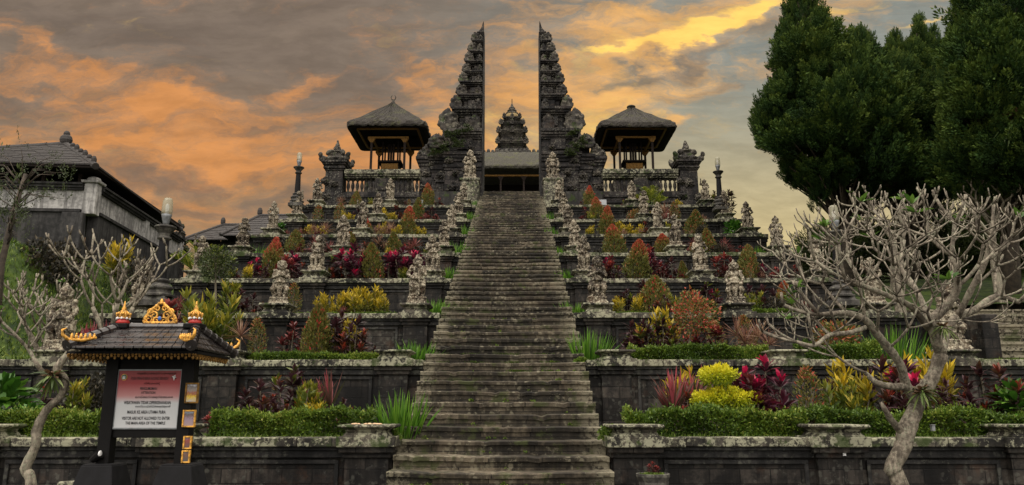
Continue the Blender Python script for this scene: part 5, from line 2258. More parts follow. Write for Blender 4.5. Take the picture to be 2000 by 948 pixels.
def p_broad(v):
    rs = np.random.RandomState(700 + v)
    n = 260
    D0 = rsph(rs, n)
    D0[:, 2] = np.abs(D0[:, 2])
    P = D0 * np.array([.42, .35, .62]) * (.5 + .5 * rs.rand(n))[:, None] + np.array([0, 0, .12])
    D = D0 + np.array([0, 0, -.2]) + rs.normal(size=(n, 3)) * .3
    V, Q = straps(P, D, .22 + .1 * rs.rand(n), .10, .35, rs, 4, (.3, .95, 1.0, .65, .04))
    return [('foliage', qmesh('foliage', [(V, Q, rs.rand(n) * .95)], MT['broad']))]


def p_palm(v):
    rs = np.random.RandomState(800 + v)
    parts = []
    g = G()
    for i in range(9):
        a = i * 2.4 + v
        el = 1.35 - .09 * i
        L = .78
        d = Vector((math.cos(a) * math.cos(el), math.sin(a) * math.cos(el) * .8, math.sin(el)))
        o = Vector((.05 * math.cos(a), .05 * math.sin(a), .12))
        pts = [o + d * (L * f) - Vector((0, 0, .22 * f * f * (1.5 - el * .6))) for f in (0, .2, .4, .6, .8, 1)]
        g.tube(pts, [.014, .012, .010, .008, .006, .003], 4)
        n = 34
        for sgn in (-1, 1):
            f = np.linspace(.25, 1, n)
            P = np.array([[np.interp(x, np.linspace(0, 1, 6), [p[k] for p in pts]) for k in range(3)] for x in f])
            side = np.array(d.cross(Vector((0, 0, 1))).normalized()) * sgn
            D = side + np.array(d) * .9 + np.array([0, 0, .15]) + rs.normal(size=(n, 3)) * .08
            V, Q = straps(P, D, .24 * np.sin(np.clip(f, 0, .97) * 3.0) + .05, .020, .12, rs)
            parts.append((V, Q, rs.rand(n) * .95))
    return [('fronds', qmesh('fronds', parts, MT['palm'])), ('rachis', g.mesh('rachis', MT['palm']))]


def p_ball(v, mat='olive', zc=.78, rr_=(.26, .26, .22), n=1500, L=.045, sparse=False):
    rs = np.random.RandomState(900 + v)
    D0 = rsph(rs, n)
    P = D0 * np.array(rr_) * (rs.rand(n) ** .33)[:, None] * (1 + .18 * np.sin(D0[:, :1] * 5 + v)) + np.array([0, 0, zc])
    D = D0 + rs.normal(size=(n, 3)) * .6 + np.array([0, 0, .4])
    V, Q = leaves(P, D, L * (.7 + .6 * rs.rand(n)), L * .5, rs)
    g = G()
    g.tube([(0, 0, -.05), (.012, 0, .3), (-.008, 0, .55), (0, 0, zc)], [.020, .017, .015, .008], 6)
    for i in range(16):
        a = i * 2.4
        z = zc - rr_[2] + i * .02
        g.tube([(0, 0, z), (rr_[0] * .7 * math.cos(a), rr_[0] * .7 * math.sin(a), z + .18)], [.008, .003], 4)
    return [('foliage', qmesh('foliage', [(V, Q, np.clip(rs.rand(n), 0, .98))], MT[mat])), ('stem', g.mesh('stem', MT['stem']))]


def p_thin(v):
    """slim open shrub with reddish tips"""
    rs = np.random.RandomState(950 + v)
    n = 650
    t = rs.rand(n)
    rad = .20 * np.sin((t * .9 + .1) * math.pi) ** .7
    a = rs.rand(n) * 6.283
    P = np.stack([rad * np.cos(a) * rs.rand(n) ** .5, rad * np.sin(a) * rs.rand(n) ** .5, .14 + .82 * t], 1)
    D = np.stack([np.cos(a), np.sin(a), 1.2 + 0 * a], 1) + rs.normal(size=(n, 3)) * .5
    V, Q = leaves(P, D, .05 + .03 * rs.rand(n), .024, rs)
    g = G()
    for i in range(5):
        a_ = i * 1.4
        g.tube([(0, 0, -.05), (.03 * math.cos(a_), .03 * math.sin(a_), .3), (.12 * math.cos(a_), .12 * math.sin(a_), .6 + .07 * i)], [.014, .010, .004], 5)
    T = np.clip(.1 + .5 * rs.rand(n) + (rs.rand(n) < .18 + .3 * (t > .8)) * .4, 0, .98)
    return [('foliage', qmesh('foliage', [(V, Q, T)], MT['cone_green'])), ('stem', g.mesh('stem', MT['stem']))]


def p_golden(v):
    rs = np.random.RandomState(970)
    parts = []
    for (x, z, rx, rz, n) in ((.0, .80, .26, .14, 1500), (-.16, .50, .30, .11, 1300), (.2, .46, .30, .12, 1300), (.04, .58, .22, .08, 500), (-.05, .28, .18, .03, 90)):
        D0 = rsph(rs, n)
        P = D0 * np.array([rx, rx * .85, rz]) * (rs.rand(n) ** .3)[:, None] * (1 + .15 * np.sin(D0[:, :1] * 7 + x * 9)) + np.array([x, 0, z])
        D = D0 + rs.normal(size=(n, 3)) * .6 + np.array([0, 0, .5])
        V, Q = leaves(P, D, .035 + .02 * rs.rand(n), .022, rs)
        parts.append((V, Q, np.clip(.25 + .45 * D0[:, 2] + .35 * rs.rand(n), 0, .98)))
    g = G()
    g.tube([(.06, 0, -.05), (.02, 0, .25), (.0, 0, .5), (0, 0, .75)], [.02, .016, .012, .006], 6)
    g.tube([(.03, 0, .2), (-.12, .02, .42), (-.16, 0, .5)], [.012, .010, .004], 5)
    g.tube([(.02, 0, .22), (.14, .02, .40), (.2, 0, .46)], [.012, .010, .004], 5)
    return [('foliage', qmesh('foliage', parts, MT['gold_leaf'])), ('stem', g.mesh('stem', MT['stem']))]


# kind: (builder, name, category, look, group, variants)
KINDS = {
    'cone': (lambda v: p_cone(v, False), 'cone_shrub', 'shrub', 'clipped olive-green cone shrub', 'cone-shaped shrubs on the terraces', 5),
    'cred': (lambda v: p_cone(v, True), 'cone_shrub', 'shrub', 'cone shrub with red young leaves', 'cone-shaped shrubs on the terraces', 5),
    'thin': (p_thin, 'slim_shrub', 'shrub', 'slim open shrub with reddish tips', 'slim shrubs on the terraces', 2),
    'tid': (lambda v: p_ti(v, 'ti_dark'), 'ti_plant', 'plant', 'dark purple ti plant', 'ti plants on the terraces', 3),
    'tim': (lambda v: p_ti(v + 10, 'ti_magenta'), 'ti_plant', 'plant', 'ti plant with magenta crown leaves', 'ti plants on the terraces', 3),
    'tir': (lambda v: p_ti(v + 20, 'ti_red'), 'ti_plant', 'plant', 'reddish bronze ti plant', 'ti plants on the terraces', 3),
    'tix': (lambda v: p_ti(v + 30, 'ti_mixed'), 'ti_plant', 'plant', 'ti plant mixing lime and purple leaves', 'ti plants on the terraces', 3),
    'cro': (lambda v: p_croton(v), 'croton', 'shrub', 'yellow-leaved croton', 'crotons on the terraces', 3),
    'crg': (lambda v: p_croton(v + 5, 'croton_gr'), 'croton', 'shrub', 'green and yellow croton', 'crotons on the terraces', 2),
    'spk': (lambda v: p_spiky(v), 'dracaena', 'plant', 'spiky tan-pink dracaena', 'spiky dracaenas on the terraces', 3),
    'spr': (lambda v: p_spiky(v + 4, 'spiky_red'), 'dracaena', 'plant', 'spiky dark red dracaena', 'spiky dracaenas on the terraces', 2),
    'iri': (lambda v: p_iris(v), 'iris_clump', 'plant', 'clump of bright green sword leaves', 'sword-leaf clumps on the terraces', 3),
    'irw': (lambda v: p_iris(v, wide=.9, n=150, w_=.035), 'iris_clump', 'plant', 'wide low clump of green sword leaves', 'sword-leaf clumps on the terraces', 1),
    'flx': (p_flax, 'flax_plant', 'plant', 'tall flax with red-pink sword leaves', 'red flax plants', 3),
    'brd': (p_broad, 'broadleaf_bush', 'shrub', 'glossy broad-leaved green bush', 'broad-leaved bushes', 1),
    'plm': (p_palm, 'young_palm', 'palm', 'young palm with upright yellow-green fronds', 'young palms', 2),
    'bal': (lambda v: p_ball(v), 'round_headed_tree', 'tree', 'small round-headed tree on a thin stem', 'small round-headed trees', 2),
    'rnd': (lambda v: p_ball(v + 5, 'cone_green', .52, (.42, .40, .42), 1500, .085), 'round_bush', 'shrub', 'round rusty-green bush', 'round bushes', 1),
    'blt': (lambda v: p_ball(v + 7, 'cone_green', .66, (.30, .28, .30), 2000, .042), 'round_headed_tree', 'tree', 'thin-stemmed tree with bronze-green crown', 'small round-headed trees', 1),
    'gld': (p_golden, 'golden_duranta', 'shrub', 'bright yellow-lime cloud-pruned shrub', 'yellow shrubs', 1),
    'drk': (lambda v: p_ball(v + 9, 'shrubdark', .50, (.50, .40, .45), 1300, .09), 'dark_shrub', 'shrub', 'dark purple-brown leafy shrub', 'dark shrubs', 2),
}
# (kind, px, level 1-8, top py, bottom py or None, depth behind the wall face)
PL = [
    # left, lowest terrace
    ('tid', 517, 1, 735, None, 1.5), ('tid', 552, 1, 738, None, 1.3), ('tix', 578, 1, 705, None, 2.4), ('tid', 538, 1, 765, None, 1.9), ('crg', 598, 1, 740, None, 1.3), ('cro', 606, 1, 775, None, 1.1),
    ('flx', 655, 1, 702, None, 1.5), ('tid', 632, 1, 768, None, 2.2), ('tid', 673, 1, 775, None, 2.0), ('iri', 786, 1, 750, None, 1.0), ('tir', 411, 1, 800, None, .9),
    ('crg', 158, 1, 735, None, 1.8), ('drk', 190, 1, 730, None, 2.2), ('brd', 12, 1, 700, None, 1.6), ('brd', 60, 1, 770, None, 1.0), ('tid', 110, 1, 745, None, 2.3),
    # left, second
    ('cone', 623, 2, 592, None, 1.0), ('tir', 573, 2, 624, None, 1.2), ('tid', 664, 2, 603, None, 1.3), ('cro', 677, 2, 618, None, 1.5), ('tid', 694, 2, 612, None, 1.0), ('tid', 708, 2, 655, None, 1.6), ('spk', 474, 2, 610, None, 1.2),
    ('thin', 508, 2, 618, None, 1.6), ('iri', 813, 2, 658, None, .8), ('crg', 408, 2, 560, None, 1.4), ('crg', 380, 2, 585, None, 1.0), ('spr', 350, 2, 590, None, 1.8), ('crg', 432, 2, 600, None, 2.0), ('flx', 188, 2, 612, None, 1.5), ('flx', 212, 2, 618, None, 1.3), ('tir', 336, 2, 578, None, 1.1),
    # left, third
    ('cro', 638, 3, 566, None, 1.0), ('cro', 672, 3, 560, None, 1.3), ('cro', 705, 3, 556, None, 1.1), ('cro', 733, 3, 552, None, 1.4), ('cro', 752, 3, 575, None, 1.0), ('thin', 577, 3, 552, None, 1.3), ('tid', 470, 3, 560, None, 1.5), ('tid', 495, 3, 570, None, 1.9),
    ('bal', 431, 3, 484, None, .8), ('iri', 848, 3, 576, None, .8), ('iri', 375, 3, 578, None, 1.0), ('crg', 455, 3, 545, None, 2.4),
    # left, fourth
    ('cred', 534, 4, 462, None, 1.4), ('cone', 730, 4, 474, None, 1.1), ('tim', 696, 4, 470, None, 1.6), ('tim', 706, 4, 492, None, 1.0), ('tim', 762, 4, 485, None, 1.5), ('tim', 785, 4, 476, None, 1.1), ('tim', 806, 4, 484, None, 1.7), ('tid', 772, 4, 505, None, 2.0), ('tid', 820, 4, 500, None, 2.2),
    ('tim', 500, 4, 500, None, 1.2), ('tim', 572, 4, 485, None, 1.6), ('tir', 560, 4, 496, None, 1.0), ('tix', 645, 4, 498, None, 1.3), ('tid', 661, 4, 500, None, 1.5), ('plm', 405, 4, 448, None, .9), ('iri', 871, 4, 514, None, .8), ('tid', 588, 4, 510, None, 2.0), ('tid', 520, 4, 515, None, .8),
    # left, fifth
    ('cone', 580, 5, 446, None, 1.2), ('cone', 684, 5, 452, None, 1.2), ('cone', 772, 5, 452, None, 1.2), ('drk', 557, 5, 465, None, 1.7), ('drk', 622, 5, 466, None, 1.5), ('tid', 700, 5, 455, None, 1.6), ('spr', 622, 5, 455, None, .9), ('spk', 744, 5, 450, None, 1.7), ('spr', 808, 5, 455, None, 1.2), ('drk', 800, 5, 465, None, 1.9), ('drk', 742, 5, 466, None, 1.9),
    ('iri', 892, 5, 466, None, .8), ('irw', 492, 5, 474, None, 1.0), ('spr', 645, 5, 466, None, 1.4),
    # left, sixth
    ('spk', 614, 6, 432, None, 1.0), ('spk', 640, 6, 428, None, 1.4), ('spk', 740, 6, 432, None, 1.0), ('spk', 765, 6, 426, None, 1.4), ('cro', 600, 6, 438, None, 1.5), ('cro', 632, 6, 436, None, 1.9), ('cred', 795, 6, 402, None, 1.2), ('cred', 714, 6, 425, None, 1.1), ('cro', 749, 6, 434, None, 1.8), ('cro', 775, 6, 438, None, .9), ('cro', 829, 6, 442, None, 1.0), ('cro', 810, 6, 436, None, 1.6),
    ('brd', 544, 6, 426, None, 1.0), ('iri', 905, 6, 437, None, .8), ('drk', 657, 6, 445, None, 1.8),
    # left, seventh and eighth
    ('thin', 622, 7, 400, None, 1.3), ('thin', 664, 7, 396, None, 1.3), ('cro', 748, 7, 404, None, 1.0), ('cro', 768, 7, 412, None, 1.4), ('cone', 815, 7, 384, None, 1.2), ('iri', 912, 7, 409, None, .8), ('tid', 775, 7, 400, None, 2.0), ('tid', 842, 7, 402, None, 1.4), ('tid', 700, 7, 405, None, 1.8),
    ('cone', 694, 8, 371, None, 1.0), ('spk', 668, 8, 380, None, 1.0), ('cred', 838, 8, 357, None, .9), ('tid', 858, 8, 385, None, 1.3), ('iri', 918, 8, 388, None, .6),
    # right, lowest
    ('flx', 1313, 1, 705, None, 1.5), ('flx', 1350, 1, 695, None, 1.8), ('cro', 1335, 1, 715, None, 2.4), ('gld', 1408, 1, 704, None, 1.2), ('tim', 1448, 1, 708, None, 1.9), ('tim', 1485, 1, 686, None, 1.5), ('tir', 1465, 1, 722, None, 1.3), ('tid', 1385, 1, 745, None, 2.3), ('tid', 1505, 1, 740, None, 2.2), ('tid', 1340, 1, 760, None, 1.2),
    ('thin', 1572, 1, 713, None, 1.2), ('cro', 1655, 1, 692, None, 1.6), ('crg', 1648, 1, 735, None, 1.2), ('tid', 1618, 1, 737, None, 1.7), ('tid', 1715, 1, 690, None, 1.8), ('tid', 1740, 1, 710, None, 1.4), ('tim', 1772, 1, 692, None, 1.7), ('tid', 1850, 1, 735, None, 1.5), ('tid', 1925, 1, 700, None, 1.8), ('tid', 1950, 1, 704, None, 1.4), ('brd', 1985, 1, 715, None, 1.2), ('cro', 1768, 1, 680, None, 2.5), ('cro', 1800, 1, 678, None, 2.4),
    # right, second
    ('iri', 1150, 2, 632, None, .8), ('blt', 1337, 2, 563, None, .9), ('tid', 1222, 2, 622, None, 1.5), ('tix', 1258, 2, 618, None, 1.4), ('tix', 1292, 2, 610, None, 1.3), ('cro', 1290, 2, 597, None, 2.2), ('tir', 1318, 2, 632, None, 1.7), ('tir', 1376, 2, 622, None, 1.4), ('tix', 1352, 2, 640, None, 1.9), ('spk', 1436, 2, 608, None, 1.4), ('spk', 1484, 2, 612, None, 1.5), ('thin', 1460, 2, 615, None, 2.0),
    ('rnd', 1630, 2, 622, None, 1.4), ('irw', 1738, 2, 615, None, 1.3), ('thin', 1395, 2, 625, None, 2.2),
    # right, third
    ('iri', 1124, 3, 584, None, .8), ('cro', 1206, 3, 575, None, 1.2), ('cro', 1240, 3, 572, None, 1.3), ('tix', 1222, 3, 560, None, 1.7), ('tid', 1250, 3, 545, None, 1.9), ('cone', 1277, 3, 535, None, 1.3), ('crg', 1307, 3, 572, None, 1.2), ('tix', 1375, 3, 548, None, 1.5), ('tid', 1365, 3, 566, None, 1.1), ('tim', 1392, 3, 560, None, 1.9), ('crg', 1472, 3, 568, None, 1.2), ('tid', 1490, 3, 552, None, 1.8), ('cred', 1530, 3, 548, None, 1.3), ('tid', 1458, 3, 552, None, 2.2), ('tid', 1340, 3, 570, None, 2.0),
    # right, fourth
    ('iri', 1106, 4, 521, None, .8), ('tir', 1192, 4, 494, None, 1.3), ('cred', 1238, 4, 467, None, 1.1), ('tim', 1180, 4, 500, None, 1.8), ('tim', 1270, 4, 488, None, 1.5), ('tir', 1290, 4, 510, None, 1.2), ('cone', 1335, 4, 509, None, 1.1), ('tir', 1410, 4, 490, None, 1.3), ('tir', 1425, 4, 498, None, 1.8), ('cone', 1457, 4, 475, None, 1.2), ('tim', 1485, 4, 512, None, 1.0), ('tid', 1310, 4, 500, None, 1.9), ('tix', 1240, 4, 530, None, .75), ('tid', 1168, 4, 505, None, 1.0),
    ('tir', 1262, 4, 482, None, 2.2), ('tid', 1395, 4, 512, None, 1.0),
    # right, fifth
    ('iri', 1094, 5, 478, None, .8), ('cred', 1200, 5, 436, None, 1.1), ('cred', 1298, 5, 455, None, 1.1), ('spr', 1355, 5, 457, None, 1.2), ('cone', 1383, 5, 444, None, 1.3), ('spr', 1414, 5, 460, None, 1.2), ('irw', 1484, 5, 476, None, 1.0), ('tid', 1318, 5, 470, None, 1.6), ('drk', 1170, 5, 485, None, 1.4), ('tid', 1284, 5, 468, None, 1.6), ('tir', 1265, 5, 475, None, 1.2), ('spr', 1340, 5, 470, None, 1.8),
    # right, sixth
    ('cred', 1181, 6, 402, None, 1.1), ('cro', 1212, 6, 430, None, 1.2), ('cro', 1228, 6, 434, None, 1.6), ('spk', 1250, 6, 440, None, .9), ('tid', 1264, 6, 430, None, 1.6), ('crg', 1302, 6, 432, None, 1.3), ('cone', 1353, 6, 408, None, 1.2), ('brd', 1434, 6, 420, None, 1.0), ('cro', 1152, 6, 440, None, 1.1), ('cro', 1245, 6, 436, None, 2.0), ('iri', 1082, 6, 441, None, .8), ('drk', 1280, 6, 440, None, 1.9),
    # right, seventh and eighth
    ('cred', 1167, 7, 384, None, 1.1), ('crg', 1155, 7, 412, None, .9), ('rnd', 1240, 7, 407, None, 1.1), ('spk', 1284, 7, 395, None, 1.2), ('spk', 1300, 7, 390, None, 1.5), ('thin', 1319, 7, 394, None, 1.2), ('iri', 1076, 7, 412, None, .8), ('crg', 1268, 7, 414, None, 1.0), ('tir', 1143, 7, 402, None, 1.5),
    ('cred', 1149, 8, 362, None, 1.0), ('plm', 1268, 8, 352, None, .9), ('spk', 1282, 8, 385, None, 1.1), ('tix', 1396, 8, 370, None, 1.0), ('tix', 1424, 8, 368, None, 1.2), ('tid', 1220, 8, 390, None, 1.1),
]
items = []
rs_ = random.Random(21)
rf = random.Random(77)
for lv in range(3, 9):          # smaller plants between the larger ones
    for s_ in (-1, 1):
        for q in range(6 if lv > 3 else 4):
            xx = s_ * rf.uniform(2.5, 7.9)
            Y = YK[lv - 1] + rf.uniform(.65, .95)
            px_ = 1007.6 + (xx - .205) * F / Y
            kd = rf.choice(('tir', 'tid', 'spk', 'crg', 'thin', 'tix', 'tir', 'cro', 'spr', 'drk'))
            hh = rf.uniform(.38, .62)
            PL.append((kd, px_, lv, ('h', hh), None, Y - YK[lv - 1]))
for kd, px_, lv, pyt, pyb, dy in PL:
    Y = YK[lv - 1] + dy
    z0 = ZK[lv - 1] - .04
    if isinstance(pyt, tuple):
        top = at(px_, 500, Y)
        h = pyt[1]
    else:
        top = at(px_, pyt, Y)
        h = top.z - z0
    items.append(dict(k=kd, x=top.x, y=Y, z=z0, h=max(h, .12), lv=lv, s=-1 if top.x < 0 else 1))
from collections import defaultdict
grp = defaultdict(list)
for it in items:
    grp[(KINDS[it['k']][3], it['lv'], it['s'])].append(it)
for (look, lv, s_), lst in grp.items():
    lst.sort(key=lambda i: abs(i['x']))
    sd = 'left' if s_ < 0 else 'right'
    tn = 'lowest terrace' if lv == 1 else ('top terrace' if lv == 8 else f'{ORD[lv - 1]} terrace up')
    for i, it in enumerate(lst):
        if len(lst) == 1:
            it['lab'] = f'{look}, {tn}, {sd} of the stairs'
        else:
            nth = 'nearest the stairs' if i == 0 else ('farthest from the stairs' if i == len(lst) - 1 else f'{["", "second", "third", "fourth", "fifth", "sixth", "seventh", "eighth", "ninth", "tenth", "eleventh", "twelfth", "thirteenth"][i]} from the stairs')
            it['lab'] = f'{look}, {tn}, {sd} side, {nth}'
protos = {}
cnt = defaultdict(int)
for it in items:
    bld, nm, cat, look, gp, nv = KINDS[it['k']]
    v = cnt[it['k']] % nv
    cnt[it['k']] += 1
    rz = rs_.uniform(0, 6.28)
    tl_ = (rs_.gauss(0, .05), rs_.gauss(0, .06))
    loc = (it['x'], it['y'], it['z'])
    sx = it['h'] * rs_.uniform(.92, 1.08)
    if it['k'] in ('iri',):
        sx = min(sx * 1.25, .75)
    if it['k'] in ('cone', 'cred'):
        sx *= rs_.uniform(.68, .86)
    if it['k'] == 'irw':
        sx = .75
        rz = 0
    if it['k'] == 'iri':
        rz = rs_.choice((0, math.pi))
    if it['k'] == 'gld':
        rz = 0
    sc = (sx, sx, it['h'])
    if (it['k'], v) not in protos:
        t = thing(nm, it['lab'], cat, loc, gp, rz)
        t.scale = sc
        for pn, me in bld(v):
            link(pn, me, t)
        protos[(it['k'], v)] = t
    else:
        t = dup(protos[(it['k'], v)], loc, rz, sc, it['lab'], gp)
    t.rotation_euler = (tl_[0], tl_[1], rz)


# ------------------------------------------------------------------ hedges and short grass
def hedge(x0, x1, y0, y1, z, h, label, dens=5200, seed=1):
    if x0 > x1:
        x0, x1 = x1, x0
    rs = np.random.RandomState(seed)
    n = int(dens * (x1 - x0) * (h / .35 + .5) * .8)
    P = rs.rand(n, 3)
    face = rs.rand(n)
    px_ = x0 + (x1 - x0) * P[:, 0]
    top = h * (1 + .10 * np.sin(px_ * 3.1 + seed) + .07 * np.sin(px_ * 9.7 + 2 * seed) + .05 * np.sin(px_ * 23))
    yy = np.where(face < .45, y0 + rs.rand(n) * .07, y0 + (y1 - y0) * P[:, 1])
    zz = np.where(face < .45, P[:, 2], .80 + .22 * P[:, 2]) * top
    yy = yy + .05 * np.sin(px_ * 5 + zz * 9) - .10 * (1 - (zz / h)) * (face < .45) * 0
    ends = rs.rand(n) < .1
    px_ = np.where(ends, np.where(rs.rand(n) < .5, x0 + .05 * rs.rand(n), x1 - .05 * rs.rand(n)), px_)
    hole = np.sin(px_ * 7.3 + seed) * np.sin(zz * 21 + px_ * 3.7) + rs.normal(size=n) * .25
    zz = np.where((rs.rand(n) < .03), zz * 1.14 + .02, zz)
    yy = np.where(hole > .62, yy + .07, yy)
    C = np.stack([px_, yy, zz], 1)
    D = rs.normal(size=(n, 3)) * .7 + np.stack([0 * px_, np.where(face < .45, -.7, -.1), np.where(face < .45, .5, 1.0)], 1)
    V, Q = leaves(C, D, .045 + .025 * rs.rand(n), .024, rs)
    t = thing('hedge', label, 'hedge', ((x0 + x1) / 2, y0, z), 'clipped hedges along the terraces')
    V = V - np.array([(x0 + x1) / 2, y0, 0])
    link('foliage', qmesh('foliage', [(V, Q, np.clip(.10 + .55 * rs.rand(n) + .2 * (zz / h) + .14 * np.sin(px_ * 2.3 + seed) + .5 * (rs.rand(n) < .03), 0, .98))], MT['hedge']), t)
    g = G()
    nx = int((x1 - x0) / .25)
    for i in range(nx):
        x = -(x1 - x0) / 2 + (i + .5) * .25
        g.tube([(x, .2, -.05), (x + .05, .15, h * .45), (x - .02, .1, h * .8)], [.010, .008, .004], 4)
        g.tube([(x, .2, h * .1), (x + .12, .3, h * .7)], [.008, .004], 4)
    g.obj('twigs', MT['bark2'], t)


def hx(pa, pb, lv, dy):
    return at(pa, 700, YK[lv - 1] + dy).x, at(pb, 700, YK[lv - 1] + dy).x


HD = [(423, 727, 1, .50, 1.0, .36, 'thick clipped hedge on the lowest terrace between kiosk and stairs'),
      (-60, 200, 1, .55, 1.05, .34, 'clipped hedge on the lowest terrace at the far left edge'),
      (1222, 1565, 1, .50, 1.0, .38, 'thick clipped hedge on the lowest terrace, first one right of stairs'),
      (1588, 1910, 1, .55, 1.05, .36, 'clipped hedge on the lowest terrace behind the frangipani trunk'),
      (1922, 2090, 1, .55, 1.05, .34, 'clipped hedge on the lowest terrace at the far right edge'),
      (440, 738, 2, .45, .80, .17, 'low hedge on the second terrace left of the stairs'),
      (1232, 1500, 2, .45, .85, .30, 'hedge on the second terrace, first one right of the stairs'),
      (1575, 1720, 2, .6, 1.2, .36, 'dark hedge on the second terrace behind the bare branches'),
      (455, 790, 3, .40, .62, .07, 'thin mossy green edging on the third terrace left of the stairs'),
      (1190, 1270, 3, .40, .62, .08, 'thin green edging on third terrace next to right inner statue'),
      (1325, 1425, 3, .40, .75, .16, 'short low hedge on the third terrace left of the right middle statue'),
      (1455, 1570, 3, .40, .75, .14, 'short low hedge on the third terrace right of the right middle statue'),
      (1330, 1480, 4, .40, .6, .07, 'thin green edging on the fourth terrace, right side')]
for i, (pa, pb, lv, d0, d1, h, lab) in enumerate(HD):
    a_, b_ = hx(pa, pb, lv, d0)
    hedge(a_, b_, YK[lv - 1] + d0, YK[lv - 1] + d1, ZK[lv - 1] - .04, h, lab, seed=i + 3)


def grass_patch(name, rects, dens, hh, seed, mat='grass', label='short green grass and weeds growing along the terrace edges'):
    rs = np.random.RandomState(seed)
    parts = []
    for (x0, x1, y0, y1, zf) in rects:
        n = int(abs(x1 - x0) * (y1 - y0) * dens)
        x = x0 + (x1 - x0) * rs.rand(n)
        y = y0 + (y1 - y0) * rs.rand(n)
        z = zf(x, y) if callable(zf) else np.full(n, zf)
        P = np.stack([x, y, z], 1)
        D = np.stack([rs.normal(size=n) * .5, rs.normal(size=n) * .5 - .2, np.ones(n)], 1)
        V, Q = leaves(P, D, hh * (.5 + rs.rand(n)), hh * .22, rs, .05)
        parts.append((V, Q, rs.rand(n) * .95))
    me = qmesh(name, parts, MT[mat])
    o = link(name, me)
    o['label'] = label
    o['category'] = 'grass'
    struct(o, 'stuff')
    return o


rects = []
for k in range(8):
    for s in (-1, 1):
        rects.append((s * 1.56, s * (XOUT[k] - .5), YK[k] + .36, YK[k] + (.72 if k < 3 else .6), ZK[k] - .035))
grass_patch('edge_grass', rects, 900, .075, 5)
grass_patch('lawn_grass', [(9.4, 15, 14.9, 15.6, ZK[1] + .01), (9.4, 20, 19.5, 20.7, ZK[1] + .01)], 900, .07, 6, label='lawn of short green grass beside the far right steps')

# grass on the left mound, ferny and soft
def zs_(x, y):
    return np.array([mound(a, b) for a, b in zip(x, y)])


grass_patch('mound_grass', [(-16, -9.4, 15.4, 21.8, zs_)], 420, .12, 7, 'hedge', label='soft green growth covering the mound at far left')

# small weeds rooted in the joints of the steps
rs = np.random.RandomState(77)
parts = []
for i in range(150):
    st_ = int(rs.rand() ** 1.4 * NST)
    row = rs.rand() < .25
    x = rs.uniform(-1.45, 1.45)
    y = SY0 + TR * st_ - .035
    z = SZ0 + RZ * st_ + .01
    n = rs.randint(6, 26)
    sz = rs.uniform(.018, .045)
    D0 = rsph(rs, n)
    D0[:, 1] -= .5
    D0[:, 2] = np.abs(D0[:, 2])
    P = np.tile([x, y, z], (n, 1)) + D0 * sz * .6
    V, Q = leaves(P, D0, sz, sz * .6, rs, .05)
    parts.append((V, Q, rs.rand(n) * .95))
for st_, xa_, xb_ in ((13, -1.3, 1.3), (14, -1.4, 1.2), (12, -.2, .9)):     # the mossy worn joint halfway up the lower flight
    n = 1300
    x = rs.uniform(xa_, xb_, n)
    x = x[np.sin(x * 9 + st_) + rs.normal(size=n) * .5 > .4]
    n = len(x)
    P = np.stack([x, np.full(n, SY0 + TR * st_ - .02), SZ0 + RZ * st_ + rs.rand(n) * .04], 1)
    D = rs.normal(size=(n, 3)) * .5 + np.array([0, -1, .8])
    V, Q = leaves(P, D, .022, .014, rs, .05)
    parts.append((V, Q, rs.rand(n) * .8))
me = qmesh('step_weeds', parts, MT['grass'])
o = link('step_weeds', me)
o['label'] = 'tiny green weeds rooted in the joints of the stone steps'
o['category'] = 'weeds'
struct(o, 'stuff')

# leafy weeds beside the lower stair edges
for i, (px_, py_, lv, dy, h, lab) in enumerate([(1188, 835, 1, .25, .26, 'leafy green weeds beside the right stair edge on the lowest terrace'), (765, 838, 1, .3, .16, 'leafy green weeds beside the left stair edge on the lowest terrace'),
                                               (1135, 697, 2, .3, .10, 'creeping green weeds beside right stair edge on second terrace'), (1365, 944, 0, 0, .5, 'low fern growing at the foot of the right retaining wall')]):
    rs = np.random.RandomState(60 + i)
    Y = (YK[lv - 1] + dy) if lv else 10.4
    c = at(px_, py_, Y)
    z0 = ZK[lv - 1] - .03 if lv else 0.0
    H_ = max(h, (c.z + .05 - z0) if not lv else h)
    n = 260 if lv else 500
    D0 = rsph(rs, n)
    D0[:, 2] = np.abs(D0[:, 2])
    P = D0 * np.array([.14 if lv else .26, .12, H_ * .8]) * (rs.rand(n) ** .4)[:, None]
    V, Q = leaves(P, D0 + rs.normal(size=(n, 3)) * .4, .05, .035, rs, .06)
    t = thing('weed_clump', lab, 'plant', (c.x, Y, z0))
    link('foliage', qmesh('foliage', [(V, Q, rs.rand(n) * .9)], MT['grass']), t)

# bowl with a small red plant in front of the right wall
p = at(1275, 925, 10.2)
t = thing('stone_planter', 'round stone bowl planter on a pedestal in front of the right wall', 'planter', (p.x, 10.2, 0))
g = G()
zt_ = p.z
g.lathe([(.20, 0), (.20, .06), (.13, .12), (.12, zt_ - .22), (.17, zt_ - .20), (.18, zt_ - .16), (.185, zt_ - .10), (.215, zt_ - .035), (.215, zt_), (.19, zt_), (.18, zt_ - .04), (.02, zt_ - .04)], 0, 0, 24)
g.obj('bowl', MT['pot'], t, smooth=False, bevel=.004)
t2 = dup(protos[('tir', 0)], (p.x, 10.2, zt_ - .06), 0.4, (.22, .22, .22), 'small coppery red plant growing in the stone bowl', 'potted plants')
rs = np.random.RandomState(5)
n = 160
a = rs.rand(n) * 6.283
P = np.stack([.15 * np.cos(a) * rs.rand(n), .15 * np.sin(a) * rs.rand(n), np.full(n, zt_ - .03)], 1)
V, Q = leaves(P, rs.normal(size=(n, 3)) * .5 + np.array([0, 0, 1]), .05, .03, rs)
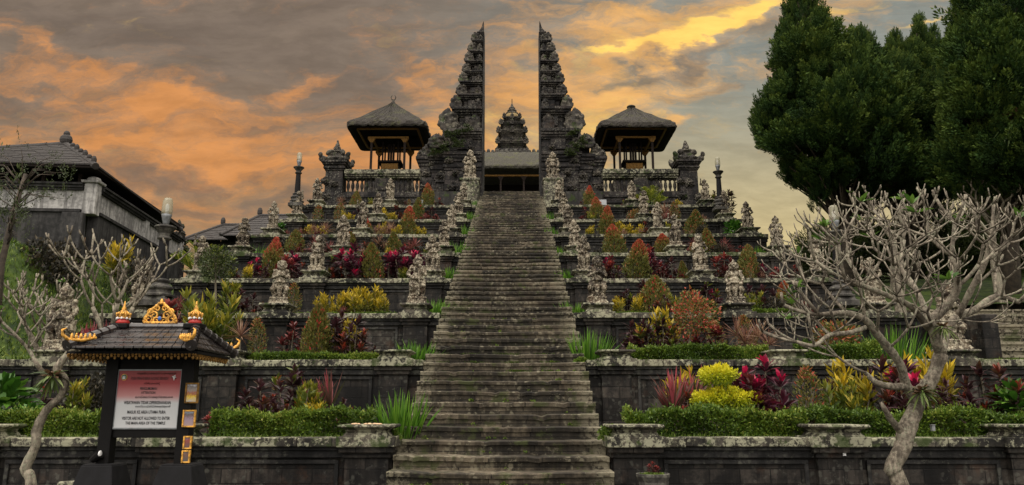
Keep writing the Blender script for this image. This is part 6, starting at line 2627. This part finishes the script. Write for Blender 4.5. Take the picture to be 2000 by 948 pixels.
t3 = thing('ground_cover', 'tiny green seedlings around the red plant in the stone bowl', 'plant', (p.x, 10.2, 0))
link('foliage', qmesh('foliage', [(V, Q, rs.rand(n))], MT['grass']), t3)

# offerings laid on a pedestal of the lowest left wall
t = thing('flower_offering', 'small offering of pale petals on the lowest pedestal left of the stairs', 'offering', (-1.84, YK[0] + .1, ZK[0] + .176))
g = G()
rr = random.Random(9)
for i in range(16):
    x, y = rr.uniform(-.25, .22), rr.uniform(-.2, .1)
    g.ball((x, y, .008), (rr.uniform(.02, .04), .025, .010), 5)
g.obj('petals', plain('pale_petals', (.62, .42, .25), .7), t)
# ------------------------------------------------------------------ bare frangipani trees
def frangipani(loc, limbs, tips, label, mat='bark', seed=1, leaf_tips=14, L0=.34, depth=5, env=None, r_end=.012, updir=.55, nleaf=7):
    """limbs: list of (points, radii) in world coordinates; tips: (point, direction, radius) where the crown forks on"""
    rr = random.Random(seed)
    O = Vector(loc)
    t = thing('frangipani_tree', label, 'tree', loc)
    g = G()
    for pts, rad in limbs:
        # smooth and roughen the limb
        P, Rr = [], []
        for i in range(len(pts) - 1):
            a, b = Vector(pts[i]), Vector(pts[i + 1])
            pm = Vector(pts[i - 1]) if i else a * 2 - b
            pn = Vector(pts[i + 2]) if i + 2 < len(pts) else b * 2 - a
            for q in range(5):
                f = q / 5
                c = .5 * ((2 * a) + (b - pm) * f + (2 * pm - 5 * a + 4 * b - pn) * f * f + (3 * a - pm - 3 * b + pn) * f ** 3)
                P.append(c + Vector((rr.uniform(-1, 1), rr.uniform(-1, 1), 0)) * rad[i] * .06 - O)
                Rr.append((rad[i] + (rad[i + 1] - rad[i]) * f) * rr.uniform(.93, 1.08))
        P.append(Vector(pts[-1]) - O)
        Rr.append(rad[-1])
        g.tube(P, Rr, 10)
    g.obj('trunk', MT[mat], t, smooth=True)
    g = G()
    ends = []

    def grow(p, d, L, r, dep, phase):
        if r < r_end:
            r = r_end
        n = 4
        pts, rad = [p], [r]
        q = p.copy()
        dd = d.normalized()
        side = Vector((rr.uniform(-1, 1), rr.uniform(-1, 1), 0)) * .35
        for i in range(n):
            f = (i + 1) / n
            dd = (dd + Vector((0, 0, updir * .30 * (1 if f > .4 else .2))) + side * .10).normalized()
            q = q + dd * (L / n)
            pts.append(q.copy())
            rad.append(r * (1 - .16 * f) * (1.12 if i == n - 1 else 1))
        g.tube(pts, rad, 6)
        out = False
        if env is not None:
            c, e = env
            k = ((q.x - c[0]) / e[0]) ** 2 + ((q.y - c[1]) / e[1]) ** 2 + ((q.z - c[2]) / e[2]) ** 2
            out = k > 1
        if dep <= 0 or out:
            ends.append((q.copy(), dd.copy()))
            # short blunt fork at the tip
            for s in range(rr.choice((1, 1, 2, 2))):
                a = rr.uniform(0, 6.28)
                o = Vector((math.cos(a), math.sin(a), .5)) * .8 + dd
                o.normalize()
                ln = rr.uniform(.06, .13) * L0 / .34
                g.tube([q, q + o * ln * .5, q + (o + Vector((0, 0, .4))).normalized() * ln], [r * .8, r * .78, r * .72], 5)
            return
        nb = rr.choice((2, 2, 2, 2, 3))
        a0 = rr.uniform(0, 6.28)
        for s in range(nb):
            a = a0 + s * 2 * math.pi / nb + rr.uniform(-.4, .4)
            u = dd.orthogonal().normalized()
            v = dd.cross(u)
            sp_ = rr.uniform(.65, 1.05)
            nd = dd + (u * math.cos(a) + v * math.sin(a)) * sp_
            nd.z = nd.z * .75 + .05
            grow(q, nd, L * rr.uniform(.70, .95), r * .77, dep - 1, a)

    for (p, d, r) in tips:
        grow(Vector(p) - O, Vector(d), L0 * rr.uniform(.8, 1.1), r, depth, 0) if env is None else None
        if env is not None:
            pass
    if env is not None:
        c, e = env
        env = ((c[0] - O.x, c[1] - O.y, c[2] - O.z), e)
        for (p, d, r) in tips:
            grow(Vector(p) - O, Vector(d), L0 * rr.uniform(.8, 1.1), r * .85, depth, 0)
    g.obj('branches', MT[mat], t, smooth=True)
    rs = np.random.RandomState(seed)
    parts = []
    for (q, dd) in rr.sample(ends, min(leaf_tips, len(ends))):
        n = rr.randint(4, nleaf)
        a = rs.rand(n) * 6.283
        e = .3 + rs.rand(n) * .8
        D = np.stack([np.cos(a) * np.cos(e), np.sin(a) * np.cos(e), np.sin(e)], 1)
        V, Q = straps(np.tile(list(q), (n, 1)), D, .13 + .07 * rs.rand(n), .045, .25, rs, 4, (.2, .9, 1.0, .65, .05))
        parts.append((V, Q, rs.rand(n) * .95))
    if parts:
        link('leaves', qmesh('leaves', parts, MT['lumo']), t)
    return t, ends


def wpts(lst):
    return [tuple(at(x, y, Y)) for x, y, Y in lst]


def tipsof(pts_dirs):
    return [(tuple(at(x, y, Y)), d, r) for x, y, Y, d, r in pts_dirs]


YF = 8.6
base = at(1757, 948, YF)
b0 = (base.x, YF, 0.0)
limbs = [
    ([b0] + wpts([(1757, 948, YF), (1745, 912, YF), (1764, 872, YF), (1772, 838, YF), (1793, 790, YF), (1806, 762, YF), (1822, 735, YF), (1838, 692, YF)]), [.13, .085, .088, .085, .10, .075, .085, .07, .075]),
    (wpts([(1838, 692, YF), (1826, 655, 8.5), (1822, 625, 8.5), (1845, 602, 8.5), (1870, 560, 8.4), (1858, 500, 8.3)]), [.06, .055, .055, .045, .040, .033]),
    (wpts([(1838, 690, YF), (1848, 650, 8.8), (1868, 620, 8.9), (1905, 605, 9.0), (1945, 580, 9.1), (1990, 590, 9.2)]), [.055, .050, .046, .042, .038, .030]),
    (wpts([(1793, 790, YF), (1770, 752, 8.5), (1758, 712, 8.4), (1735, 680, 8.3), (1712, 652, 8.2), (1690, 625, 8.1), (1655, 612, 8.0), (1600, 615, 7.9)]), [.06, .048, .046, .042, .040, .036, .030, .024]),
    (wpts([(1772, 755, 8.5), (1740, 755, 8.4), (1712, 748, 8.3), (1690, 728, 8.3)]), [.042, .038, .032, .022]),
    (wpts([(1762, 845, 8.6), (1742, 822, 8.5), (1728, 800, 8.4), (1720, 786, 8.4)]), [.045, .036, .026, .016]),
    (wpts([(1690, 640, 8.1), (1660, 650, 8.0), (1620, 655, 7.9), (1590, 675, 7.8), (1555, 668, 7.8)]), [.026, .024, .022, .020, .018]),
    (wpts([(1822, 640, 8.5), (1805, 600, 8.7), (1785, 560, 8.9), (1760, 520, 9.1), (1765, 470, 9.2)]), [.042, .036, .034, .030, .024]),
    (wpts([(1812, 640, 8.5), (1780, 600, 8.2), (1740, 580, 8.0), (1690, 560, 7.9), (1650, 545, 7.8)]), [.038, .032, .030, .026, .022]),
    (wpts([(1870, 620, 8.9), (1900, 560, 8.7), (1925, 510, 8.6), (1935, 460, 8.5)]), [.040, .034, .030, .026]),
]
dl, dr, du = (-1, -.1, .25), (1, .1, .3), (0, 0, 1)
tips = tipsof([
    (1600, 615, 7.9, (-1, 0, .1), .024), (1600, 615, 7.9, (-.6, -.3, .6), .022), (1655, 612, 8.0, (-.5, .3, .7), .022), (1690, 625, 8.1, (-.3, -.5, .8), .022),
    (1555, 668, 7.8, (-1, .3, .5), .017), (1590, 675, 7.8, (-.3, -.5, .6), .016), (1640, 652, 8.0, (-.5, -.6, .5), .017), (1712, 652, 8.2, (-.2, -.8, .5), .020), (1735, 680, 8.3, (.4, -.6, .4), .018), (1822, 640, 8.5, (-.5, -.8, .3), .020),
    (1555, 668, 7.8, (-1, 0, .15), .017), (1620, 655, 7.9, (-.4, .4, .6), .017), (1690, 728, 8.3, (-.8, 0, .3), .016),
    (1858, 500, 8.3, (.2, 0, 1), .028), (1858, 500, 8.3, (-.7, .2, .7), .026), (1870, 560, 8.4, (.7, -.4, .6), .026), (1870, 560, 8.4, (-.3, -.9, .6), .022),
    (1990, 590, 9.2, (.8, 0, .4), .026), (1945, 580, 9.1, (.3, .4, .8), .024), (1990, 590, 9.2, (.3, -.5, .5), .024), (1905, 605, 9.0, (.6, -.5, .2), .020),
    (1765, 470, 9.2, (0, 0, 1), .022), (1765, 470, 9.2, (-.8, 0, .5), .022), (1785, 560, 8.9, (.5, .5, .7), .022), (1760, 520, 9.1, (-.8, .3, .5), .022),
    (1650, 545, 7.8, (-.9, 0, .4), .021), (1650, 545, 7.8, (-.3, -.3, .9), .020), (1690, 560, 7.9, (-.3, .4, .9), .021), (1740, 580, 8.0, (-.1, -.5, .9), .021),
    (1935, 460, 8.5, (.3, 0, 1), .024), (1935, 460, 8.5, (-.6, -.2, .7), .022), (1925, 510, 8.6, (.9, 0, .5), .024), (1900, 560, 8.7, (.6, -.5, .5), .021)])
ec = at(1772, 572, 8.6)
frangipani(b0, limbs, tips, 'large bare frangipani tree with spreading grey branches in right foreground', seed=12, L0=.37, depth=4, env=((ec.x, 8.6, ec.z), (1.84, 1.35, .98)), r_end=.0075, leaf_tips=18, updir=.36)

# two bare frangipanis on the left
YL = 8.8
base = at(62, 948, YL)
b1 = (base.x, YL, 0.0)
limbs = [([b1] + wpts([(60, 948, YL), (50, 915, YL), (70, 870, YL), (72, 840, YL), (92, 800, YL), (118, 775, YL), (128, 745, YL), (112, 722, YL), (132, 692, YL)]), [.08, .055, .055, .048, .055, .045, .040, .042, .05, .035]),
         (wpts([(90, 735, YL), (72, 712, 8.7), (55, 682, 8.7), (30, 655, 8.6), (5, 630, 8.6)]), [.030, .024, .020, .018, .015]),
         (wpts([(132, 692, YL), (140, 680, 8.8)]), [.035, .030])]
tips = tipsof([(5, 630, 8.6, (-.6, 0, .9), .014), (30, 655, 8.6, (.2, .2, 1), .014), (30, 655, 8.6, (-1, 0, .1), .013), (55, 682, 8.7, (.6, .3, 1), .015), (55, 682, 8.7, (.3, -.5, .6), .013)])
ec = at(60, 640, YL)
frangipani(b1, limbs, tips, 'crooked frangipani trunk at the left edge with few bare branches', seed=4, L0=.22, depth=2, env=((ec.x, YL, ec.z), (.6, .6, .45)), r_end=.0085, leaf_tips=2)

def bush_frang(px, pyb, Y, zb, seed, label, H, spread, nstem=3, depth=5, L0=.3):
    base = at(px, pyb, Y)
    loc = (base.x, Y, zb)
    rr = random.Random(seed)
    limbs, tips = [], []
    for i in range(nstem):
        a = i * 2.2 + seed
        d = Vector((math.cos(a) * .55 * spread, math.sin(a) * .35, 1)).normalized()
        p0 = Vector(loc)
        p1 = p0 + d * H * .18 + Vector((0, 0, .02))
        p2 = p1 + (d + Vector((.25 * math.cos(a), 0, .1))).normalized() * H * .20
        limbs.append(([tuple(p0), tuple(p1), tuple(p2)], [.062, .050, .040]))
        for q in range(2):
            a2 = a + (q - .5) * 1.6
            tips.append((tuple(p2), (math.cos(a2) * .9 * spread, math.sin(a2) * .7, .8), .030))
        tips.append((tuple(p1), (math.cos(a + 2) * .8 * spread, math.sin(a + 2) * .7, .9), .026))
    return frangipani(loc, limbs, tips, label, seed=seed, L0=L0, depth=depth, r_end=.019, leaf_tips=3, updir=.8,
                      env=((loc[0], Y, zb + H * .55), (H * .62 * spread, H * .6, H * .5)))


bush_frang(212, 702, 14.9, ZK[1], 3, 'pale bushy frangipani with bare antler branches behind the kiosk roof', 3.0, .60, 3, 2, .58)
bush_frang(82, 690, 15.0, ZK[1], 8, 'bare pale frangipani in front of the statue at far left', 1.9, .9, 2, 2, .42)

# pale upright trunks behind the big frangipani
for i, (px_, pyb, pyt, Y, lab) in enumerate([(1765, 640, 470, 19.0, 'smooth pale leaning trunk behind the big frangipani crown'), (1957, 600, 440, 21.0, 'short pale frangipani trunk on the slope at far right')]):
    a_, b_ = at(px_, pyb, Y), at(px_ - 20, pyt, Y)
    frangipani(tuple(a_ - Vector((0, 0, .5))), [([tuple(a_ - Vector((0, 0, .5))), tuple(a_), tuple(a_.lerp(b_, .5) + Vector((-.05, 0, 0))), tuple(b_)], [.16, .14, .11, .08])],
               [(tuple(b_), (-.6, 0, .8), .05), (tuple(b_), (.7, 0, .7), .05), (tuple(a_.lerp(b_, .6)), (.7, -.3, .8), .04)], lab, seed=30 + i, L0=.5, depth=3, leaf_tips=4, r_end=.016)


# epiphytes on the trunks
def nest_fern(p, sc, label, dead=True, seed=1):
    rs = np.random.RandomState(seed)
    t = thing('staghorn_fern', label, 'fern', tuple(p))
    n = 46
    a = rs.rand(n) * 6.283
    e = rs.rand(n) * 1.6 - .9
    D = np.stack([np.cos(a) * np.cos(e), np.sin(a) * np.cos(e), np.sin(e)], 1)
    V, Q = straps(np.zeros((n, 3)) + D * .03, D, sc * (.6 + .5 * rs.rand(n)), sc * .13, .45, rs, 4, (.3, .6, 1.0, .7, .05))
    link('fronds', qmesh('fronds', [(V, Q, rs.rand(n) * .95)], MT['fern']), t)
    n = 26
    a = rs.rand(n) * 6.283
    e = rs.rand(n) * 1.0 - .1
    D = np.stack([np.cos(a) * np.cos(e), np.sin(a) * np.cos(e), np.sin(e)], 1)
    V, Q = straps(np.zeros((n, 3)) + D * .02, D, sc * .55, sc * .22, .2, rs, 4, (.5, .9, 1.0, .8, .1))
    link('dry_shields', qmesh('dry_shields', [(V, Q, rs.rand(n) * .95)], MT['deadfern']), t)


nest_fern(at(1800, 765, 8.5), .20, 'staghorn fern gripping the fork of the big frangipani', seed=1)
nest_fern(at(102, 735, 8.7), .22, 'staghorn fern hanging on the crooked left frangipani trunk', seed=2)
nest_fern(at(1985, 232, 19.0), .75, 'large yellow-green fern hanging on the upper right cypress', seed=5)
nest_fern(at(1843, 640, 8.4), .14, 'small dry fern tuft high on the big frangipani limb', seed=3)


# ------------------------------------------------------------------ dark cypresses on the right
def inpoly(x, y, poly):
    c = False
    j = len(poly) - 1
    for i in range(len(poly)):
        xi, yi = poly[i]
        xj, yj = poly[j]
        if (yi > y) != (yj > y) and x < (xj - xi) * (y - yi) / (yj - yi) + xi:
            c = not c
        j = i
    return c


def edged(x, y, poly):
    best = 1e9
    for i in range(len(poly)):
        x1, y1 = poly[i - 1]
        x2, y2 = poly[i]
        dx, dy = x2 - x1, y2 - y1
        t_ = max(0, min(1, ((x - x1) * dx + (y - y1) * dy) / (dx * dx + dy * dy + 1e-9)))
        best = min(best, math.hypot(x - x1 - t_ * dx, y - y1 - t_ * dy))
    return best


def tuft(rs, n, L):
    """flame-shaped spray of scale leaves, unit size"""
    t = rs.rand(n)
    a = rs.rand(n) * 6.283
    r = .27 * np.sin(np.clip(t * .82 + .18, 0, 1) * math.pi) ** .8 * rs.rand(n) ** .25
    P = np.stack([r * np.cos(a), r * np.sin(a), 1.35 * t - .35], 1)
    D = np.stack([np.cos(a) * .5, np.sin(a) * .5, 1.1 + 0 * a], 1) + rs.normal(size=(n, 3)) * .3
    OUT = np.stack([np.cos(a), np.sin(a), .35 + .9 * (t - .4)], 1) + rs.normal(size=(n, 3)) * .3
    return leaves(P, D, L * (.7 + .6 * rs.rand(n)), L * .45, rs, .05, nref=OUT), t


def lobe(rs, nt, n, L):
    """a bough end: flame-shaped sprays set over a rounded cushion"""
    Vs, Qs, Ts = [], [], []
    for i in range(nt):
        d = rs.normal(size=3)
        d /= np.linalg.norm(d)
        if d[2] < -.55:
            d[2] *= -.6
        (V, Q), t = tuft(rs, n, L)
        ax = d * .75 + np.array([0, 0, .75])
        q = Vector((0, 0, 1)).rotation_difference(Vector(ax)).to_matrix()
        s_ = rs.uniform(.42, .72)
        c = d * np.array([.72, .72, .55]) * rs.uniform(.75, 1.05)
        Vs.append((V * s_) @ np.array(q).T + c)
        Qs.append(Q + i * len(V))
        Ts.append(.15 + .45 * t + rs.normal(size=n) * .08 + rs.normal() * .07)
    return (np.concatenate(Vs), np.concatenate(Qs)), np.concatenate(Ts)


def cypress(poly, Y, trunk, ncl, label, seed, dmax=2.6, size=.62, nleaf=85, mat='cypress', gap=.0, name='cypress_tree', tl=.20, tr=.26, nt=20, emin=20, rim=1.5):
    rs = np.random.RandomState(seed)
    rr = random.Random(seed)
    xs = [p[0] for p in poly]
    ys = [p[1] for p in poly]
    cen = at(sum(xs) / len(xs), sum(ys) / len(ys), Y)
    zg = trunk[0][2]
    root = thing(name, label, 'tree', (trunk[0][0], trunk[0][1], zg))
    O = np.array([trunk[0][0], trunk[0][1], zg])
    T8 = [lobe(rs, nt, nleaf, tl) for _ in range(7)]
    parts = []
    pts = []
    while len(pts) < ncl:
        x, y = rr.uniform(min(xs), max(xs)), rr.uniform(min(ys), max(ys))
        if not inpoly(x, y, poly):
            continue
        e = edged(x, y, poly)
        if e < emin:
            continue
        q = noise.noise(Vector((x / 42, y / 36, seed)))
        if q < -.13 + gap:
            continue
        dm = dmax * min(1, math.sqrt(e / 110.0))
        dy = rr.uniform(-1, 1) ** 1 * dm
        dy = -abs(dy) if rr.random() < .65 else abs(dy)
        p = at(x, y, Y + dy)
        s_ = size * rr.uniform(.6, 1.35) * max(.42, min(1.0, e / 46.0))
        pts.append((p, s_, e))
    k_ = 0
    while k_ < ncl * rim:
        x, y = rr.uniform(min(xs), max(xs)), rr.uniform(min(ys), max(ys))
        if not inpoly(x, y, poly):
            continue
        e = edged(x, y, poly)
        if e < 3 or e > 28:
            continue
        if rim < 3 and noise.noise(Vector((x / 30, y / 24, seed + 5))) < -.12:
            k_ += .3
            continue
        k_ += 1
        p = at(x, y, Y + rr.uniform(-1, .5) * dmax * min(1, math.sqrt(e / 110.0)))
        pts.append((p, size * rr.uniform(.20, .40) * min(1, .5 + e / 20), e * .4))
    for p, s_, e in pts:
        (V, Q), t_ = T8[rr.randrange(7)]
        ang = rr.uniform(0, 6.28)
        out = Vector((p.x - cen.x, p.y - Y, 0))
        tilt = min(.7, out.length * .16)
        ax = Vector((0, 0, 1)).cross(out).normalized() if out.length > .01 else Vector((1, 0, 0))
        M = (Matrix.Rotation(tilt + rr.uniform(-.2, .2), 3, ax) @ Matrix.Rotation(ang, 3, 'Z'))
        Mn = np.array(M) * s_
        sc = np.array([1.0, 1.0, rr.uniform(.8, 1.15) if e > 24 else rr.uniform(1.3, 2.3)])
        V2 = (V * sc) @ Mn.T + np.array(p) - O
        base_ = rr.uniform(-.12, .22)
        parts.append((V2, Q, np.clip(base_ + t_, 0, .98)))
    link('crown', qmesh('crown', parts, MT[mat]), root)
    g = G()
    tp = [Vector(p) - Vector(O) for p in trunk]
    m = len(tp)
    g.tube(tp, [tr * (1 - .75 * i / (m - 1)) + .02 for i in range(m)], 9)
    for p, s_, e in pts[::4]:
        a = Vector(p) - Vector(O)
        f = max(.12, min(.9, (a.z - tp[0].z) / max(.1, (tp[-1].z - tp[0].z)) - .12))
        i = min(m - 2, int(f * (m - 1)))
        b = tp[i].lerp(tp[i + 1], f * (m - 1) - i)
        mid = b.lerp(a, .5) + Vector((0, 0, .15))
        g.tube([b, mid, a], [tr * .22, tr * .15, tr * .06], 5)
    g.obj('trunk', MT['bark2'], root, smooth=True)
    return root


def tk(*l):
    return [tuple(at(x, y, Y)) for x, y, Y in l]


polyA = [(1540, -80), (1528, 0), (1536, 22), (1515, 75), (1512, 118), (1496, 128), (1512, 145), (1502, 175), (1486, 205), (1471, 240), (1480, 285), (1498, 308), (1522, 318), (1526, 345), (1545, 368), (1568, 372), (1585, 385), (1590, 420), (1608, 405), (1625, 380), (1700, 392), (1760, 388), (1800, 395), (1835, 330), (1838, 220), (1815, 150), (1770, 115), (1712, 108), (1700, 66), (1672, 62), (1650, 70), (1625, 45), (1602, 15), (1596, -80)]
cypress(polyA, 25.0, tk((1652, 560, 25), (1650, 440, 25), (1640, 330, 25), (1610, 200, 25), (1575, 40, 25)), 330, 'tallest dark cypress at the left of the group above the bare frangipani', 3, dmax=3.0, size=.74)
polyB = [(1690, 160), (1712, 102), (1735, 108), (1738, 82), (1752, 60), (1763, 100), (1778, 78), (1795, 18), (1806, 55), (1812, 75), (1822, 48), (1832, 78), (1850, 95), (1858, 200), (1870, 390), (1760, 400), (1700, 380)]
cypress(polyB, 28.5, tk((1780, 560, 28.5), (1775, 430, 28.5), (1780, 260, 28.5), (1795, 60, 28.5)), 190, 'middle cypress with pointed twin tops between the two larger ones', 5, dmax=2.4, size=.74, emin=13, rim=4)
polyC = [(1870, -80), (1862, 0), (1872, 48), (1850, 80), (1842, 150), (1836, 260), (1850, 380), (1900, 400), (1960, 392), (2120, 400), (2140, -80)]
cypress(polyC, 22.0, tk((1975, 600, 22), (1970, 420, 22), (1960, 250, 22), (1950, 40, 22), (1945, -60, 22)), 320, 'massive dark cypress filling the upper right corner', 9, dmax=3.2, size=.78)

# thinner dark trees under and behind the cypresses
polyD = [(1560, 470), (1600, 445), (1640, 470), (1680, 430), (1730, 455), (1800, 400), (1870, 420), (1950, 395), (2100, 400), (2100, 620), (1560, 620)]
cypress(polyD, 30.0, tk((1800, 640, 30), (1800, 560, 30), (1805, 480, 30)), 150, 'dark tangled thicket on the slope behind the big frangipani', 15, dmax=1.8, size=1.0, nleaf=60, mat='olive', name='thicket', gap=.08, emin=12, rim=.3)
polyE = [(-60, 520), (-60, 275), (10, 262), (60, 275), (120, 300), (150, 345), (130, 400), (60, 440), (30, 520)]
cypress(polyE, 12.6, [tuple(at(-8, 640, 12.6)), tuple(at(2, 520, 12.6)), tuple(at(25, 420, 12.6)), tuple(at(50, 340, 12.6))], 170, 'thin leafy tree with wispy branches at the far left edge', 21, dmax=.7, size=.26, nleaf=9, nt=2, mat='olive', name='leafy_tree', emin=4, rim=0, tl=.34, gap=.10, tr=.045)
polyF = [(-60, 680), (-60, 520), (20, 500), (60, 540), (70, 600), (60, 680)]
for i, (px_, py_, Y, h, lab) in enumerate([(80, 545, 17.6, 1.25, 'dark purple shrub against the grey wall at far left'), (122, 545, 18.2, 1.2, 'dark shrub beside the buttress of the far left wall'), (262, 560, 18.5, 1.0, 'dark green shrub behind the bushy frangipani'), (228, 545, 20.5, 1.5, 'yellow-tipped croton against the receding white wall')]):
    c = at(px_, py_, Y)
    kk = 'drk' if i < 3 else 'cro'
    dup(protos[(kk, 0)], (c.x, Y, c.z - .3), i * 1.3, (h * .9, h * .9, h), lab, 'shrubs by the left wall')

# weeds sprouting on the gate ledges
rs = np.random.RandomState(31)
for s, spots in ((-1, [(866, 290), (880, 268), (893, 282), (905, 258), (850, 300)]), (1, [(1120, 262), (1133, 285), (1112, 300)])):
    parts = []
    for (px_, py_) in spots:
        for q in range(7):
            c = at(px_ + rs.normal() * 7, py_ + rs.normal() * 4, YG - .25)
            n = 40
            D0 = rsph(rs, n)
            D0[:, 2] = np.abs(D0[:, 2]) * .8
            V, Q = leaves(np.tile(list(c), (n, 1)) + D0 * .05, D0 + np.array([0, -.3, -.1]), .12 + .08 * rs.rand(n), .035, rs)
            parts.append((V, Q, rs.rand(n) * .7))
    o = link('ledge_ferns', qmesh('ledge_ferns', parts, MT['olive']))
    tag(o, f'small ferns and moss sprouting on ledges of the {"left" if s < 0 else "right"} gate half', 'ferns', 'ledge ferns')

# small fittings on the lowest right wall and hedge
for (px_, py_, Y, nm, lab, mt) in ((1648, 886, 10.86, 'wall_light', 'tiny white light fitting on the lowest right wall', 'whitep'), (1822, 838, 11.25, 'garden_light', 'tiny grey garden light at the foot of the right hedge', 'steelgrey')):
    c = at(px_, py_, Y)
    q = thing(nm, lab, 'light', (c.x, c.y, c.z))
    g = G()
    g.box(-.022, .022, -.03, .03, -.03, .05)
    g.box(-.030, .030, -.036, .03, .05, .06)
    g.obj('housing', MT[mt], q, bevel=.004)

# a low roof behind the right trees
q = thing('tiled_house', 'dark low roof hidden behind the frangipani branches at right', 'building', (0, 0, 0))
a_, b_ = at(1585, 505, 33), at(1930, 505, 33)
r0, r1 = at(1650, 462, 35), at(1870, 462, 35)
g = G()
rr = random.Random(5)
tiled(g, (a_.x, 33, a_.z), (b_.x, 33, b_.z), (r1.x, 35, r1.z), (r0.x, 35, r0.z), 9)
tiled(g, (a_.x, 37, a_.z), (a_.x, 33, a_.z), (r0.x, 35, r0.z), (r0.x - .05, 35.1, r0.z), 9)
tiled(g, (b_.x, 33, b_.z), (b_.x, 37, b_.z), (r1.x + .05, 35.1, r1.z), (r1.x, 35, r1.z), 9)
g.obj('roof', MT['rooftile'], q)
g = G()
g.box(a_.x + .5, b_.x - .5, 33.5, 36.5, a_.z - 4, a_.z + .05)
g.obj('wall', MT['greywall'], q)

# ------------------------------------------------------------------ put every root at the foot of its thing
bpy.context.view_layer.update()
for o in list(S.objects):
    if o.type == 'EMPTY' and o.parent is None and tuple(o.location) == (0, 0, 0) and o.children:
        mn, mx = Vector((1e9,) * 3), Vector((-1e9,) * 3)
        for c in o.children:
            if c.type == 'MESH':
                for v in c.bound_box:
                    p = c.matrix_world @ Vector(v)
                    for k in range(3):
                        mn[k] = min(mn[k], p[k])
                        mx[k] = max(mx[k], p[k])
        b = Vector(((mn.x + mx.x) / 2, (mn.y + mx.y) / 2, mn.z))
        o.location = b
        for c in o.children:
            c.location = c.location - b
